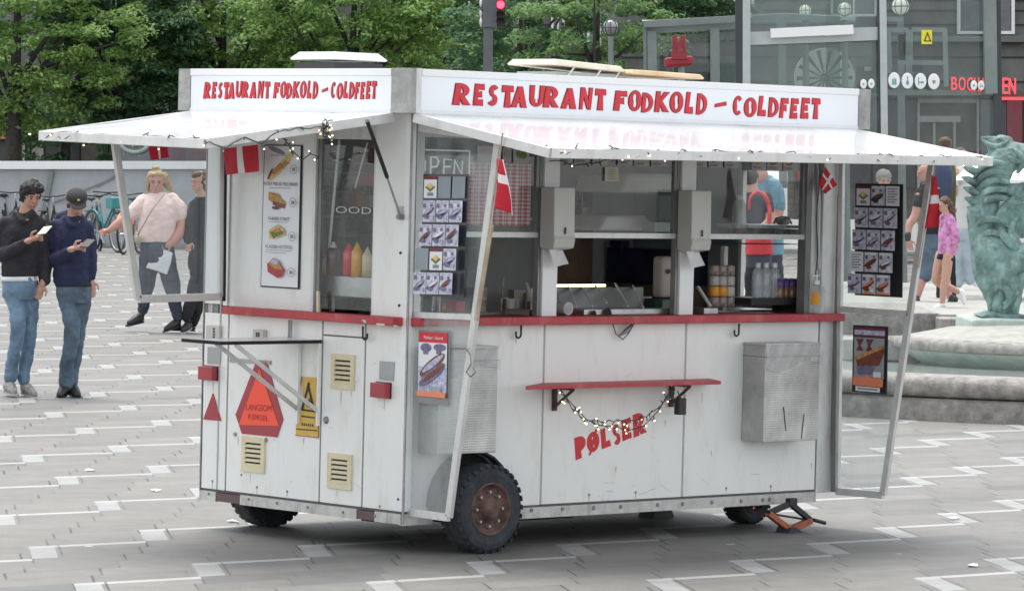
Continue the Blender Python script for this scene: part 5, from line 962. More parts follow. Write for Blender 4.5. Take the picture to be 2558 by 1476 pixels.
# crowded back shelf: packets, tins and boxes along the rear wall and the far wall
t = cthing('back_shelf', 'rear shelf crowded with packets tins and boxes inside the serving windows', 'shelf', (1.0, 1.3, ZC)); r_ = random.Random(31); mts = ['interior_cream', 'grey_plastic_side', 'dark_clutter', 'maroon', 'clutter_light', 'stainless', 'label_orange', 'beige', 'interior_blue', 'deep_red', 'board_dark', 'hood_white']
m = MB(); m.box(.3, 2.85, 1.32, 1.56, ZC - .12, ZC - .10, 'stainless'); m.box(.3, 2.85, 1.42, 1.56, 1.70, 1.715, 'alu_light'); sub(m, 'board', t)
for k in range(34):
    x = r_.uniform(.4, 2.75); z_ = ZC - .10 if k % 2 else 1.715; w_ = r_.uniform(.03, .09); h_ = r_.uniform(.06, .22); y_ = r_.uniform(1.44, 1.5) if not k % 2 else r_.uniform(1.34, 1.48); m = MB(); mt = r_.choice(mts)
    if k % 3: m.box(x, x + w_, y_, y_ + .05, z_, z_ + h_, mt); m.box(x + .006, x + w_ - .006, y_ - .002, y_, z_ + h_ * .3, z_ + h_ * .7, r_.choice(mts))
    else: m.lathe((x, y_, z_), [(0, 0), (w_ / 2, 0), (w_ / 2, h_ * .75), (w_ / 4, h_ * .85), (w_ / 4, h_), (0, h_)], mt, 12)
    sub(m, 'packet' if k % 3 else 'tin', t)
t = cthing('counter_tools', 'steel trays and tools scattered along the worktop behind the red counter', 'kitchen tools', (.4, .35, ZC))
for k in range(16):
    x = r_.uniform(.35, 2.2); m = MB(); y_ = r_.uniform(.34, .5); h_ = r_.uniform(.03, .14); mt = r_.choice(['stainless', 'alu_light', 'grey_plastic', 'clutter_light', 'black', 'ketchup', 'mayo', 'hood_white'])
    if k % 3 == 0: m.tube([(x, y_, ZC + .01), (x + r_.uniform(-.06, .06), y_ + .02, ZC + .01 + h_ * 2)], .006, mt, 6)
    elif k % 3 == 1: m.lathe((x, y_, ZC + .01), [(0, 0), (.035, 0), (.04, h_), (.036, h_), (.03, .01)], mt, 14)
    else: m.box(x, x + r_.uniform(.06, .16), y_, y_ + .08, ZC + .01, ZC + .01 + h_ * .6, mt)
    sub(m, 'tool' if k % 3 == 0 else 'tub', t)
# scissor jack under the far end
jk = cthing('scissor_jack', 'orange and black scissor jack propping up the far end of the cart', 'jack', (2.85, -.1, 0)); T0 = -.105
def J(x, y): return L('p', x, y, T0)
m = MB(); top = J(985, 150); rt = J(1120, 260); bt_ = J(985, 325); lf = J(840, 215); 
m.obox(lf, top, .03, .03, 'black', up=(0, 1, 0)); m.obox(top, rt, .03, .03, 'black', up=(0, 1, 0)); m.box(top.x - .02, top.x + .04, T0 - .02, T0 + .02, top.z - .01, top.z + .03, 'black'); sub(m, 'upper_arm', jk, bevel=.003)
m = MB(); m.obox(lf, bt_, .032, .036, 'orange_paint', up=(0, 1, 0)); m.obox(bt_, rt, .036, .036, 'orange_paint', up=(0, 1, 0)); sub(m, 'lower_arm', jk, bevel=.003)
m = MB(); m.tube([lf, rt, J(1215, 278)], .006, 'black', 8); m.tube([J(1140, 258), J(1215, 278)], .011, 'black', 8); sub(m, 'screw_rod', jk)
m = MB(); b0 = J(985, 340); m.prism([(bt_.x - .07, T0 - .05, .0), (bt_.x + .06, T0 - .05, .0), (bt_.x + .02, T0 - .03, max(.03, bt_.z)), (bt_.x - .03, T0 - .03, max(.03, bt_.z))], (0, .1, 0), 'rubber'); sub(m, 'base', jk, bevel=.003)
# ================================================================== BACKGROUND
mat('stone_dark', (.155, .158, .15), .8, var=.3, scale=1.2, dirt=(.10, .10, .095), dscale=1.5); mat('stone_joint', (.035, .035, .035), .9, var=0); mat('stone_pale', (.40, .39, .36), .8, var=.1)
mat('metro_grey', (.19, .225, .215), .45, metal=.3, var=.08); mat('metro_light', (.42, .46, .45), .4, metal=.2, var=.06); mat('metro_dark', (.035, .04, .045), .5); mat('shop_dark', (.012, .014, .02), .35, coat=.3, var=.4); mat('shop_brown', (.10, .085, .075), .6, var=.3, scale=2)
mat('white_frame', (.78, .78, .78), .5, var=.02); mat('window_dark', (.05, .06, .075), .15, var=.4, scale=2, coat=.5); mat('awning_orange', (.62, .26, .06), .7, var=.15, scale=4); mat('cap_white', (.82, .83, .83), .5, var=.01)
mat('barrier_glass', (.34, .37, .40), .2, var=.12, scale=1.2, coat=.5); mat('metro_red', (.30, .01, .025), .35, var=.08); mat('neon_red', (1, .04, .06), .4, var=0, emit=.8); mat('lamp_white', (.85, .83, .72), .4, var=.02, emit=.15)
mat('signal_red', (1, .03, .06), .4, var=0, emit=3.0); mat('signal_grey', (.10, .11, .12), .5, var=.1); mat('teal_mark', (.10, .32, .36), .5); mat('yellow', (.75, .68, .02), .5); mat('verdigris', (.17, .275, .255), .75, var=.4, scale=7, dirt=(.38, .50, .47), dscale=9, bump=.6, bscale=34)  # verdigris mottling: patina that also stands in for occlusion shade on the bronze
mat('verdigris_pale', (.42, .48, .445), .8, var=.15, scale=6, dirt=(.32, .44, .40), dscale=9, bump=.2, bscale=30); mat('granite', (.31, .298, .28), .8, var=.28, scale=9, dirt=(.12, .115, .10), dscale=7, bump=.4, bscale=40); mat('granite_pale', (.36, .36, .34), .75, var=.15, scale=7, dirt=(.24, .27, .25), dscale=5, bump=.2, bscale=30)
mat('bark', (.055, .05, .045), .9, var=.3, scale=12, bump=.4, bscale=30)
glass('metro_glass', tint=(.66, .73, .71), milk=.16, milkcol=(.33, .42, .39), refl=.9); glass('pale_glass', tint=(.72, .77, .76), milk=.06, milkcol=(.4, .45, .44), refl=.5)  # metro_glass: green milk colour stands in for trees mirrored in the panes
def bgf(c, x, y, dist): P_ = V(c, x, y, dist); return Frame(P_)
def slab(m, fr, c, x0, y0, x1, y1, dy, th, mt):      # upright slab facing the camera, depth from dy to dy+th behind the frame's plane
    TL, TR, BR, BL = fr.P(c, x0, y0, dy), fr.P(c, x1, y0, dy), fr.P(c, x1, y1, dy), fr.P(c, x0, y1, dy); m.prism([BL, BR, TR, TL], (0, th, 0), mt)
def bthing(name, label, cat, fr, group=None): return empty(name, label, cat, fr.M, group)
# ---- stone building far behind the station
fr = bgf('w', 1800, 300, 100); bd = bthing('stone_building', 'dark grey stone building with white framed windows behind the glass station', 'building', fr)
m = MB(); slab(m, fr, 'w', 1080, -700, 6500, 395, 0, 6, 'stone_dark'); m.build('wall', bd)
m = MB()
for y in list(range(-600, 10, 60)) + [25, 60, 100, 140, 200, 260]: slab(m, fr, 'w', 1080, y, 3300, y + 3, -.05, .05, 'stone_joint')
m.build('wall_joints', bd)
m = MB(); slab(m, fr, 'm', 560, 345, 1908, 400, -.35, .35, 'metro_grey'); slab(m, fr, 'm', 1672, 350, 2600, 405, -.4, .05, 'stone_dark'); m.build('cornice', bd)
def window(fr, root, c, x0, y0, x1, y1, fw, cross=True):
    f = MB(); slab(f, fr, c, x0, y0, x0 + fw, y1, -.18, .17, 'white_frame'); slab(f, fr, c, x1 - fw, y0, x1, y1, -.18, .17, 'white_frame'); slab(f, fr, c, x0 + fw, y1 - fw, x1 - fw, y1, -.18, .17, 'white_frame'); slab(f, fr, c, x0 + fw, y0, x1 - fw, y0 + fw, -.18, .17, 'white_frame')
    if cross: xm = (x0 + x1) / 2; slab(f, fr, c, xm - fw * .4, y0 + fw, xm + fw * .4, y1 - fw, -.16, .1, 'white_frame')
    o = f.build('window', root); g = MB(); slab(g, fr, c, x0 + fw, y0 + fw, x1 - fw, y1 - fw, -.06, .05, 'window_dark'); g.build('pane', o)
window(fr, bd, 'm', 1270, -500, 1820, 330, 30, False)
window(fr, bd, 'l', 840, -350, 1230, 150, 28); window(fr, bd, 'n', 1900, 185, 2065, 610, 28, False); window(fr, bd, 'n', 1480, 185, 1640, 610, 28); window(fr, bd, 'm', 60, -500, 500, 160, 22)
window(fr, bd, 'w', 2600, -200, 2740, 85, 8); window(fr, bd, 'w', 1130, -60, 1180, 110, 6)
# relief with radiating blades on the facade
fr2 = bgf('l', 1940, 790, 72); rl = bthing('wheel_ornament', 'big pale wheel shaped ornament of radiating blades behind the station glass', 'ornament', fr2)
mat('ornament', (.62, .62, .57), .6, var=.12); m = MB(); c0 = fr2.P('l', 1940, 790); R_ = (fr2.P('l', 2245, 790) - c0).length
m.lathe(c0, [(R_, -.05), (R_, .1), (0, .1)], 'ornament', 36, 'Y'); m.lathe(c0, [(0, -.05), (R_, -.05)], 'ornament', 36, 'Y'); m.lathe(c0, [(0, -.16), (R_ * .13, -.16), (R_ * .15, -.05)], 'metro_dark', 16, 'Y')
for k in range(14):
    t = 2 * math.pi * k / 14; d = Vector((math.cos(t), 0, math.sin(t))); n_ = Vector((-d.z, 0, d.x)); A, B = c0 + d * R_ * .16, c0 + d * R_ * .92; m.prism([A - n_ * .01, A + n_ * .01, B + n_ * .035, B - n_ * .035], (0, 0, 0), 'metro_dark') if False else m.add([A - n_ * .008 + Vector((0, -.055, 0)), B - n_ * .035 + Vector((0, -.055, 0)), B + n_ * .035 + Vector((0, -.055, 0)), A + n_ * .008 + Vector((0, -.055, 0))], [(0, 1, 2, 3)], 'metro_dark')
m.build('disc', rl); m = MB(); m.tube([c0 + Vector((0, .05, -R_)), c0 + Vector((0, .05, -5))], .12, 'metro_grey', 10); m.build('post', rl)
# ---- street front below: shop windows and doors, red neon bookshop letters
fr = bgf('m', 1000, 1000, 92); sf = bthing('bookshop', 'dark shop front with pale door surround and red neon letters', 'shop front', fr)
m = MB(); slab(m, fr, 'm', -300, 870, 18000, 2100, 0, 2, 'shop_brown'); m.build('wall', sf)
m = MB(); slab(m, fr, 'm', 455, 862, 1650, 915, -.6, .6, 'metro_grey'); slab(m, fr, 'm', 455, 915, 1650, 940, -.5, .5, 'metro_dark'); m.build('canopy', sf)
for (x0, x1, mt) in ((600, 880, 'shop_dark'), (1490, 1650, 'window_dark'), (1690, 1740, 'shop_dark'), (1745, 1890, 'maroon'), (1910, 2400, 'shop_dark'), (460, 525, 'shop_dark'), (-260, 440, 'shop_dark')):
    m = MB(); slab(m, fr, 'm', x0, 950, x1, 1800, -.06, .05, mt); m.build('shop_window', sf)
m = MB(); slab(m, fr, 'm', 895, 935, 1475, 985, -.25, .2, 'stone_pale'); slab(m, fr, 'm', 890, 985, 910, 1800, -.25, .2, 'stone_pale'); slab(m, fr, 'm', 1460, 985, 1476, 1800, -.25, .2, 'stone_pale'); slab(m, fr, 'm', 910, 1110, 1300, 1170, -.2, .15, 'stone_pale'); slab(m, fr, 'm', 1040, 1180, 1060, 1800, -.2, .15, 'stone_pale'); slab(m, fr, 'm', 1235, 1170, 1255, 1800, -.2, .15, 'stone_pale'); m.build('door_surround', sf)
m = MB(); slab(m, fr, 'm', 1680, 932, 2300, 958, -.8, .1, 'neon_red'); m.build('neon_bar', sf)
m = MB(); W9 = 'BOGHALLEN'; x = 1215
for i, (ch, xa, xb) in enumerate((('B', 1215, 1270), ('O', 1285, 1350), ('G', 1365, 1420), ('H', 1435, 1480), ('A', 1490, 1540), ('L', 1555, 1595), ('L', 1630, 1670), ('E', 1705, 1755), ('N', 1765, 1830))):
    TL, TR, BL = fr.P('m', xa, 738 + i * 1.5, -.7), fr.P('m', xb, 738 + i * 1.5, -.7), fr.P('m', xa, 862 + i * 5, -.7); vs, fs = textgeo(ch); k = len(m.v); m.add([BL + (TR - TL) * u + (TL - BL) * v for u, v in vs], fs, 'neon_red')
lt = m.build('neon_lettering', sf); s_ = lt.modifiers.new('solid', 'SOLIDIFY'); s_.thickness = .05
# ---- glass metro station: pavilion with M sign, lift shaft of glass
fr = bgf('l', 500, 400, 62); ms = bthing('station_pavilion', 'grey steel and glass station pavilion with a thin flat roof', 'pavilion', fr)
def beam(m, fr, c, x0, y0, x1, y1, w, mt, dy=0, w2=None): A, B = fr.P(c, x0, y0, dy), fr.P(c, x1, y1, dy); m.obox(A, B, w2 or w, w, mt, up=(0, 1, 0))
m = MB(); A = [fr.P('l', 95, 215, 0), fr.P('l', 1075, 160, .0), fr.P('l', 1530, 130, 6), fr.P('l', 2103, 165, 7), fr.P('m', 480, 190, 7), fr.P('l', 100, 210, 7)]
m.prism([fr.P('l', 95, 212, 0), fr.P('l', 1080, 158, 1.5), fr.P('l', 1530, 133, 3), fr.P('m', 0, 152, 3.5), fr.P('m', 520, 175, 4.5), fr.P('m', 520, 175, 9), fr.P('l', 95, 205, 8)], (0, 0, -.06), 'metro_light'); m.build('roof', ms)
m = MB(); beam(m, fr, 'l', 110, 250, 1060, 195, .10, 'metro_grey'); beam(m, fr, 'l', 120, 300, 1060, 250, .14, 'metro_grey', .3); beam(m, fr, 'l', 1080, 200, 1520, 170, .08, 'metro_grey', 2); beam(m, fr, 'l', 1520, 170, 2103, 200, .08, 'metro_grey', 2.5); m.build('roof_beam', ms)
for x, y0, w in ((125, 250, .05), (195, 320, .14), (830, 290, .14), (1140, 200, .10), (1510, 170, .12)):
    m = MB(); beam(m, fr, 'l', x, y0, x + 12, 1900, w, 'metro_grey', .2); m.build('column', ms)
m = MB(); slab(m, fr, 'l', 125, 260, 1060, 1900, .6, .02, 'pale_glass'); m.build('glass_wall', ms)
m = MB(); slab(m, fr, 'l', 520, 730, 820, 900, 1.0, .4, 'metro_dark'); slab(m, fr, 'l', 870, 570, 1060, 1900, 1.2, .4, 'metro_grey'); m.build('counter', ms)
# M sign: red letter on a red base
fr3 = bgf('l', 470, 520, 60); M_ = bthing('metro_sign', 'red M sign on a red bar inside the station pavilion', 'sign', fr3)
m = MB(); P3 = lambda x, y, d=0: fr3.P('l', x, y, d)
for pts in ([(400, 560), (405, 360), (445, 360), (440, 560)], [(545, 560), (530, 360), (490, 360), (505, 560)], [(405, 360), (445, 360), (485, 520), (465, 560)], [(530, 360), (490, 360), (452, 520), (470, 560)], [(395, 600), (398, 540), (545, 540), (560, 600)]): m.prism([P3(x, y, -.002 * len(m.f)) for x, y in pts], (0, .12, 0), 'metro_red')
m.build('letter', M_); m = MB(); m.prism([P3(325, 585), P3(615, 565), P3(610, 660), P3(330, 685)], (0, .3, 0), 'metro_red'); m.build('bar', M_, bevel=.04); m = MB(); m.tube([P3(495, 670, .15), P3(495, 1900, .15)], .05, 'metro_grey', 8); m.build('post', M_)
# lift shaft
fr = bgf('w', 2000, 200, 52); ls = bthing('glass_lift_shaft', 'tall glass lift shaft with dark steel posts above the long sign', 'lift shaft', fr)
posts = [('l', 1072, -200, 1078, 1500, .09, 'metro_dark'), ('l', 1150, -200, 1150, 1500, .10, 'metro_light'), ('m', 525, -200, 545, 1500, .06, 'metro_dark'), ('m', 552, -200, 572, 1500, .09, 'metro_light'), ('m', 1642, -200, 1662, 1450, .10, 'metro_dark'), ('m', 1575, -200, 1590, 900, .16, 'metro_grey')]
for c, x0, y0, x1, y1, w, mt in posts: m = MB(); beam(m, fr, c, x0, y0, x1, y1, w, mt, 0); m.build('post', ls)
m = MB(); beam(m, fr, 'l', 1150, 395, 2103, 360, .17, 'metro_light', .1); beam(m, fr, 'm', 0, 345, 515, 325, .17, 'metro_light', .1); m.build('cross_beam', ls)
m = MB(); beam(m, fr, 'l', 1395, 340, 2103, 305, .12, 'cap_white', -.1); beam(m, fr, 'm', 0, 300, 272, 285, .12, 'cap_white', -.1); m.build('light_rail', ls)
m = MB(); slab(m, fr, 'l', 1080, -300, 1150, 1500, .1, .015, 'metro_glass'); slab(m, fr, 'l', 1150, -300, 2095, 1500, .12, .015, 'metro_glass'); slab(m, fr, 'm', 15, -300, 520, 1500, .12, .015, 'metro_glass'); slab(m, fr, 'm', 575, -300, 1640, 1450, .2, .015, 'pale_glass'); m.build('glass_wall', ls)
m = MB()
for (x0, y0, x1, y1) in ((600, 290, 800, 290), (610, 280, 625, 700), (700, 600, 800, 600), (820, 290, 825, 850), (820, 600, 1160, 605), (835, 285, 1160, 290), (1150, 285, 1165, 830), (800, 290, 800, 700), (580, 185, 750, 188)): beam(m, fr, 'm', x0, y0, x1, y1, .06, 'metro_light', 1.2)
slab(m, fr, 'm', 845, 625, 935, 690, 1.0, .1, 'metro_dark'); slab(m, fr, 'm', 705, 330, 775, 580, 1.3, .1, 'metro_dark'); slab(m, fr, 'm', 300, 165, 500, 260, 1.3, .1, 'metro_dark'); m.build('lift_machinery', ls)
m = MB(); slab(m, fr, 'm', 455, 355, 520, 900, .8, .1, 'metro_dark'); slab(m, fr, 'm', 300, 630, 460, 900, 1.0, .1, 'shop_brown'); slab(m, fr, 'm', 385, 640, 445, 680, .9, .05, 'cap_white'); m.build('lift_cabin', ls)
def icon(x, y, rx, ry, kind, lab):
    q = fr.P('m', x, y, -.06); th = empty('round_sign', lab, 'sign', fr.M @ Matrix.Translation(q), 'round pictogram signs on the station glass'); r1 = (fr.P('m', x + rx, y, -.06) - q).length; r2 = (fr.P('m', x, y + ry, -.06) - q).length
    m = MB(); m.ell((0, 0, 0), (r1, .012, r2), 'cap_white', 24, 12); m.build('disc', th); m = MB(); h = -.014
    def b(x0, z0, x1, z1, mt='teal_mark'): m.box(x0 * r1, x1 * r1, h - .002, h, z0 * r2, z1 * r2, mt)
    if kind == 'bag': b(-.35, -.45, -.15, .15); b(.15, -.45, .35, .15); b(-.06, -.45, .06, .3); b(-.4, -.55, .4, -.45)
    elif kind == 'bottle': m.ell((0, h, -.25 * r2), (.26 * r1, .006, .3 * r2), 'teal_mark'); b(-.07, -.1, .07, .55)
    elif kind == 'seat': b(-.4, -.5, -.28, .5); b(-.28, -.25, .1, -.1); b(.1, -.3, .5, -.05)
    else: b(-.3, .0, .3, .12, 'metro_grey'); b(-.2, -.25, .2, .0, 'metro_grey')
    m.build('pictogram', th)
icon(665, 770, 56, 76, 'bag', 'round white bag sign, first of the four big discs on the station glass'); icon(792, 775, 56, 76, 'bottle', 'round white bottle sign, second of the four big discs'); icon(918, 778, 56, 76, 'seat', 'round white seat sign, third of the four big discs'); icon(1045, 782, 56, 76, 'cup', 'round white cup sign, last of the four big discs')
for x, y, l_ in ((372, 805, 'small round sign, left of the pair beside the roof corner'), (447, 802, 'small round sign, right of the pair beside the roof corner'), (1428, 818, 'small round sign, first of three before the red letters'), (1500, 820, 'small round sign, middle of three before the red letters'), (1575, 820, 'small round sign, last of three before the red letters')): icon(x, y, 32, 46, 'cup' if x < 1450 or x > 1550 else 'seat', l_)
q = bgf('m', 975, 358, 51); th = bthing('warning_sign', 'yellow warning sign on the glass lift shaft', 'sign', q); m = MB(); slab(m, q, 'm', 928, 290, 1028, 425, 0, .02, 'yellow'); m.build('plate', th); m = MB()
for pts in ([(985, 305), (1020, 400), (1008, 400), (982, 325)], [(985, 305), (950, 395), (962, 395), (988, 325)], [(950, 390), (1020, 392), (1020, 402), (950, 400)]): m.face([q.P('m', x, y, -.004) for x, y in pts], 'black')
m.build('symbol', th)
# ---- globe lamps
def globe(c, x, y, rx, dist, lab, mt='lamp_white'):
    q = bgf(c, x, y, dist); th = bthing('globe_lamp', lab, 'street lamp', q, 'globe street lamps'); r = (q.P(c, x + rx, y) - q.P(c, x, y)).length; m = MB(); m.ell((0, 0, 0), (r * .96, r * .96, r * .96), mt, 20, 14); m.build('globe', th, smooth=True)
    m = MB()
    for k in range(4): t = math.pi * k / 4; m.tube([Vector((r * math.cos(t) * math.sin(p), r * math.sin(t) * math.sin(p), r * math.cos(p))) for p in [2 * math.pi * i / 20 for i in range(21)]], r * .045, 'metro_dark', 5, caps=False)
    m.tube([Vector((r * math.cos(p), r * math.sin(p), 0)) for p in [2 * math.pi * i / 24 for i in range(25)]], r * .055, 'metro_dark', 5, caps=False); m.build('cage', th); m = MB(); m.tube([(0, 0, -r * .95), (0, 0, -r * 1.2), (0, 0, -5.5)], [r * .2, .05, .07], 'metro_grey', 8); m.build('pole', th)
globe('m', 725, 65, 86, 60, 'white caged globe lamp above the round station signs'); globe('n', 2175, 325, 98, 74, 'dark caged globe lamp in front of the trees left of the station', mat('lamp_dim', (.22, .24, .24), .1, var=.9, scale=6, coat=.8)); globe('l', 1745, 110, 62, 66, 'pale globe lamp inside the station glass'); globe('m', 190, 90, 68, 66, 'pale globe lamp beside the wheel ornament')
# ---- traffic light
fr = bgf('n', 780, 160, 46); tl = bthing('traffic_light', 'grey traffic light showing red above the roof of the cart', 'traffic light', fr)
m = MB(); slab(m, fr, 'n', 685, -120, 850, 325, 0, .22, 'signal_grey'); m.build('housing', tl, bevel=.01)
for i, (y, mt) in enumerate(((55, 'signal_red'), (180, 'black'), (265, 'black'))):
    c0 = fr.P('n', 890, y, -.02); r = (fr.P('n', 938, y, -.02) - c0).length; m = MB(); m.lathe(c0, [(0, .04), (r * .9, .04), (r * .95, .1)], mt, 20, 'Y'); m.build('lens', tl); m = MB(); slab(m, fr, 'n', 845, y - 62, 945, y + 55, .09, .14, 'black'); m.lathe(c0, [(r, .09), (r * 1.02, -.12)], 'black', 20, 'Y', 0, math.pi); m.build('hood', tl)
m = MB(); beam(m, fr, 'n', 745, 320, 735, 3500, .11, 'signal_grey', .1); slab(m, fr, 'n', 645, 95, 700, 115, .02, .1, 'signal_grey'); m.build('pole', tl)
for y in (40, 155, 262): m = MB(); m.ell(fr.P('n', 668, y, .1), (.025, .05, .06), 'alu_light'); m.build('cap', tl)
# ---- barrier with white capping at the left, glass below
fr = bgf('w', 150, 500, 88); br = bthing('station_stair_wall', 'grey glass wall with thick white capping behind the parked bicycles', 'wall', fr)
m = MB(); slab(m, fr, 'w', -300, 397, 575, 417, -.3, .8, 'cap_white'); m.build('capping', br)
m = MB(); slab(m, fr, 'w', -300, 417, 575, 640, 0, .06, 'barrier_glass'); slab(m, fr, 'w', -300, 600, 575, 660, -.1, .2, 'granite'); m.build('glass_panel', br)
m = MB(); beam(m, fr, 'w', 128, 420, 85, 640, .10, 'metro_grey', -.1); beam(m, fr, 'w', 290, 430, 240, 460, .03, 'metro_grey', -.05); beam(m, fr, 'w', 130, 500, 280, 440, .03, 'metro_grey', -.05); m.build('strut', br)
fr = bgf('w', 400, 500, 90); b2 = bthing('lounge_wall', 'dark reflecting glass wall seen through the short side screen', 'wall', fr)
m = MB(); slab(m, fr, 'w', 285, 300, 1100, 640, 0, 1, 'window_dark'); m.build('panel', b2)
m = MB()
for k, (r, w) in enumerate(((150, 8), (200, 11))):
    pts = [fr.P('q', 1295 + r * math.cos(t), 530 + (90 if k == 0 else 180) * math.sin(t), -.15) for t in [math.pi * i / 14 for i in range(15)]]; m.tube(pts, .035 + .02 * k, 'metro_light', 6)
m.build('curved_tube', b2, smooth=True)
m = MB(); slab(m, fr, 'q', 1700, 500, 2250, 1000, -.2, .15, mat('mauve', (.13, .09, .11), .4, var=.3, scale=3)); m.build('mauve_panel', b2)
# ---- shops under the trees on the left
fr = bgf('w', 200, 330, 112); sh = bthing('shop_row', 'dark shop fronts with pale pillars under the trees on the left', 'building', fr)
m = MB(); slab(m, fr, 'w', -3500, -900, 1180, 640, 0, 3, 'stone_dark'); m.build('wall', sh)
m = MB(); slab(m, fr, 'a', -60, 1215, 190, 1500, -.3, .1, 'shop_dark'); slab(m, fr, 'a', 370, 1170, 690, 1500, -.3, .1, 'shop_dark'); slab(m, fr, 'a', 700, 1150, 960, 1500, -.25, .1, 'shop_brown'); m.build('shop_window', sh)
m = MB(); slab(m, fr, 'a', 268, 1150, 372, 1500, -.6, .5, 'stone_pale'); m.build('pillar', sh); m = MB(); slab(m, fr, 'a', 195, 1200, 215, 1500, -.5, .1, 'cap_white'); slab(m, fr, 'a', 240, 1200, 262, 1500, -.5, .1, 'stone_pale'); m.build('pillar', sh)
m = MB(); A, B = fr.P('a', -200, 1040, -.6), fr.P('a', 310, 1200, -.6); m.prism([(A.x, -.4, A.z), (A.x, -1.3, B.z + .15), (A.x, -1.3, B.z), (A.x, -.4, B.z)], (B.x - A.x, 0, 0), 'awning_orange'); m.build('orange_awning', sh)
th = bgf('a', 262, 1160, 104); lm = bthing('globe_lamp', 'glowing round lamp beside the orange shop awning', 'street lamp', th, 'globe street lamps'); m = MB(); m.ell((0, 0, 0), (.10, .10, .10), mat('lamp_glow', (1, .85, .6), .4, var=0, emit=1.5), 16, 10); m.build('globe', lm, smooth=True); m = MB(); m.tube([(0, 0, -.1), (0, 0, -2.6)], .03, 'metro_dark', 6); m.build('pole', lm)
# ---- trees
def leaf_mat(name, c0, c1, c2):
    m = bpy.data.materials.new(name); m.use_nodes = True; n = m.node_tree.nodes; l = m.node_tree.links; b = n['Principled BSDF']; b.inputs['Roughness'].default_value = .55
    g = n.new('ShaderNodeNewGeometry'); r = n.new('ShaderNodeValToRGB'); e = r.color_ramp.elements; e[0].color = c0 + (1,); e[1].color = c2 + (1,); q = e.new(.5); q.color = c1 + (1,)
    l.new(g.outputs['Random Per Island'], r.inputs[0]); l.new(r.outputs[0], b.inputs['Base Color'])
    t = n.new('ShaderNodeBsdfTranslucent'); hs = n.new('ShaderNodeHueSaturation'); hs.inputs['Value'].default_value = 1.5; l.new(r.outputs[0], hs.inputs['Color']); l.new(hs.outputs[0], t.inputs[0]); mx = n.new('ShaderNodeMixShader'); mx.inputs[0].default_value = .45; l.new(b.outputs[0], mx.inputs[1]); l.new(t.outputs[0], mx.inputs[2]); l.new(mx.outputs[0], n['Material Output'].inputs[0]); MATS[name] = m
leaf_mat('leaf_bright', (.15, .255, .075), (.23, .36, .115), (.33, .46, .17)); leaf_mat('leaf_dark', (.06, .135, .07), (.095, .19, .09), (.14, .26, .115)); leaf_mat('leaf_mid', (.11, .205, .08), (.165, .275, .105), (.23, .34, .14))
def tree(name, lab, c, x, y, dist, crown, nclu, nleaf, lm, seed, size=.13, trunkr=.14, trunk_px=None, spread=.42, dens_top=1.0):
    """crown: (half width, half depth, half height) around pixel (x, y) at the given distance"""
    ctr = V(c, x, y, dist); base = Vector((ctr.x, ctr.y, 0)) if trunk_px is None else Vector((V(c, trunk_px, y, dist).x, ctr.y, 0)); M0 = Matrix.Translation(base) @ Matrix.Rotation(LEAN, 4, 'Y'); I = M0.inverted(); th = empty(name, lab, 'tree', M0, 'trees behind the square'); C_ = I @ ctr
    rg = np.random.default_rng(seed); r_ = random.Random(seed)
    # cluster centres: shell-biased, drooping branch fans
    cl = []
    while len(cl) < nclu:
        p = rg.uniform(-1, 1, 3); d = np.linalg.norm(p)
        if d > 1 or d < .25: continue
        if rg.random() > d ** .8: continue
        cl.append(p * np.array(crown) + np.array(C_))
    cl = np.array(cl); n = nclu * nleaf
    cen = np.repeat(cl, nleaf, 0); sp_ = rg.uniform(.5, 1.2, (nclu, 1)).repeat(nleaf, 0) * spread
    off = rg.normal(0, 1, (n, 3)); off /= np.maximum(np.linalg.norm(off, axis=1, keepdims=True), 1e-6); off *= rg.uniform(.2, 1, (n, 1)) ** .6; off[:, 2] *= .42; pos = cen + off * sp_
    pos[:, 2] -= .25 * (off[:, 0] ** 2 + off[:, 1] ** 2) * sp_[:, 0]
    nrm = rg.normal(0, .5, (n, 3)); nrm[:, 2] += 1.0; nrm += off * .6; nrm /= np.linalg.norm(nrm, axis=1, keepdims=True)
    a = np.cross(nrm, rg.normal(0, 1, (n, 3))); a /= np.linalg.norm(a, axis=1, keepdims=True); b = np.cross(nrm, a); s_ = rg.uniform(.55, 1.25, (n, 1)) * size
    v = np.stack([pos - a * s_ * .5, pos + b * s_ * .26 + a * s_ * .04, pos + a * s_ * .5 - nrm * s_ * .12, pos - b * s_ * .26 + a * s_ * .04], 1).reshape(-1, 3)
    me = bpy.data.meshes.new('crown'); me.vertices.add(4 * n); me.vertices.foreach_set('co', v.astype(np.float32).ravel()); me.loops.add(4 * n); me.loops.foreach_set('vertex_index', np.arange(4 * n, dtype=np.int32)); me.polygons.add(n); me.polygons.foreach_set('loop_start', np.arange(0, 4 * n, 4, dtype=np.int32)); me.polygons.foreach_set('loop_total', np.full(n, 4, dtype=np.int32)); me.update(); me.materials.append(MATS[lm])
    o = bpy.data.objects.new('crown', me); COL.objects.link(o); o.parent = th
    m = MB(); zt = C_.z - crown[2] * .55; m.tube([(0, 0, -.1), (.03, 0, zt * .5), (C_.x * .3, 0, zt), (C_.x * .8, 0, C_.z + crown[2] * .4)], [trunkr * 1.15, trunkr, trunkr * .75, trunkr * .2], 'bark', 10); m.build('trunk', th, smooth=True)
    m = MB()
    for k in range(14):
        t = cl[r_.randrange(nclu)]; z0 = zt * r_.uniform(.75, 1.15); s0 = Vector((C_.x * .3 * z0 / zt, 0, z0)); e = Vector(t); mid = s0.lerp(e, .5) + Vector((0, 0, -.1 * (e - s0).length * r_.uniform(-.5, 1))); m.tube([s0, mid, e], [trunkr * .42, trunkr * .24, .012], 'bark', 6)
    m.build('limb', th, smooth=True)
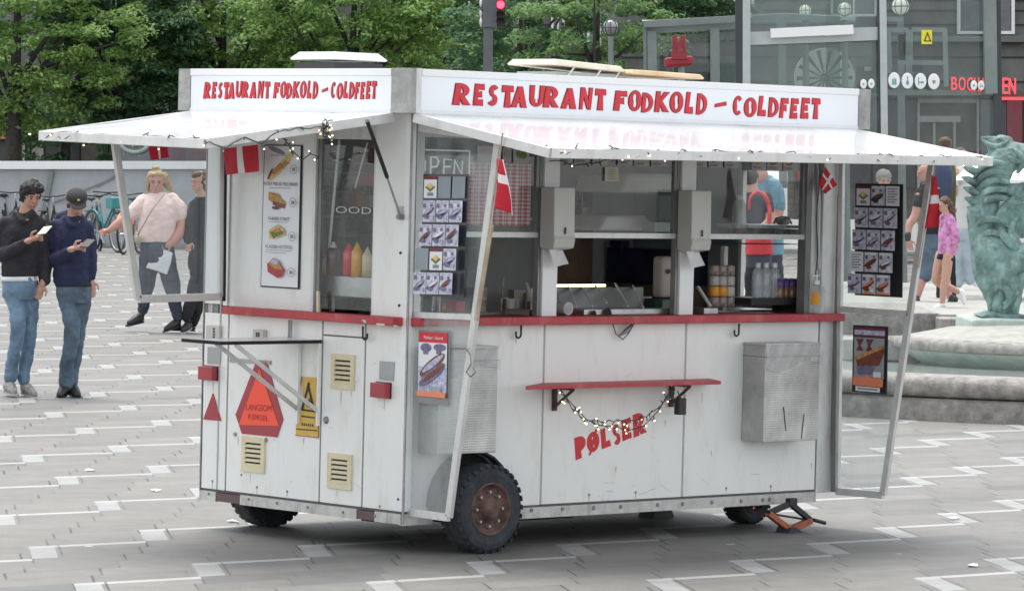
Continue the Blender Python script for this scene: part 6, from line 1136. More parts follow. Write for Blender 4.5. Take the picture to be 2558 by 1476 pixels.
tree('green_tree', 'bright green tree with dark forked trunk at the left edge', 'w', 60, 60, 92, (2.8, 1.6, 2.4), 190, 170, 'leaf_bright', 1, trunk_px=42, trunkr=.19, spread=.5)
tree('dark_tree', 'dense dark green tree left of the roof of the cart', 'w', 300, 90, 94, (1.95, 1.5, 2.8), 230, 190, 'leaf_dark', 2, size=.15, spread=.45)
tree('green_tree', 'bright green tree above the short sign', 'w', 560, 30, 95, (2.5, 1.5, 2.5), 220, 170, 'leaf_bright', 3, spread=.5)
tree('green_tree', 'bright green tree behind the white domed roof vent', 'w', 880, 40, 93, (2.6, 1.5, 2.2), 220, 170, 'leaf_bright', 4, spread=.5)
tree('mid_tree', 'loose mid green tree left of the traffic light', 'w', 1085, 90, 96, (1.7, 1.5, 2.2), 140, 150, 'leaf_mid', 5, spread=.5)
tree('dark_tree', 'sparse dark green tree right of the traffic light', 'w', 1290, 90, 86, (1.7, 1.3, 1.7), 78, 150, 'leaf_dark', 6, spread=.48)
tree('mid_tree', 'mid green tree covering the facade left of the station', 'w', 1480, 70, 84, (1.7, 1.3, 1.6), 64, 150, 'leaf_mid', 7, spread=.46)
tree('dark_tree', 'dark tree top hanging over the station roof', 'w', 1690, -10, 88, (1.5, 1.3, 1.05), 80, 150, 'leaf_dark', 8, spread=.45)
tree('dark_tree', 'dark tree standing behind the first two trees on the left', 'w', 170, 190, 103, (2.8, 1.5, 2.3), 170, 140, 'leaf_dark', 9, size=.16, spread=.5)
tree('mid_tree', 'mid green tree filling the gap above the near roof corner', 'w', 740, 190, 103, (4.9, 1.5, 2.2), 260, 150, 'leaf_mid', 10, size=.16, spread=.55)
# ================================================================== FOUNTAIN (right)
def gp(c, x, y, z=0): return G(c, x, y, z)
Fc = gp('z', 2760, 1046) + Vector((0, 3.2, 0)); Fc.z = 0
ft = empty('fountain', 'round stepped granite fountain basin with pale green streaks', 'fountain', Matrix.Translation(Fc))
e0 = gp('k', 700, 775); RF = (Vector((e0.x, e0.y, 0)) - Fc).length
def fz(c, x, y): return V(c, x, y, depth_of(Vector((e0.x, e0.y, 0)))).z
zt1 = fz('k', 900, 632); zt2 = fz('k', 900, 480)
print('fountain', Fc, RF, zt1, zt2)
n_ = 96
m = MB(); m.lathe((0, 0, 0), [(RF, 0), (RF + .01, zt1 - .02), (RF - .03, zt1), (RF - .12, zt1 + .003)], 'granite', n_); m.build('base_ring', ft)
m = MB(); hr = zt2 - zt1; m.lathe((0, 0, zt1), [(RF - .13, .0), (RF - .02, .02), (RF + .03, hr * .35), (RF + .03, hr * .7), (RF - .01, hr * .95), (RF - .08, hr), (RF - .42, hr), (RF - .48, hr * .6), (RF - .5, -.05)], 'granite', n_); m.build('rim', ft, smooth=True)
m = MB(); m.lathe((0, 0, 0), [(RF - .45, zt2 - .10), (0, zt2 - .10)], mat('basin_water', (.42, .47, .45), .08, var=.1, scale=2, bump=.1, bscale=8, coat=.5), n_); m.build('water', ft)
# inner bowl tier with pale top and verdigris streaks
d2 = 36.3; P_ = V('k', 1450, 400, d2); c2 = Vector((Fc.x - .2, P_.y + 1.2, 0)) - Fc; r2 = ((V('k', 720, 400, d2).x) - (Fc.x + c2.x)) * -1
zb2, zm2, zt2b = V('k', 1300, 488, d2).z, V('k', 1300, 345, d2).z, V('k', 1000, 250, d2 + .8).z
m = MB(); m.lathe(c2, [(r2 - .35, zb2 - .2), (r2 - .30, zb2 + .02), (r2 - .10, zm2 - .05), (r2 - .05, zm2)], 'verdigris_pale', 72); m.lathe(c2, [(r2 - .05, zm2), (r2 + .03, zm2 + .02), (r2 + .02, zm2 + .09), (r2 - .12, zm2 + .12)], 'granite', 72); m.lathe(c2, [(r2 - .12, zm2 + .12), (r2 * .6, zm2 + .2), (0, zm2 + .24)], 'granite_pale', 72); m.build('inner_bowl', ft, smooth=True)
# stone terrace left of and behind the basin
d3 = 38
def blk(name, pts, c, dist, th, mt, lab=None):
    m = MB(); P_ = [V(c, x, y, dist) for x, y in pts]; P_ = [p - Fc for p in P_]; m.prism(P_, (0, th, 0), mt); o = m.build(name, ft, bevel=.015)
    if lab: o['label'] = lab
blk('terrace_step', [(290, 1010), (290, 50), (940, 60), (945, 205), (700, 230), (690, 1010)], 'k', 42, 3.0, 'granite')
blk('terrace_step', [(940, 200), (940, 95), (1600, 100), (1600, 260)], 'k', 41.5, .5, 'granite')
blk('stone_block', [(150, 760), (150, 455), (640, 455), (640, 770)], 'k', 35.6, 1.2, 'granite_pale'); blk('stone_ledge', [(285, 380), (285, 235), (600, 230), (900, 440), (900, 485), (690, 480), (690, 380)], 'k', 37.5, .5, 'granite_pale')
tz = V('k', 700, 62, 42).z
ter = MB(); ter.prism([V('k', 100, 60, 42), V('k', 1700, 60, 42), V('k', 1700, 60, 42) + Vector((4, 12, 0)), V('k', 100, 60, 42) + Vector((-1.2, 12, 0))], (0, 0, -.02), 'granite_pale'); ter.v = [(x - Fc.x, y - Fc.y, min(z, tz)) for x, y, z in ter.v]; ter.v = [(x, y, tz if i < 4 else tz - .03) for i, (x, y, z) in enumerate(ter.v)]; ter.build('terrace', ft)
# ---- verdigris statue on its pedestal
ds = 37.6
fr = bgf('k', 1400, 100, ds); st = empty('bronze_statue', 'green bronze winged beast statue with ruffled neck on a pale green pedestal', 'statue', fr.M)
m = MB(); pts = [(1150, 250), (1155, 105), (1270, 100), (1300, 98), (1900, 112), (1900, 300), (1480, 290), (1330, 285)]; m.prism([fr.P('k', x, y, 0) for x, y in pts][::-1], (0, 1.4, 0), 'verdigris_pale'); m.build('pedestal', st, bevel=.02)
m = MB()
def R(x, y, dy=0): return fr.P('r', x, y, .45 + dy)
kx = (R(100, 0) - R(0, 0)).length / 100
def tb(pts, mt='verdigris', n=14, sy=1.0): m.tube([R(x, y, dy) for x, y, dy, r in pts], [r * kx for *_, r in pts], mt, n, sy=sy, round_=True)
tb([(610, 1300, 0, 110), (600, 1200, 0, 135), (590, 1080, 0, 190), (580, 960, 0, 215), (540, 830, 0, 190), (480, 720, 0, 140), (450, 600, 0, 118), (470, 480, 0, 112), (500, 380, 0, 118), (540, 280, 0, 130), (600, 200, 0, 120), (690, 170, 0, 100), (780, 180, 0, 90)])
tb([(600, 1300, -.05, 105), (560, 1230, -.10, 80), (540, 1150, -.1, 60), (570, 1110, -.1, 40), (620, 1120, -.1, 20)])
tb([(640, 120, 0, 60), (600, 70, 0, 50), (520, 60, 0, 35), (445, 45, 0, 16)]); tb([(520, 80, 0, 45), (580, 120, 0, 60), (640, 170, 0, 70)]); tb([(640, 60, .05, 30), (590, 55, .05, 45), (540, 110, .05, 60)])
tb([(640, 430, -.02, 60), (720, 440, -.02, 70), (830, 430, -.02, 80)]); tb([(560, 830, -.1, 90), (640, 760, -.1, 60), (700, 840, -.12, 45), (760, 900, -.1, 60)]); tb([(590, 1000, -.15, 110), (680, 940, -.2, 90), (800, 900, -.2, 110)])
bo = m.build('body', st, smooth=True); rm = bo.modifiers.new('remesh', 'REMESH'); rm.mode = 'VOXEL'; rm.voxel_size = .012; rm.use_smooth_shade = True; sm = bo.modifiers.new('s', 'SMOOTH'); sm.iterations = 5
tx = bpy.data.textures.new('folds', 'CLOUDS'); tx.noise_scale = .10; tx.noise_depth = 2; dp = bo.modifiers.new('d', 'DISPLACE'); dp.texture = tx; dp.strength = .02; dp.mid_level = .5
m = MB(); m.prism([R(760, 500, .5), R(560, 505, .45), R(540, 620, .45), R(620, 740, .45), R(760, 780, .5)], (0, .5, 0), 'verdigris'); m.build('wing', st, bevel=.03); m = MB(); m.obox(R(565, 498, .4), R(770, 496, .4), .03, .03, 'verdigris_pale'); m.build('wing_edge', st)
m = MB()     # overlapping curved feathers lying on the neck and chest
def ridge(pts, w0, f=1.0):
    P_ = [R(x, y, dy) for x, y, dy in pts]; D = []
    for i in range(len(P_) - 1):
        a, b, c, d = P_[max(0, i - 1)], P_[i], P_[i + 1], P_[min(len(P_) - 1, i + 2)]
        for t in (0, .25, .5, .75): D.append(.5 * ((2 * b) + (c - a) * t + (2 * a - 5 * b + 4 * c - d) * t * t + (3 * b - a - 3 * c + d) * t ** 3))
    D.append(P_[-1]); n = len(D); m.tube(D, [w0 * kx * max(.12, math.sin(math.pi * (.12 + .8 * i / n))) for i in range(n)], 'verdigris', 10, sy=f)
for k in range(5): ridge([(385 + 8 * k, 350 + 62 * k, -.05), (430 + 6 * k, 270 + 62 * k, -.12), (520, 225 + 64 * k, -.16), (620, 235 + 62 * k, -.12), (660 - 10 * k, 262 + 60 * k, -.03)], 26)
for k in range(4): ridge([(390 + 30 * k, 700 + 90 * k, -.10), (450 + 22 * k, 640 + 95 * k, -.19), (560, 640 + 95 * k, -.24), (650 + 10 * k, 700 + 90 * k, -.20)], 24)
ridge([(680, 470, -.1), (600, 560, -.14), (570, 680, -.2), (640, 800, -.26), (740, 900, -.2)], 34); ridge([(700, 620, -.1), (650, 700, -.2), (680, 820, -.26), (760, 930, -.22)], 30)
ridge([(500, 1300, -.14), (505, 1190, -.18), (560, 1120, -.20), (630, 1150, -.22), (640, 1220, -.22), (600, 1250, -.22)], 30); ridge([(600, 1290, -.2), (640, 1230, -.22), (650, 1180, -.22)], 24); ridge([(670, 1300, -.2), (710, 1230, -.22), (715, 1180, -.2)], 24); ridge([(510, 1310, -.16), (600, 1345, -.2), (700, 1350, -.2), (770, 1340, -.2)], 26)
ridge([(445, 48, 0), (500, 95, -.05), (570, 105, -.07), (640, 60, -.05)], 22); ridge([(445, 46, 0), (520, 60, -.03), (590, 52, -.03), (645, 50, 0)], 16); ridge([(660, 120, -.1), (720, 160, -.13), (740, 230, -.12), (700, 300, -.1)], 24); ridge([(600, 150, -.1), (660, 200, -.14), (760, 220, -.12)], 20)
m.build('feather_ridge', st, smooth=True)

m = MB()
for (x, y) in ((292, 262), (285, 340), (296, 415), (305, 490), (322, 560), (345, 640)): A = R(x + 130, y + 40, -.05); B = R(x + 60, y + 5, -.1); C_ = R(x + 12, y - 14, -.1); m.tube([A, B, C_], [60 * kx, 50 * kx, 12 * kx], 'verdigris', 8, sy=.5)
m.build('mane_spikes', st, smooth=True)
m = MB(); m.prism([R(440, 1340, -.2), R(530, 1310, -.2), R(760, 1330, -.2), R(760, 1362, -.2), R(445, 1345, -.2)], (0, .7, 0), 'verdigris'); m.build('foot_plate', st)
m = MB(); P_ = V('r', 760, 130, 48); th = empty('parasol', 'white parasol top at the right edge behind the statue', 'parasol', Frame(Vector((P_.x, P_.y, 0))).M); zz = V('r', 760, 90, 48).z; m.lathe((0.1, 0, zz), [(0, .0), (.25, -.03), (.6, -.18), (.9, -.42), (.9, -.48)], 'cap_white', 16); m.build('canopy', th); m = MB(); m.tube([(.1, 0, 0), (.1, 0, zz)], .03, 'metro_light', 8); m.build('pole', th)

mat('scrap', (.75, .75, .74), .8, var=.05)
for i, (c, x, y, lab) in enumerate((('o', 685, 540, 'white scrap of paper on the paving left of the cart'), ('o', 1190, 695, 'larger flattened white scrap on the paving left of the cart end'), ('o', 1780, 930, 'white scrap on the paving in front of the far wheel'), ('p', 2070, 255, 'small white scrap on the paving right of the scissor jack'), ('p', 2185, 565, 'white scrap near the lower right corner of the paving'))):
    q = G(c, x, y); th = empty('paper_scrap', lab, 'litter', Matrix.Translation(q) @ Matrix.Rotation(i * 1.1, 4, 'Z'), 'scraps of litter on the paving'); m = MB(); m.add([(-.03, -.025, .004), (.035, -.02, .012), (.03, .03, .006), (-.025, .025, .014), (0, 0, .018)], [(0, 1, 4), (1, 2, 4), (2, 3, 4), (3, 0, 4)], 'scrap'); m.build('paper', th)
# ================================================================== PEOPLE
mat('skin_a', (.42, .235, .165), .55, var=.05, scale=20); mat('skin_b', (.50, .29, .22), .55, var=.05, scale=20); mat('skin_pink', (.52, .27, .215), .55, var=.06, scale=15)
mat('hair_black', (.016, .013, .012), .6, var=.4, scale=60, bump=.6, bscale=90); mat('hair_brown', (.10, .06, .04), .6, var=.4, scale=50, bump=.6, bscale=80); mat('hair_blond', (.45, .33, .18), .6, var=.25, scale=50, bump=.6, bscale=80); mat('hair_grey', (.30, .29, .27), .7, var=.2, scale=50, bump=.4)
mat('hoodie_black', (.022, .021, .026), .9, var=.25, scale=10, bump=.25, bscale=14); mat('hoodie_navy', (.017, .024, .065), .9, var=.25, scale=10, bump=.25, bscale=14); mat('denim_light', (.15, .235, .33), .9, var=.32, scale=5, bump=.35, bscale=16, dirt=(.36, .45, .54), dscale=3); mat('denim_mid', (.10, .145, .195), .9, var=.35, scale=5, bump=.35, bscale=16, dirt=(.20, .28, .35), dscale=4)
mat('tee_pink', (.80, .62, .58), .9, var=.06, scale=6, bump=.2, bscale=12); mat('black_cloth', (.018, .018, .022), .9, var=.25, bump=.25, bscale=14); mat('dark_denim', (.05, .065, .09), .9, var=.35, scale=5, bump=.3, bscale=16); mat('shoe_grey', (.30, .29, .28), .7, var=.3, scale=30); mat('shoe_black', (.02, .02, .022), .5, var=.2); mat('sole', (.42, .42, .42), .7, var=.05); mat('shoe_white', (.78, .78, .78), .6, var=.05); mat('belt_white', (.7, .7, .7), .5, var=.1)
mat('pink_print', (.62, .25, .50), .85, var=.4, scale=14, bump=.2, bscale=14, dirt=(.75, .50, .70), dscale=18); mat('tee_blue', (.17, .30, .38), .9, var=.08, bump=.2, bscale=14); mat('vest_red', (.52, .05, .06), .8, var=.06); mat('vest_dark', (.05, .055, .075), .8, var=.1); mat('pale_jeans', (.45, .55, .62), .9, var=.15, scale=5, bump=.3, bscale=14); mat('tee_white', (.72, .73, .74), .9, var=.04); mat('olive', (.10, .10, .045), .8, var=.1); mat('backpack_blue', (.05, .07, .14), .8, var=.15); mat('lip', (.30, .10, .08), .6, var=0); mat('eye_dark', (.02, .015, .012), .4, var=0); mat('cap_cloth', (.035, .033, .036), .85, var=.1); mat('gold', (.5, .4, .12), .5); mat('bag_paper', (.66, .67, .68), .7, var=.05, bump=.3, bscale=20); mat('beige_bag', (.42, .37, .28), .7, var=.06)
COVER = {'hoodie_black', 'hoodie_navy', 'denim_light', 'denim_mid', 'black_cloth', 'dark_denim', 'vest_dark', 'pale_jeans'}
FOLD = bpy.data.textures.new('cloth_folds', 'CLOUDS'); FOLD.noise_scale = .09; FOLD.noise_depth = 2
HAIR = bpy.data.textures.new('hair_locks', 'CLOUDS'); HAIR.noise_scale = .035; HAIR.noise_depth = 3
class Person:
    def __init__(s, label, c, fx, fy, dist=None, zf=0.0, vox=.009, group=None):
        s.c = c
        P_ = G(c, fx, fy, zf)
        s.fr = Frame(P_); s.th = empty('person', label, 'person', s.fr.M, group); s.k = (s.fr.P(c, 100, 0) - s.fr.P(c, 0, 0)).length / 100; s.vox = vox
        s.body = MB(); s.skin = 'skin_a'
    def p(s, x, y, dy=0): return s.fr.P(s.c, x, y, dy)
    def rem(s, mb, name, vox=None, fold=0, it=4, parent=None):
        o = mb.build(name, parent or s.th, smooth=True); r = o.modifiers.new('remesh', 'REMESH'); r.mode = 'VOXEL'; r.voxel_size = vox or s.vox; r.use_smooth_shade = True
        q = o.modifiers.new('s', 'SMOOTH'); q.iterations = it; q.factor = .5
        if fold: d = o.modifiers.new('d', 'DISPLACE'); d.texture = HAIR if name == 'hair' else FOLD; d.strength = fold; d.mid_level = .5; d.texture_coords = 'LOCAL'
        return o
    def limb(s, mb, pts, m, g=1.0, n=12, sy=1.0):      # pts: (x, y, dy, radius in crop px)
        if mb is not s.body and m in COVER: s.limb(s.body, pts, s.skin, .72, n)
        P_ = [s.p(x, y, dy) for x, y, dy, r in pts]; Rr = [r * s.k * g for *_, r in pts]
        D, Q = [P_[0]], [Rr[0]]                 # smooth the chain
        for i in range(len(P_) - 1):
            a = P_[max(0, i - 1)]; b = P_[i]; c = P_[i + 1]; d = P_[min(len(P_) - 1, i + 2)]
            for t in (.25, .5, .75, 1):
                q = .5 * ((2 * b) + (c - a) * t + (2 * a - 5 * b + 4 * c - d) * t * t + (3 * b - a - 3 * c + d) * t ** 3); D.append(q); Q.append(Rr[i] + (Rr[i + 1] - Rr[i]) * t)
        mb.tube(D, Q, m, n, sy=sy, round_=True)
    def torso(s, mb, rows, m, g=1.0):     # rows: (x, y, dy, half width px, half depth px)
        mb.loft([(s.p(x, y, dy), w * s.k * g, d * s.k * g) for x, y, dy, w, d in rows], m)
    def head(s, x, y, h, yaw=0, pitch=0, roll=0, dy=0, skin=None, mouth=True):
        """h: head height in crop px; yaw > 0 turns to image left... face looks to -y at yaw 0"""
        skin = skin or s.skin; H = h * s.k; C_ = s.p(x, y, dy); s.hM = Matrix.Translation(C_) @ Matrix.Rotation(yaw, 4, 'Z') @ Matrix.Rotation(roll, 4, 'Y') @ Matrix.Rotation(pitch, 4, 'X'); s.hH = H; b = s.body; M = s.hM.to_3x3()
        def e(c, r): b.ell(s.hM @ Vector([q * H for q in c]), [q * H for q in r], skin, 16, 11, M)
        e((0, .03, .13), (.335, .40, .37)); e((0, -.09, -.12), (.27, .30, .36)); e((0, -.20, -.30), (.15, .16, .15)); e((0, -.28, -.01), (.20, .12, .16)); e((0, -.41, -.06), (.045, .085, .08)); e((0, -.385, .05), (.035, .06, .12)); e((.335, .02, 0), (.035, .07, .10)); e((-.335, .02, 0), (.035, .07, .10)); e((0, -.37, -.225), (.085, .045, .035)); e((0, -.33, .12), (.22, .06, .05))
        f = MB()
        for sx in (-1, 1):
            f.ell(s.hM @ Vector((sx * .125 * H, -.375 * H, .035 * H)), (.045 * H, .022 * H, .020 * H), 'eye_dark', 10, 6, M)
            f.ell(s.hM @ Vector((sx * .13 * H, -.392 * H, .125 * H)), (.075 * H, .02 * H, .017 * H), s.brow if hasattr(s, 'brow') else 'hair_black', 10, 6, M)
        if mouth: f.ell(s.hM @ Vector((0, -.418 * H, -.225 * H)), (.075 * H, .012 * H, .016 * H), 'lip', 10, 6, M)
        f.build('facial_features', s.th, smooth=True)
    def hh(s, c): return s.hM @ Vector([q * s.hH for q in c])
    def hell(s, mb, c, r, m): mb.ell(s.hh(c), [q * s.hH for q in r], m, 16, 10, s.hM.to_3x3())
    def hand(s, x, y, dy, ang, curl=.5, k=1.0, flip=1, view=0):
        """ang: direction of the hand in the image plane (degrees, 0 = right, 90 = up); five fingers curling towards the viewer/palm side"""
        L_ = .185 * k; d = Vector((math.cos(math.radians(ang)), 0, math.sin(math.radians(ang)))); w = Vector((-d.z, 0, d.x)) * flip; nn = Vector((0, -1, 0)); 
        w = (w * math.cos(view) + nn * math.sin(view)).normalized(); nn = d.cross(w).normalized(); nn = nn if nn.y < 0 else -nn
        O = s.p(x, y, dy); b = s.body; sk = s.skin
        b.tube([O - d * .02 * k, O + d * .03 * k, O + d * .07 * k, O + d * .09 * k], [.024 * k, .032 * k, .038 * k, .034 * k], sk, 10, sy=.62, round_=True)
        for i, (ln, o_) in enumerate(((.072, .030), (.080, .010), (.075, -.010), (.060, -.029))):
            base = O + d * .085 * k + w * o_ * k; p = [base]; a = 0
            for j in range(3): a += curl * (.7 + .3 * j); p.append(p[-1] + (d * math.cos(a) + nn * math.sin(a)) * ln * k / 3 * (1.15, 1, .85)[j])
            b.tube(p, [.0095 * k, .009 * k, .0082 * k, .007 * k], sk, 8, round_=True)
        t0 = O + d * .03 * k + w * .026 * k; b.tube([t0, t0 + (d * .5 + w * .8).normalized() * .035 * k + nn * .008 * k, t0 + (d * .9 + w * .55).normalized() * .068 * k + nn * .024 * k], [.014 * k, .011 * k, .0085 * k], sk, 8, round_=True)
    def shoe(s, hx, hy, tx_, ty, r, m, sole='sole', dy0=0, dy1=0, ank=None, name='shoe'):
        b = MB(); A, B = s.p(hx, hy, dy0), s.p(tx_, ty, dy1); rr = r * s.k; U = Vector((0, 0, 1)); b.tube([A + U * rr * .3, A.lerp(B, .35) + U * rr * .22, A.lerp(B, .7), B - U * rr * .15], [rr * .95, rr * .95, rr * .8, rr * .62], m, 14, round_=True)
        if ank: b.tube([A + U * rr * .3, s.p(*ank)], [rr * .8, rr * .75], m, 12, round_=True)
        o = s.rem(b, name, .006, it=3); b = MB(); d = (B - A); q = d.normalized() * rr; zs = rr * .72; side = Vector((-d.y, d.x, 0)); side = side.normalized() if side.length > 1e-4 else Vector((0, 1, 0)); pts = []
        for t in range(16): an = 2 * math.pi * t / 16; P0 = (B if math.cos(an) > 0 else A); pts.append(P0 + d.normalized() * math.cos(an) * rr * .95 + side * math.sin(an) * rr * .85 - U * zs)
        b.prism(pts, U * rr * .3, sole); b.build('sole', o)
        return o
    def done(s, vox=None): s.rem(s.body, 'body', vox or .0065, it=2)

# ---- boy in black hoodie
b1 = Person('young man in black hoodie and light jeans looking at his phone at the left edge', 'b', 110, 1385); b1.skin = 'skin_a'
b1.head(180, 212, 162, yaw=math.radians(28), pitch=math.radians(20), skin='skin_a')
b1.limb(b1.body, [(165, 270, .02, 42), (145, 340, .03, 46)], 'skin_a'); b1.torso(b1.body, [(140, 330, .02, 70, 50), (130, 400, 0, 95, 65), (120, 600, 0, 80, 60), (115, 720, 0, 85, 60)], 'skin_a')
b1.limb(b1.body, [(140, 487, -.19, 20), (172, 472, -.24, 19)], 'skin_a'); b1.limb(b1.body, [(258, 690, 0, 20), (250, 728, -.03, 18)], 'skin_a'); b1.hand(170, 472, -.24, 18, .75, 1.0, 1, .2); b1.hand(248, 722, -.03, -110, .5)
h = MB(); b1.torso(h, [(140, 312, .02, 62, 48), (130, 350, .02, 104, 66), (125, 420, .01, 116, 80), (122, 560, 0, 112, 82), (118, 640, 0, 110, 84), (116, 672, 0, 106, 82), (114, 684, 0, 98, 76)], 'hoodie_black')
b1.limb(h, [(38, 375, .02, 52), (0, 450, .04, 50), (-22, 545, .04, 48), (50, 545, -.10, 40), (150, 485, -.20, 32)], 'hoodie_black'); b1.limb(h, [(218, 375, .02, 52), (245, 470, .04, 48), (262, 580, .03, 44), (262, 690, 0, 36), (258, 712, 0, 32)], 'hoodie_black')
b1.limb(h, [(80, 330, .06, 34), (140, 300, .12, 40), (200, 335, .06, 32)], 'hoodie_black'); b1.limb(h, [(95, 310, -.02, 20), (140, 360, -.10, 16), (185, 315, -.02, 20)], 'hoodie_black'); b1.rem(h, 'hoodie', fold=.03)
h = MB(); b1.torso(h, [(112, 685, 0, 100, 74), (118, 730, 0, 106, 78), (122, 790, 0, 104, 76), (120, 820, 0, 94, 68)], 'denim_light')
b1.limb(h, [(78, 780, 0, 60), (104, 900, -.05, 51), (106, 1000, -.08, 45), (78, 1150, -.03, 40), (62, 1268, 0, 40)], 'denim_light'); b1.limb(h, [(168, 780, .02, 58), (180, 900, .06, 46), (170, 1050, .08, 42), (146, 1200, .09, 37), (140, 1290, .08, 38)], 'denim_light'); b1.rem(h, 'jeans', fold=.035)
h = MB(); b1.torso(h, [(113, 682, 0, 103, 80), (114, 708, 0, 108, 83)], 'belt_white'); h.build('belt', b1.th, smooth=True)
h = MB()
for c, r in (((0, .08, .20), (.40, .42, .36)), ((-.06, -.14, .38), (.34, .26, .20)), ((.20, -.12, .34), (.26, .24, .20)), ((-.24, .08, .05), (.17, .26, .30)), ((.27, .10, .08), (.15, .22, .28)), ((0, .26, -.08), (.30, .20, .32)), ((-.02, -.30, .30), (.24, .14, .12)), ((.1, .05, .5), (.2, .2, .12))): b1.hell(h, c, r, 'hair_black')
o = b1.rem(h, 'hair', .008, .045, 2)
b1.shoe(50, 1335, 80, 1352, 38, 'shoe_grey', dy0=.02, dy1=-.12, ank=(62, 1270, .02)); b1.shoe(150, 1345, 200, 1368, 36, 'shoe_grey', dy0=.08, dy1=-.06, ank=(140, 1300, .08))
def phone(P, c, x, y, dy, lab, tilt=0, mt='black', w=.078):
    q = P.fr.M @ P.p(x, y, dy); th = empty('mobile_phone', lab, 'phone', Matrix.Translation(q) @ Matrix.Rotation(math.radians(-20), 4, 'Z') @ Matrix.Rotation(tilt, 4, 'Y') @ Matrix.Rotation(math.radians(-66), 4, 'X')); m = MB(); m.box(-w / 2, w / 2, -.005, .005, -.075, .075, mt); m.build('case', th, bevel=.003); m = MB(); m.box(-w / 2 + .004, w / 2 - .004, .0055, .0065, -.070, .070, 'window_dark'); m.build('screen', th)
phone(b1, 'b', 262, 412, -.30, 'pale phone held by the young man in the black hoodie', math.radians(-8), 'beige')
# ---- boy in navy hoodie and cap
b2 = Person('young man in dark cap and navy hoodie looking at his phone', 'b', 400, 1390); b2.skin = 'skin_b'
b2.head(450, 250, 158, yaw=math.radians(12), pitch=math.radians(26), skin='skin_b')
b2.limb(b2.body, [(440, 300, .03, 40), (428, 360, .04, 42)], 'skin_b'); b2.torso(b2.body, [(425, 360, .02, 66, 50), (420, 430, 0, 92, 62), (425, 620, 0, 78, 60), (430, 740, 0, 88, 60)], 'skin_b')
b2.limb(b2.body, [(400, 538, -.18, 20), (422, 522, -.24, 19)], 'skin_b'); b2.limb(b2.body, [(533, 670, .02, 20), (533, 705, .02, 18)], 'skin_b'); b2.hand(420, 520, -.24, 8, .75, 1.0, 1, .2); b2.hand(533, 700, .02, -88, .35)
h = MB(); b2.torso(h, [(425, 330, .03, 60, 50), (418, 372, .02, 98, 66), (415, 440, .01, 108, 78), (418, 580, 0, 104, 80), (420, 680, 0, 108, 84), (425, 728, 0, 106, 82), (426, 742, 0, 98, 74)], 'hoodie_navy')
b2.limb(h, [(330, 395, .02, 48), (305, 480, .04, 46), (298, 580, .03, 44), (350, 575, -.10, 38), (415, 530, -.20, 30)], 'hoodie_navy'); b2.limb(h, [(505, 395, .02, 46), (525, 480, .04, 42), (535, 590, .03, 38), (533, 680, .02, 30)], 'hoodie_navy')
b2.limb(h, [(355, 345, .06, 36), (420, 318, .14, 40), (480, 350, .06, 30)], 'hoodie_navy'); b2.limb(h, [(385, 340, -.03, 18), (430, 385, -.10, 15), (478, 350, -.03, 16)], 'hoodie_navy'); b2.rem(h, 'hoodie', fold=.03)
h = MB(); b2.torso(h, [(430, 722, 0, 98, 74), (435, 760, 0, 106, 78), (435, 815, 0, 102, 74), (432, 840, 0, 94, 66)], 'denim_mid')
b2.limb(h, [(388, 810, 0, 58), (416, 930, -.06, 51), (424, 1020, -.08, 48), (395, 1180, -.03, 43), (385, 1320, 0, 43)], 'denim_mid'); b2.limb(h, [(482, 810, .02, 56), (470, 930, .05, 47), (452, 1060, .08, 42), (430, 1200, .10, 38), (420, 1315, .08, 40)], 'denim_mid'); b2.rem(h, 'jeans', fold=.035)
h = MB(); b2.torso(h, [(430, 722, 0, 106, 80), (432, 740, 0, 107, 81)], 'black_cloth'); h.build('belt', b2.th, smooth=True)
h = MB()
for c, r in (((0, .14, .05), (.37, .34, .34)), ((-.28, .05, -.02), (.10, .16, .22)), ((.28, .05, -.02), (.10, .16, .22))): b2.hell(h, c, r, 'hair_brown')
b2.rem(h, 'hair', .008, .03, 2)
h = MB()
for c, r in (((0, .02, .26), (.40, .44, .28)), ((0, .04, .18), (.41, .45, .14))): b2.hell(h, c, r, 'cap_cloth')
h.ell(b2.hh((0, -.44, .13)), [q * b2.hH for q in (.34, .30, .035)], 'cap_cloth', 16, 8, b2.hM.to_3x3() @ Matrix.Rotation(math.radians(14), 3, 'X')); co = b2.rem(h, 'cap', .006, 0, 2)
h = MB(); b2.hell(h, (.02, -.405, .30), (.06, .03, .05), 'gold'); h.build('cap_badge', co, smooth=True)
b2.shoe(385, 1345, 350, 1372, 34, 'shoe_black', 'shoe_black', dy0=.02, dy1=-.10, ank=(385, 1310, .02)); b2.shoe(420, 1345, 455, 1370, 36, 'shoe_black', 'shoe_black', dy0=.08, dy1=-.05, ank=(420, 1305, .08))
phone(b2, 'b', 512, 488, -.30, 'black phone held by the young man in the dark cap', math.radians(4), 'black')
# ---- woman in pink top
w1 = Person('blond woman in pale pink top walking behind the short side screen', 'b', 900, 1010); w1.skin = 'skin_pink'; w1.brow = 'hair_brown'
w1.head(915, 132, 142, yaw=math.radians(6), pitch=math.radians(8), skin='skin_pink'); w1.limb(w1.body, [(918, 180, .02, 42), (920, 225, .03, 50)], 'skin_pink')
w1.torso(w1.body, [(925, 225, .02, 90, 60), (925, 300, 0, 120, 90), (915, 470, 0, 90, 80), (920, 560, 0, 100, 80)], 'skin_pink', .8)
w1.limb(w1.body, [(830, 252, 0, 30), (765, 320, -.05, 36), (700, 370, -.08, 30), (650, 405, -.1, 20)], 'skin_pink'); w1.limb(w1.body, [(1015, 250, .02, 32), (1072, 345, .02, 38), (1045, 440, -.06, 34), (990, 498, -.12, 22)], 'skin_pink')
w1.hand(658, 398, -.1, 205, .3, 1.0, 1, .2); w1.hand(1000, 490, -.12, 212, .9, 1.0, 1, .2)
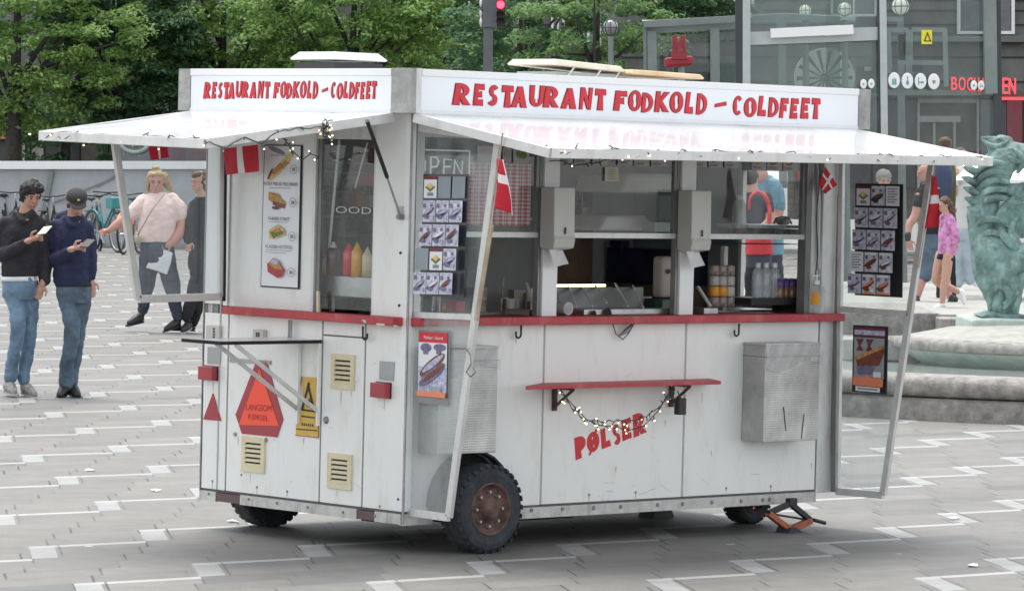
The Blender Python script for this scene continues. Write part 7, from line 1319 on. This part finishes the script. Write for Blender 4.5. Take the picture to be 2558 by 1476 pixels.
w1.limb(w1.body, [(840, 860, .1, 22), (824, 915, .1, 21)], 'skin_pink'); w1.limb(w1.body, [(1036, 880, 0, 22), (1044, 935, 0, 21)], 'skin_pink')
h = MB(); w1.torso(h, [(922, 190, .02, 46, 42), (925, 212, .02, 80, 54), (930, 255, 0, 102, 74), (930, 320, 0, 110, 90), (922, 400, 0, 114, 94), (915, 455, 0, 110, 90), (915, 482, 0, 102, 84)], 'tee_pink'); w1.limb(h, [(845, 240, 0, 42), (800, 285, -.03, 44), (770, 322, -.05, 40)], 'tee_pink'); w1.limb(h, [(1005, 238, .02, 46), (1048, 290, .02, 50), (1066, 332, .02, 46)], 'tee_pink'); w1.rem(h, 'top', fold=.025)
h = MB(); w1.torso(h, [(915, 470, 0, 88, 84), (922, 520, 0, 100, 92), (925, 590, 0, 108, 92), (925, 620, 0, 100, 84)], 'dark_denim'); w1.limb(h, [(880, 590, 0, 62), (860, 700, 0, 54), (850, 790, .04, 42), (838, 880, .1, 30)], 'dark_denim'); w1.limb(h, [(970, 590, 0, 62), (1000, 700, 0, 52), (1020, 800, 0, 44), (1040, 915, 0, 34)], 'dark_denim'); w1.rem(h, 'trousers', fold=.03)
h = MB()
for c, r in (((0, .08, .17), (.38, .40, .38)), ((0, -.12, .34), (.30, .22, .16)), ((0, .1, .56), (.17, .17, .13)), ((-.34, .05, -.05), (.08, .2, .36))): w1.hell(h, c, r, 'hair_blond')
w1.limb(h, [(960, 100, .05, 30), (985, 150, .08, 24), (1008, 182, .08, 8)], 'hair_blond'); w1.rem(h, 'hair', .008, .03, 2)
w1.shoe(820, 935, 760, 950, 30, 'shoe_black', 'shoe_black', dy0=.1, dy1=.0, ank=(828, 905, .1)); w1.shoe(1040, 960, 975, 985, 26, 'shoe_black', 'shoe_black', dy0=0, dy1=-.1, ank=(1042, 920, 0))
h = MB(); w1.limb(h, [(960, 200, -.16, 5), (900, 280, -.32, 5), (830, 400, -.30, 5), (808, 440, -.22, 5)], 'beige_bag', n=6); h.ell(w1.p(808, 465, -.2), (.04, .05, .06), 'beige_bag'); th = empty('shoulder_bag', 'small beige shoulder bag worn by the woman in the pink top', 'bag', w1.fr.M); h.build('bag_body', th, smooth=True)
th = empty('carrier_bag', 'white paper bag carried by the woman in the pink top', 'bag', w1.fr.M); h = MB(); P_ = [w1.p(x, y, -.16 - .02 * (i % 2)) for i, (x, y) in enumerate(((918, 505), (1012, 545), (1000, 610), (978, 672), (915, 650), (855, 632), (885, 570)))]; h.prism(P_[::-1], (0, .07, 0), 'bag_paper'); h.build('bag_body', th, bevel=.01)
# ---- woman in black beside her
w2 = Person('woman in a long black jacket and black trousers walking behind the cart corner', 'b', 1090, 1015); w2.skin = 'skin_b'; w2.brow = 'hair_brown'
w2.head(1182, 132, 140, yaw=math.radians(-62), pitch=math.radians(6), skin='skin_b', dy=.1); w2.limb(w2.body, [(1190, 180, .1, 36), (1195, 230, .1, 40)], 'skin_b'); w2.torso(w2.body, [(1200, 235, .1, 70, 50), (1205, 400, .1, 70, 55), (1200, 560, .1, 80, 60)], 'skin_b')
w2.limb(w2.body, [(1106, 450, -.05, 20), (1110, 480, -.05, 19)], 'skin_b'); w2.hand(1112, 470, -.06, -100, .6); w2.limb(w2.body, [(1275, 460, .05, 20), (1270, 500, .05, 19)], 'skin_b'); w2.hand(1270, 495, .05, -90, .5)
h = MB(); w2.torso(h, [(1195, 215, .1, 50, 40), (1200, 250, .1, 84, 60), (1205, 340, .1, 92, 72), (1200, 470, .1, 88, 74), (1195, 590, .1, 92, 76), (1190, 640, .1, 88, 70)], 'black_cloth'); w2.limb(h, [(1150, 265, .05, 42), (1120, 360, .0, 38), (1105, 470, -.05, 30)], 'black_cloth'); w2.limb(h, [(1265, 265, .1, 42), (1285, 380, .1, 38), (1275, 480, .05, 30)], 'black_cloth'); w2.rem(h, 'jacket', fold=.025)
h = MB(); w2.torso(h, [(1195, 560, .1, 84, 70), (1195, 640, .1, 86, 70), (1190, 670, .1, 80, 64)], 'black_cloth'); w2.limb(h, [(1175, 630, .1, 50), (1140, 760, .06, 42), (1095, 920, .0, 30)], 'black_cloth'); w2.limb(h, [(1215, 630, .1, 50), (1180, 780, .1, 40), (1135, 950, .15, 30)], 'black_cloth'); w2.rem(h, 'trousers', fold=.025)
h = MB()
for c, r in (((0, .10, .14), (.38, .38, .38)), ((0, -.16, .34), (.31, .24, .16)), ((0, .28, -.2), (.28, .2, .34)), ((.24, .12, -.2), (.12, .2, .3)), ((-.24, .12, -.2), (.12, .2, .3))): w2.hell(h, c, r, 'hair_brown')
w2.rem(h, 'hair', .009, .03, 2); w2.shoe(1105, 975, 1075, 995, 26, 'shoe_black', 'sole', dy0=.05, dy1=-.06, ank=(1100, 930, .0)); w2.shoe(1130, 990, 1000, 985, 20, 'shoe_black', 'shoe_black', dy0=.15, dy1=.1)
# ---- bearded man in shorts
zt3 = tz
def tp(label, c, fx, fy, dist, **k):      # person standing on the terrace at a given distance
    P_ = V(c, fx, fy, dist); z = P_.z; p_ = Person.__new__(Person); p_.c = c; p_.fr = Frame(P_); p_.th = empty('person', label, 'person', p_.fr.M); p_.k = (p_.fr.P(c, 100, 0) - p_.fr.P(c, 0, 0)).length / 100; p_.vox = .010; p_.body = MB(); p_.skin = 'skin_b'; return p_
dT = 45.5
m1 = tp('bald bearded man in dark tee and denim shorts behind the far side screen', 'j', 940, 1185, dT + .8); m1.brow = 'hair_grey'; m1.skin = 'skin_pink'
m1.head(905, 215, 138, yaw=math.radians(-72), pitch=math.radians(5)); m1.limb(m1.body, [(915, 262, .02, 36), (925, 310, .03, 42)], 'skin_pink'); m1.torso(m1.body, [(930, 320, 0, 80, 60), (935, 450, 0, 95, 80), (940, 640, 0, 85, 75)], 'skin_pink')
m1.limb(m1.body, [(870, 370, -.05, 38), (835, 520, -.08, 34), (790, 590, -.12, 28), (782, 690, -.18, 20)], 'skin_pink'); m1.hand(783, 690, -.18, -80, .5); m1.limb(m1.body, [(990, 370, .1, 38), (1010, 500, .1, 32), (1000, 620, .05, 26)], 'skin_pink'); m1.hand(1000, 615, .05, -90, .6)
m1.limb(m1.body, [(905, 700, 0, 52), (910, 900, 0, 38), (880, 1000, .02, 34), (845, 1130, .05, 20)], 'skin_pink'); m1.limb(m1.body, [(970, 700, 0, 52), (1020, 900, 0, 38), (1060, 1000, .0, 32), (1085, 1120, 0, 20)], 'skin_pink')
h = MB(); m1.torso(h, [(930, 295, 0, 46, 40), (932, 330, 0, 84, 64), (938, 420, 0, 96, 84), (945, 540, 0, 96, 90), (945, 650, 0, 88, 80), (945, 662, 0, 80, 72)], 'black_cloth'); m1.limb(h, [(880, 350, -.04, 44), (855, 440, -.07, 42)], 'black_cloth'); m1.limb(h, [(985, 350, .08, 44), (1000, 430, .1, 42)], 'black_cloth'); m1.rem(h, 'tee', fold=.025)
h = MB(); m1.torso(h, [(945, 640, 0, 82, 76), (945, 720, 0, 88, 80), (945, 760, 0, 80, 72)], 'denim_mid'); m1.limb(h, [(915, 720, 0, 62), (915, 850, 0, 58), (905, 950, 0, 54)], 'denim_mid'); m1.limb(h, [(970, 720, 0, 58), (985, 820, 0, 54), (1000, 900, 0, 50)], 'denim_mid'); m1.rem(h, 'shorts', fold=.025)
h = MB()
for c, r in (((0, -.16, -.32), (.20, .22, .17)), ((0, .16, .02), (.345, .30, .12))): m1.hell(h, c, r, 'hair_grey')
m1.rem(h, 'beard', .009, .02, 2); m1.shoe(850, 1150, 832, 1165, 24, 'shoe_black', 'shoe_black', ank=(845, 1110, .03)); m1.shoe(1115, 1140, 1080, 1160, 34, 'shoe_black', 'shoe_black', ank=(1090, 1110, 0)); h = MB(); m1.limb(h, [(780, 660, -.18, 24), (780, 690, -.18, 22)], 'black', n=12); h.build('watch', m1.th)
# ---- girl in pink
g1 = tp('girl in pink patterned jumper and black shorts walking by the fountain', 'j', 1000, 1222, dT - 1.2); g1.skin = 'skin_b'; g1.brow = 'hair_brown'
g1.head(1045, 445, 118, yaw=math.radians(-68), pitch=math.radians(22)); g1.limb(g1.body, [(1055, 490, 0, 28), (1062, 525, 0, 32)], 'skin_b'); g1.torso(g1.body, [(1065, 530, 0, 50, 40), (1070, 650, 0, 55, 42), (1060, 790, 0, 58, 44)], 'skin_b')
g1.limb(g1.body, [(1085, 555, -.05, 26), (1115, 640, -.06, 22), (1130, 720, -.04, 18)], 'skin_b'); g1.hand(1128, 715, -.04, -110, .5, .8); g1.limb(g1.body, [(1040, 560, .05, 26), (1030, 650, .05, 22), (1030, 730, 0, 18)], 'skin_b'); g1.hand(1030, 725, 0, -90, .5, .8)
g1.limb(g1.body, [(1070, 810, -.03, 44), (1058, 960, -.04, 34), (1040, 1050, -.03, 28), (1030, 1170, -.02, 17)], 'skin_b'); g1.limb(g1.body, [(1020, 810, .04, 42), (985, 960, .06, 32), (1000, 1010, .08, 28), (1100, 1050, .10, 26), (1170, 1085, .1, 16)], 'skin_b')
h = MB(); g1.torso(h, [(1060, 505, 0, 34, 30), (1068, 535, 0, 60, 44), (1075, 620, 0, 66, 50), (1072, 720, 0, 70, 52), (1068, 800, 0, 72, 52), (1068, 812, 0, 66, 46)], 'pink_print'); g1.limb(h, [(1085, 550, -.05, 34), (1115, 630, -.07, 34), (1135, 700, -.05, 27)], 'pink_print'); g1.limb(h, [(1045, 555, .05, 30), (1030, 640, .05, 28), (1028, 710, .0, 24)], 'pink_print'); g1.rem(h, 'jumper', fold=.02)
h = MB(); g1.torso(h, [(1060, 790, 0, 62, 48), (1055, 830, 0, 66, 48)], 'black_cloth'); g1.limb(h, [(1072, 815, -.02, 42), (1070, 845, -.03, 42)], 'black_cloth'); g1.limb(h, [(1025, 810, .03, 38), (1018, 835, .04, 38)], 'black_cloth'); g1.rem(h, 'shorts', fold=.01)
h = MB()
for c, r in (((0, .10, .16), (.38, .38, .38)), ((0, -.02, .36), (.28, .24, .12))): g1.hell(h, c, r, 'hair_brown')
g1.limb(h, [(1085, 440, 0, 26), (1105, 500, 0, 22), (1125, 570, 0, 10)], 'hair_brown'); g1.rem(h, 'hair', .008, .02, 2); g1.shoe(1030, 1190, 950, 1205, 28, 'shoe_white', 'shoe_white', ank=(1032, 1165, -.02)); g1.shoe(1170, 1085, 1190, 1150, 26, 'shoe_white', 'shoe_white', dy0=.1, dy1=.1)
# ---- person with backpack raising a stick, and one in pale jeans
m2 = tp('person in white shirt and pale jeans lifting a white stick beside the green statue', 'j', 1180, 1030, dT + 3.5); m2.brow = 'hair_brown'
m2.head(1165, 98, 135, yaw=math.radians(30)); m2.limb(m2.body, [(1165, 100, 0, 32), (1168, 150, 0, 38)], 'skin_b'); m2.torso(m2.body, [(1170, 160, 0, 70, 50), (1170, 400, 0, 70, 50), (1175, 620, 0, 75, 55)], 'skin_b')
m2.limb(m2.body, [(1120, 200, 0, 34), (1105, 380, -.05, 28), (1125, 280, -.15, 22), (1130, 245, -.16, 20)], 'skin_b'); m2.hand(1130, 265, -.17, 95, 1.0); m2.limb(m2.body, [(1130, 200, -.05, 32), (1090, 260, -.15, 26), (1110, 180, -.2, 20)], 'skin_b'); m2.hand(1112, 200, -.2, 95, 1.0)
m2.limb(m2.body, [(1150, 640, 0, 48), (1130, 850, 0, 36), (1150, 1000, 0, 20)], 'skin_b'); m2.limb(m2.body, [(1200, 640, 0, 48), (1215, 850, 0, 36), (1240, 990, 0, 20)], 'skin_b')
h = MB(); m2.torso(h, [(1168, 130, 0, 44, 36), (1170, 170, 0, 72, 54), (1170, 350, 0, 76, 60), (1172, 620, 0, 74, 60)], 'tee_white'); m2.limb(h, [(1125, 190, 0, 40), (1112, 270, -.02, 38)], 'tee_white'); m2.rem(h, 'shirt', fold=.02)
h = MB(); m2.torso(h, [(1175, 610, 0, 74, 62), (1178, 700, 0, 78, 64)], 'pale_jeans'); m2.limb(h, [(1148, 690, 0, 58), (1130, 850, 0, 54), (1145, 1000, 0, 46)], 'pale_jeans'); m2.limb(h, [(1205, 690, 0, 56), (1220, 850, 0, 50), (1235, 985, 0, 42)], 'pale_jeans'); m2.rem(h, 'jeans', fold=.03)
h = MB(); m2.hell(h, (0, .08, .18), (.38, .40, .38), 'hair_brown'); m2.rem(h, 'hair', .01, .02, 2); m2.shoe(1150, 1015, 1120, 1025, 26, 'shoe_white', 'shoe_white'); m2.shoe(1245, 1005, 1280, 1020, 26, 'shoe_white', 'shoe_white')
th = empty('white_stick', 'thin white stick held up above the girl in pink', 'stick', m2.fr.M); h = MB(); h.tube([m2.p(1060, 290, -.22), m2.p(1130, 205, -.22)], .008, 'cap_white', 6); h.build('lower_rod', th); h = MB(); h.tube([m2.p(1005, 165, -.22), m2.p(1085, 95, -.22)], .008, 'cap_white', 6); h.build('upper_rod', th)
m3 = tp('person with a blue backpack and olive top behind the bald man', 'j', 1030, 1170, dT + 2.2); m3.brow = 'hair_brown'
m3.head(1046, 22, 135, yaw=math.radians(200)); m3.limb(m3.body, [(1040, 90, 0, 32), (1042, 130, 0, 38)], 'skin_b'); m3.torso(m3.body, [(1045, 150, 0, 70, 50), (1050, 400, 0, 66, 50), (1050, 640, 0, 66, 50)], 'skin_b'); m3.limb(m3.body, [(1090, 190, 0, 30), (1100, 330, 0, 26), (1095, 450, -.05, 20)], 'skin_b'); m3.hand(1095, 440, -.05, -90, .5); m3.limb(m3.body, [(1000, 190, 0, 30), (985, 330, 0, 26), (985, 450, 0, 20)], 'skin_b'); m3.hand(985, 445, 0, -90, .5)
m3.limb(m3.body, [(1030, 640, 0, 44), (1025, 900, 0, 32), (1020, 1120, 0, 20)], 'skin_b'); m3.limb(m3.body, [(1075, 640, 0, 44), (1090, 900, 0, 32), (1100, 1120, 0, 20)], 'skin_b')
h = MB(); m3.torso(h, [(1042, 118, 0, 42, 36), (1050, 150, 0, 74, 54), (1055, 350, 0, 74, 58), (1052, 600, 0, 74, 60)], 'olive'); m3.limb(h, [(1092, 180, 0, 36), (1102, 300, 0, 32)], 'olive'); m3.limb(h, [(1000, 180, 0, 36), (988, 300, 0, 32)], 'olive'); m3.rem(h, 'top', fold=.02)
h = MB(); m3.torso(h, [(1052, 590, 0, 72, 58), (1052, 660, 0, 74, 58)], 'black_cloth'); m3.limb(h, [(1030, 650, 0, 46), (1025, 900, 0, 40), (1020, 1120, 0, 34)], 'black_cloth'); m3.limb(h, [(1078, 650, 0, 46), (1090, 900, 0, 40), (1100, 1120, 0, 34)], 'black_cloth'); m3.rem(h, 'trousers', fold=.02)
h = MB(); m3.hell(h, (0, .08, .18), (.38, .40, .38), 'hair_brown'); m3.rem(h, 'hair', .01, .02, 2); m3.shoe(1020, 1150, 1000, 1160, 26, 'shoe_black', 'shoe_black'); m3.shoe(1100, 1150, 1120, 1160, 26, 'shoe_black', 'shoe_black')
th = empty('backpack', 'dark blue backpack worn behind the bald man', 'bag', m3.fr.M); h = MB(); h.ell(m3.p(1025, 250, -.24), (.14, .09, .26), 'backpack_blue'); h.build('bag_body', th, smooth=True)
# ---- man in blue tee and person in red vest seen through the right serving window; grey haired man behind the far screen
m4 = tp('man in light blue tee leaning forward behind the right serving window', 'h', 1870, 1900, 34.0); m4.brow = 'hair_brown'; m4.skin = 'skin_pink'
m4.head(1790, 170, 190, yaw=math.radians(-60), pitch=math.radians(15)); m4.limb(m4.body, [(1800, 230, 0, 50), (1820, 300, 0, 62)], 'skin_pink'); m4.torso(m4.body, [(1850, 330, .05, 90, 70), (1870, 500, .05, 100, 80), (1870, 750, .05, 100, 80), (1870, 950, .05, 95, 80)], 'skin_pink')
m4.limb(m4.body, [(1930, 400, -.05, 52), (1955, 560, -.08, 44), (1930, 640, -.12, 34), (1850, 690, -.2, 26)], 'skin_pink'); m4.hand(1860, 680, -.2, 190, .7, 1.0, 1, .2); m4.limb(m4.body, [(1800, 400, .1, 50), (1790, 560, .1, 42), (1800, 680, .05, 30)], 'skin_pink'); m4.hand(1800, 670, .05, -100, .6)

h = MB(); m4.torso(h, [(1835, 300, .03, 66, 56), (1860, 345, .05, 100, 80), (1880, 450, .05, 112, 92), (1885, 640, .05, 112, 92), (1885, 900, .05, 108, 90)], 'tee_blue'); m4.limb(h, [(1920, 380, -.04, 62), (1950, 470, -.07, 58), (1960, 540, -.08, 54)], 'tee_blue'); m4.rem(h, 'tee', fold=.02)
h = MB(); m4.torso(h, [(1880, 880, .05, 104, 86), (1880, 1000, .05, 108, 88)], 'dark_denim'); m4.limb(h, [(1830, 990, .05, 72), (1830, 1300, .05, 62), (1830, 1780, .05, 50)], 'dark_denim'); m4.limb(h, [(1925, 990, .05, 72), (1930, 1300, .05, 62), (1940, 1780, .05, 50)], 'dark_denim'); m4.rem(h, 'trousers', fold=.02); h = MB(); m4.hell(h, (0, .08, .18), (.38, .40, .38), 'hair_brown'); m4.rem(h, 'hair', .01, .02, 2); m4.shoe(1830, 1840, 1790, 1860, 45, 'shoe_black', 'sole'); m4.shoe(1940, 1840, 1900, 1860, 45, 'shoe_black', 'sole')
m5 = tp('person in dark shirt and bright red vest behind the right serving window', 'h', 1760, 1900, 33.2); m5.brow = 'hair_black'; m5.skin = 'skin_b'
m5.head(1745, 330, 170, yaw=math.radians(150), pitch=0); m5.limb(m5.body, [(1750, 390, 0, 44), (1760, 430, 0, 52)], 'skin_b'); m5.torso(m5.body, [(1780, 450, 0, 80, 60), (1790, 600, 0, 88, 70), (1800, 950, 0, 85, 70)], 'skin_b'); m5.limb(m5.body, [(1860, 480, -.05, 40), (1890, 620, -.1, 34), (1830, 690, -.2, 24)], 'skin_b'); m5.hand(1835, 690, -.2, 200, .6); m5.limb(m5.body, [(1710, 480, 0, 40), (1700, 620, 0, 34), (1710, 740, 0, 24)], 'skin_b'); m5.hand(1710, 730, 0, -90, .6)

h = MB(); m5.torso(h, [(1762, 420, 0, 54, 50), (1785, 455, 0, 86, 68), (1800, 560, 0, 98, 82), (1805, 800, 0, 100, 84), (1805, 1000, 0, 98, 82)], 'vest_dark'); m5.limb(h, [(1860, 470, -.04, 50), (1885, 560, -.08, 46)], 'vest_dark'); m5.limb(h, [(1712, 470, 0, 50), (1702, 560, 0, 46)], 'vest_dark'); m5.rem(h, 'shirt', fold=.015)
h = MB(); m5.limb(h, [(1735, 560, -.19, 11), (1740, 470, -.17, 13), (1790, 425, -.12, 15), (1850, 450, -.16, 17), (1885, 540, -.2, 18), (1885, 640, -.24, 20), (1870, 760, -.25, 22)], 'vest_red', n=8); m5.torso(h, [(1808, 780, -.02, 104, 90), (1810, 900, -.02, 104, 90)], 'vest_red'); m5.rem(h, 'safety_vest', .01, .01, 2)
h = MB(); m5.torso(h, [(1800, 980, 0, 92, 78), (1800, 1060, 0, 94, 78)], 'black_cloth'); m5.limb(h, [(1760, 1050, 0, 66), (1755, 1300, 0, 58), (1750, 1790, 0, 46)], 'black_cloth'); m5.limb(h, [(1842, 1050, 0, 66), (1845, 1300, 0, 58), (1850, 1790, 0, 46)], 'black_cloth'); m5.rem(h, 'trousers', fold=.02); h = MB(); m5.hell(h, (0, .08, .15), (.39, .41, .42), 'hair_black'); m5.rem(h, 'hair', .01, .02, 2); m5.shoe(1750, 1850, 1720, 1865, 42, 'shoe_black', 'shoe_black'); m5.shoe(1850, 1850, 1880, 1865, 42, 'shoe_black', 'shoe_black')
m6 = tp('grey haired person half hidden by the full menu board', 'j', 600, 1180, dT + 6); m6.brow = 'hair_grey'; m6.skin = 'skin_b'
m6.head(605, 265, 150, yaw=math.radians(10), pitch=math.radians(10)); m6.limb(m6.body, [(605, 310, 0, 34), (605, 350, 0, 40)], 'skin_b'); m6.torso(m6.body, [(605, 360, 0, 76, 54), (605, 500, 0, 80, 60), (605, 680, 0, 76, 56)], 'skin_b'); m6.limb(m6.body, [(530, 400, 0, 34), (515, 540, 0, 28), (520, 660, 0, 20)], 'skin_b'); m6.hand(520, 655, 0, -90, .5); m6.limb(m6.body, [(680, 400, 0, 34), (700, 540, 0, 28), (690, 660, 0, 20)], 'skin_b'); m6.hand(690, 655, 0, -90, .5)
m6.limb(m6.body, [(575, 690, 0, 46), (570, 900, 0, 34), (565, 1130, 0, 20)], 'skin_b'); m6.limb(m6.body, [(635, 690, 0, 46), (640, 900, 0, 34), (650, 1130, 0, 20)], 'skin_b')
h = MB(); m6.torso(h, [(605, 335, 0, 44, 38), (605, 370, 0, 84, 60), (605, 500, 0, 88, 66), (605, 690, 0, 86, 64)], 'tee_white'); m6.limb(h, [(535, 395, 0, 42), (518, 500, 0, 38)], 'tee_white'); m6.limb(h, [(675, 395, 0, 42), (696, 500, 0, 38)], 'tee_white'); m6.rem(h, 'shirt', fold=.02); h = MB(); m6.torso(h, [(605, 680, 0, 82, 62), (605, 740, 0, 84, 62)], 'olive'); m6.limb(h, [(572, 730, 0, 52), (570, 900, 0, 46), (565, 1130, 0, 38)], 'olive'); m6.limb(h, [(638, 730, 0, 52), (640, 900, 0, 46), (650, 1130, 0, 38)], 'olive'); m6.rem(h, 'trousers', fold=.02)
h = MB(); m6.hell(h, (0, .05, .2), (.39, .42, .36), 'hair_grey'); m6.rem(h, 'hair', .01, .02, 2); m6.shoe(565, 1160, 560, 1175, 26, 'shoe_black', 'shoe_black', dy1=-.12); m6.shoe(650, 1160, 655, 1175, 26, 'shoe_black', 'shoe_black', dy1=-.12)

b1.done(); b2.done(); w1.done(); w2.done(); m1.done(); g1.done(); m2.done(); m3.done(); m4.done(.009); m5.done(.009); m6.done(.009)
# ================================================================== BICYCLES by the glass wall
mat('bike_teal', (.03, .24, .25), .35, var=.06, coat=.4); mat('bike_black', (.02, .02, .022), .4, var=.1); mat('bike_silver', (.45, .46, .47), .35, metal=.6, var=.05); mat('bike_orange', (.55, .20, .05), .5, var=.05); mat('bike_red', (.45, .03, .07), .4, var=.05)
def bicycle(name, c, x, y, dist, yaw, col, label, s_=1.0, box=None, lean=.06, group='bicycles parked by the glass wall'):
    P_ = G(c, x, y); M0 = Matrix.Translation(P_) @ Matrix.Rotation(yaw, 4, 'Z') @ Matrix.Rotation(lean, 4, 'X') @ Matrix.Scale(s_, 4); th = empty(name, label, 'bicycle', M0, group); r = .34
    for cx in (-.53, .53):
        wq = bpy.data.objects.new('wheel', None); COL.objects.link(wq); wq.parent = th
        m = MB(); m.tube([Vector((cx + r * math.cos(t), 0, r + .02 + r * math.sin(t))) for t in [2 * math.pi * i / 32 for i in range(33)]], .022, 'bike_black', 8, caps=False); m.build('tyre', wq, smooth=True)
        m = MB(); m.tube([Vector((cx + r * .93 * math.cos(t), 0, r + .02 + r * .93 * math.sin(t))) for t in [2 * math.pi * i / 32 for i in range(33)]], .011, 'bike_silver', 6, caps=False)
        for k in range(14): t = 2 * math.pi * k / 14; m.tube([Vector((cx, .02 * (-1) ** k, r + .02)), Vector((cx + r * .93 * math.cos(t), 0, r + .02 + r * .93 * math.sin(t)))], .0025, 'bike_silver', 4)
        m.lathe((cx, -.04, r + .02), [(0, 0), (.025, 0), (.025, .08), (0, .08)], 'bike_silver', 10, 'Y'); m.build('rim', wq)
        m = MB(); m.tube([Vector((cx + (r + .045) * math.cos(t), 0, r + .02 + (r + .045) * math.sin(t))) for t in [math.pi * (.15 + .75 * i / 12) for i in range(13)]], .022, col, 6, sy=.4); m.build('mudguard', th)
    m = MB(); BBk, ST, HT, HB = Vector((-.05, 0, .30)), Vector((-.20, 0, .82)), Vector((.36, 0, .88)), Vector((.40, 0, .72)); RA, FA = Vector((-.53, 0, .36)), Vector((.53, 0, .36))
    for a, b, rr in ((BBk, ST, .02), (BBk, HB, .028), (BBk + Vector((0, 0, .12)), HT - Vector((0, 0, .08)), .022), (BBk, RA, .014), (ST - Vector((0, 0, .1)), RA, .012), (HT, HB, .024)): m.tube([a, b], rr, col, 8)
    m.build('frame', th, smooth=True); m = MB(); m.tube([HB, Vector((.45, .0, .60)), FA], .016, col, 8); m.build('fork', th, smooth=True)
    m = MB(); m.tube([ST, ST + Vector((-.03, 0, .14))], .014, 'bike_silver', 8); m.ell(ST + Vector((-.06, 0, .17)), (.14, .08, .035), 'bike_black'); m.build('saddle', th, smooth=True)
    m = MB(); m.tube([HT, HT + Vector((-.02, 0, .16))], .015, 'bike_silver', 8); q = HT + Vector((-.02, 0, .18)); m.tube([q + Vector((-.16, -.29, .02)), q + Vector((-.05, -.26, .02)), q + Vector((.03, -.1, 0)), q + Vector((.03, .1, 0)), q + Vector((-.05, .26, .02)), q + Vector((-.16, .29, .02))], .014, 'bike_black', 8); m.build('handlebar', th, smooth=True)
    m = MB(); m.lathe((-.05, -.045, .30), [(0, 0), (.085, 0), (.085, .01), (0, .01)], 'bike_silver', 16, 'Y'); m.tube([(-.05, -.05, .30), (.06, -.07, .17)], .010, 'bike_silver', 6); m.tube([(-.05, .05, .30), (-.16, .07, .42)], .010, 'bike_silver', 6); m.build('crank', th)
    if box: m = MB(); m.box(.42, .70, -.17, .17, .78, .98, box); m.build('front_box', th, bevel=.02)
    else: m = MB(); m.box(-.72, -.36, -.07, .07, .74, .755, 'bike_black'); m.build('rear_rack', th)
    return th
bicycle('bicycle', 'b', 620, 538, 80, math.radians(-60), 'bike_teal', 'teal city bike with raised black handlebars behind the young man in the cap', 1.18, 'bike_teal', .05)
bicycle('bicycle', 'b', 560, 528, 82, math.radians(-75), 'bike_black', 'black bicycle just left of the teal city bike', 1.1)
bicycle('bicycle', 'b', 770, 552, 79, math.radians(-100), 'bike_orange', 'bicycle with orange mudguards beside the arm of the woman in pink', 1.15, None)
bicycle('bicycle', 'b', 300, 515, 82, math.radians(-70), 'bike_black', 'black bicycle with bare rack between the two young men', 1.05)
bicycle('bicycle', 'b', 60, 500, 84, math.radians(-60), 'bike_black', 'black bicycle behind the young man in the black hoodie', 1.1)
bicycle('bicycle', 'b', 10, 480, 86, math.radians(-110), 'bike_silver', 'silver bicycle at the left edge of the photo', 1.15)
bicycle('bicycle', 'b', 1060, 500, 84, math.radians(-70), 'bike_black', 'black bicycle seen through the short side screen between the two women', 1.1)
bicycle('bicycle', 'b', 1150, 490, 86, math.radians(-95), 'bike_silver', 'silver bicycle seen through the short side screen by the black jacket', 1.15)
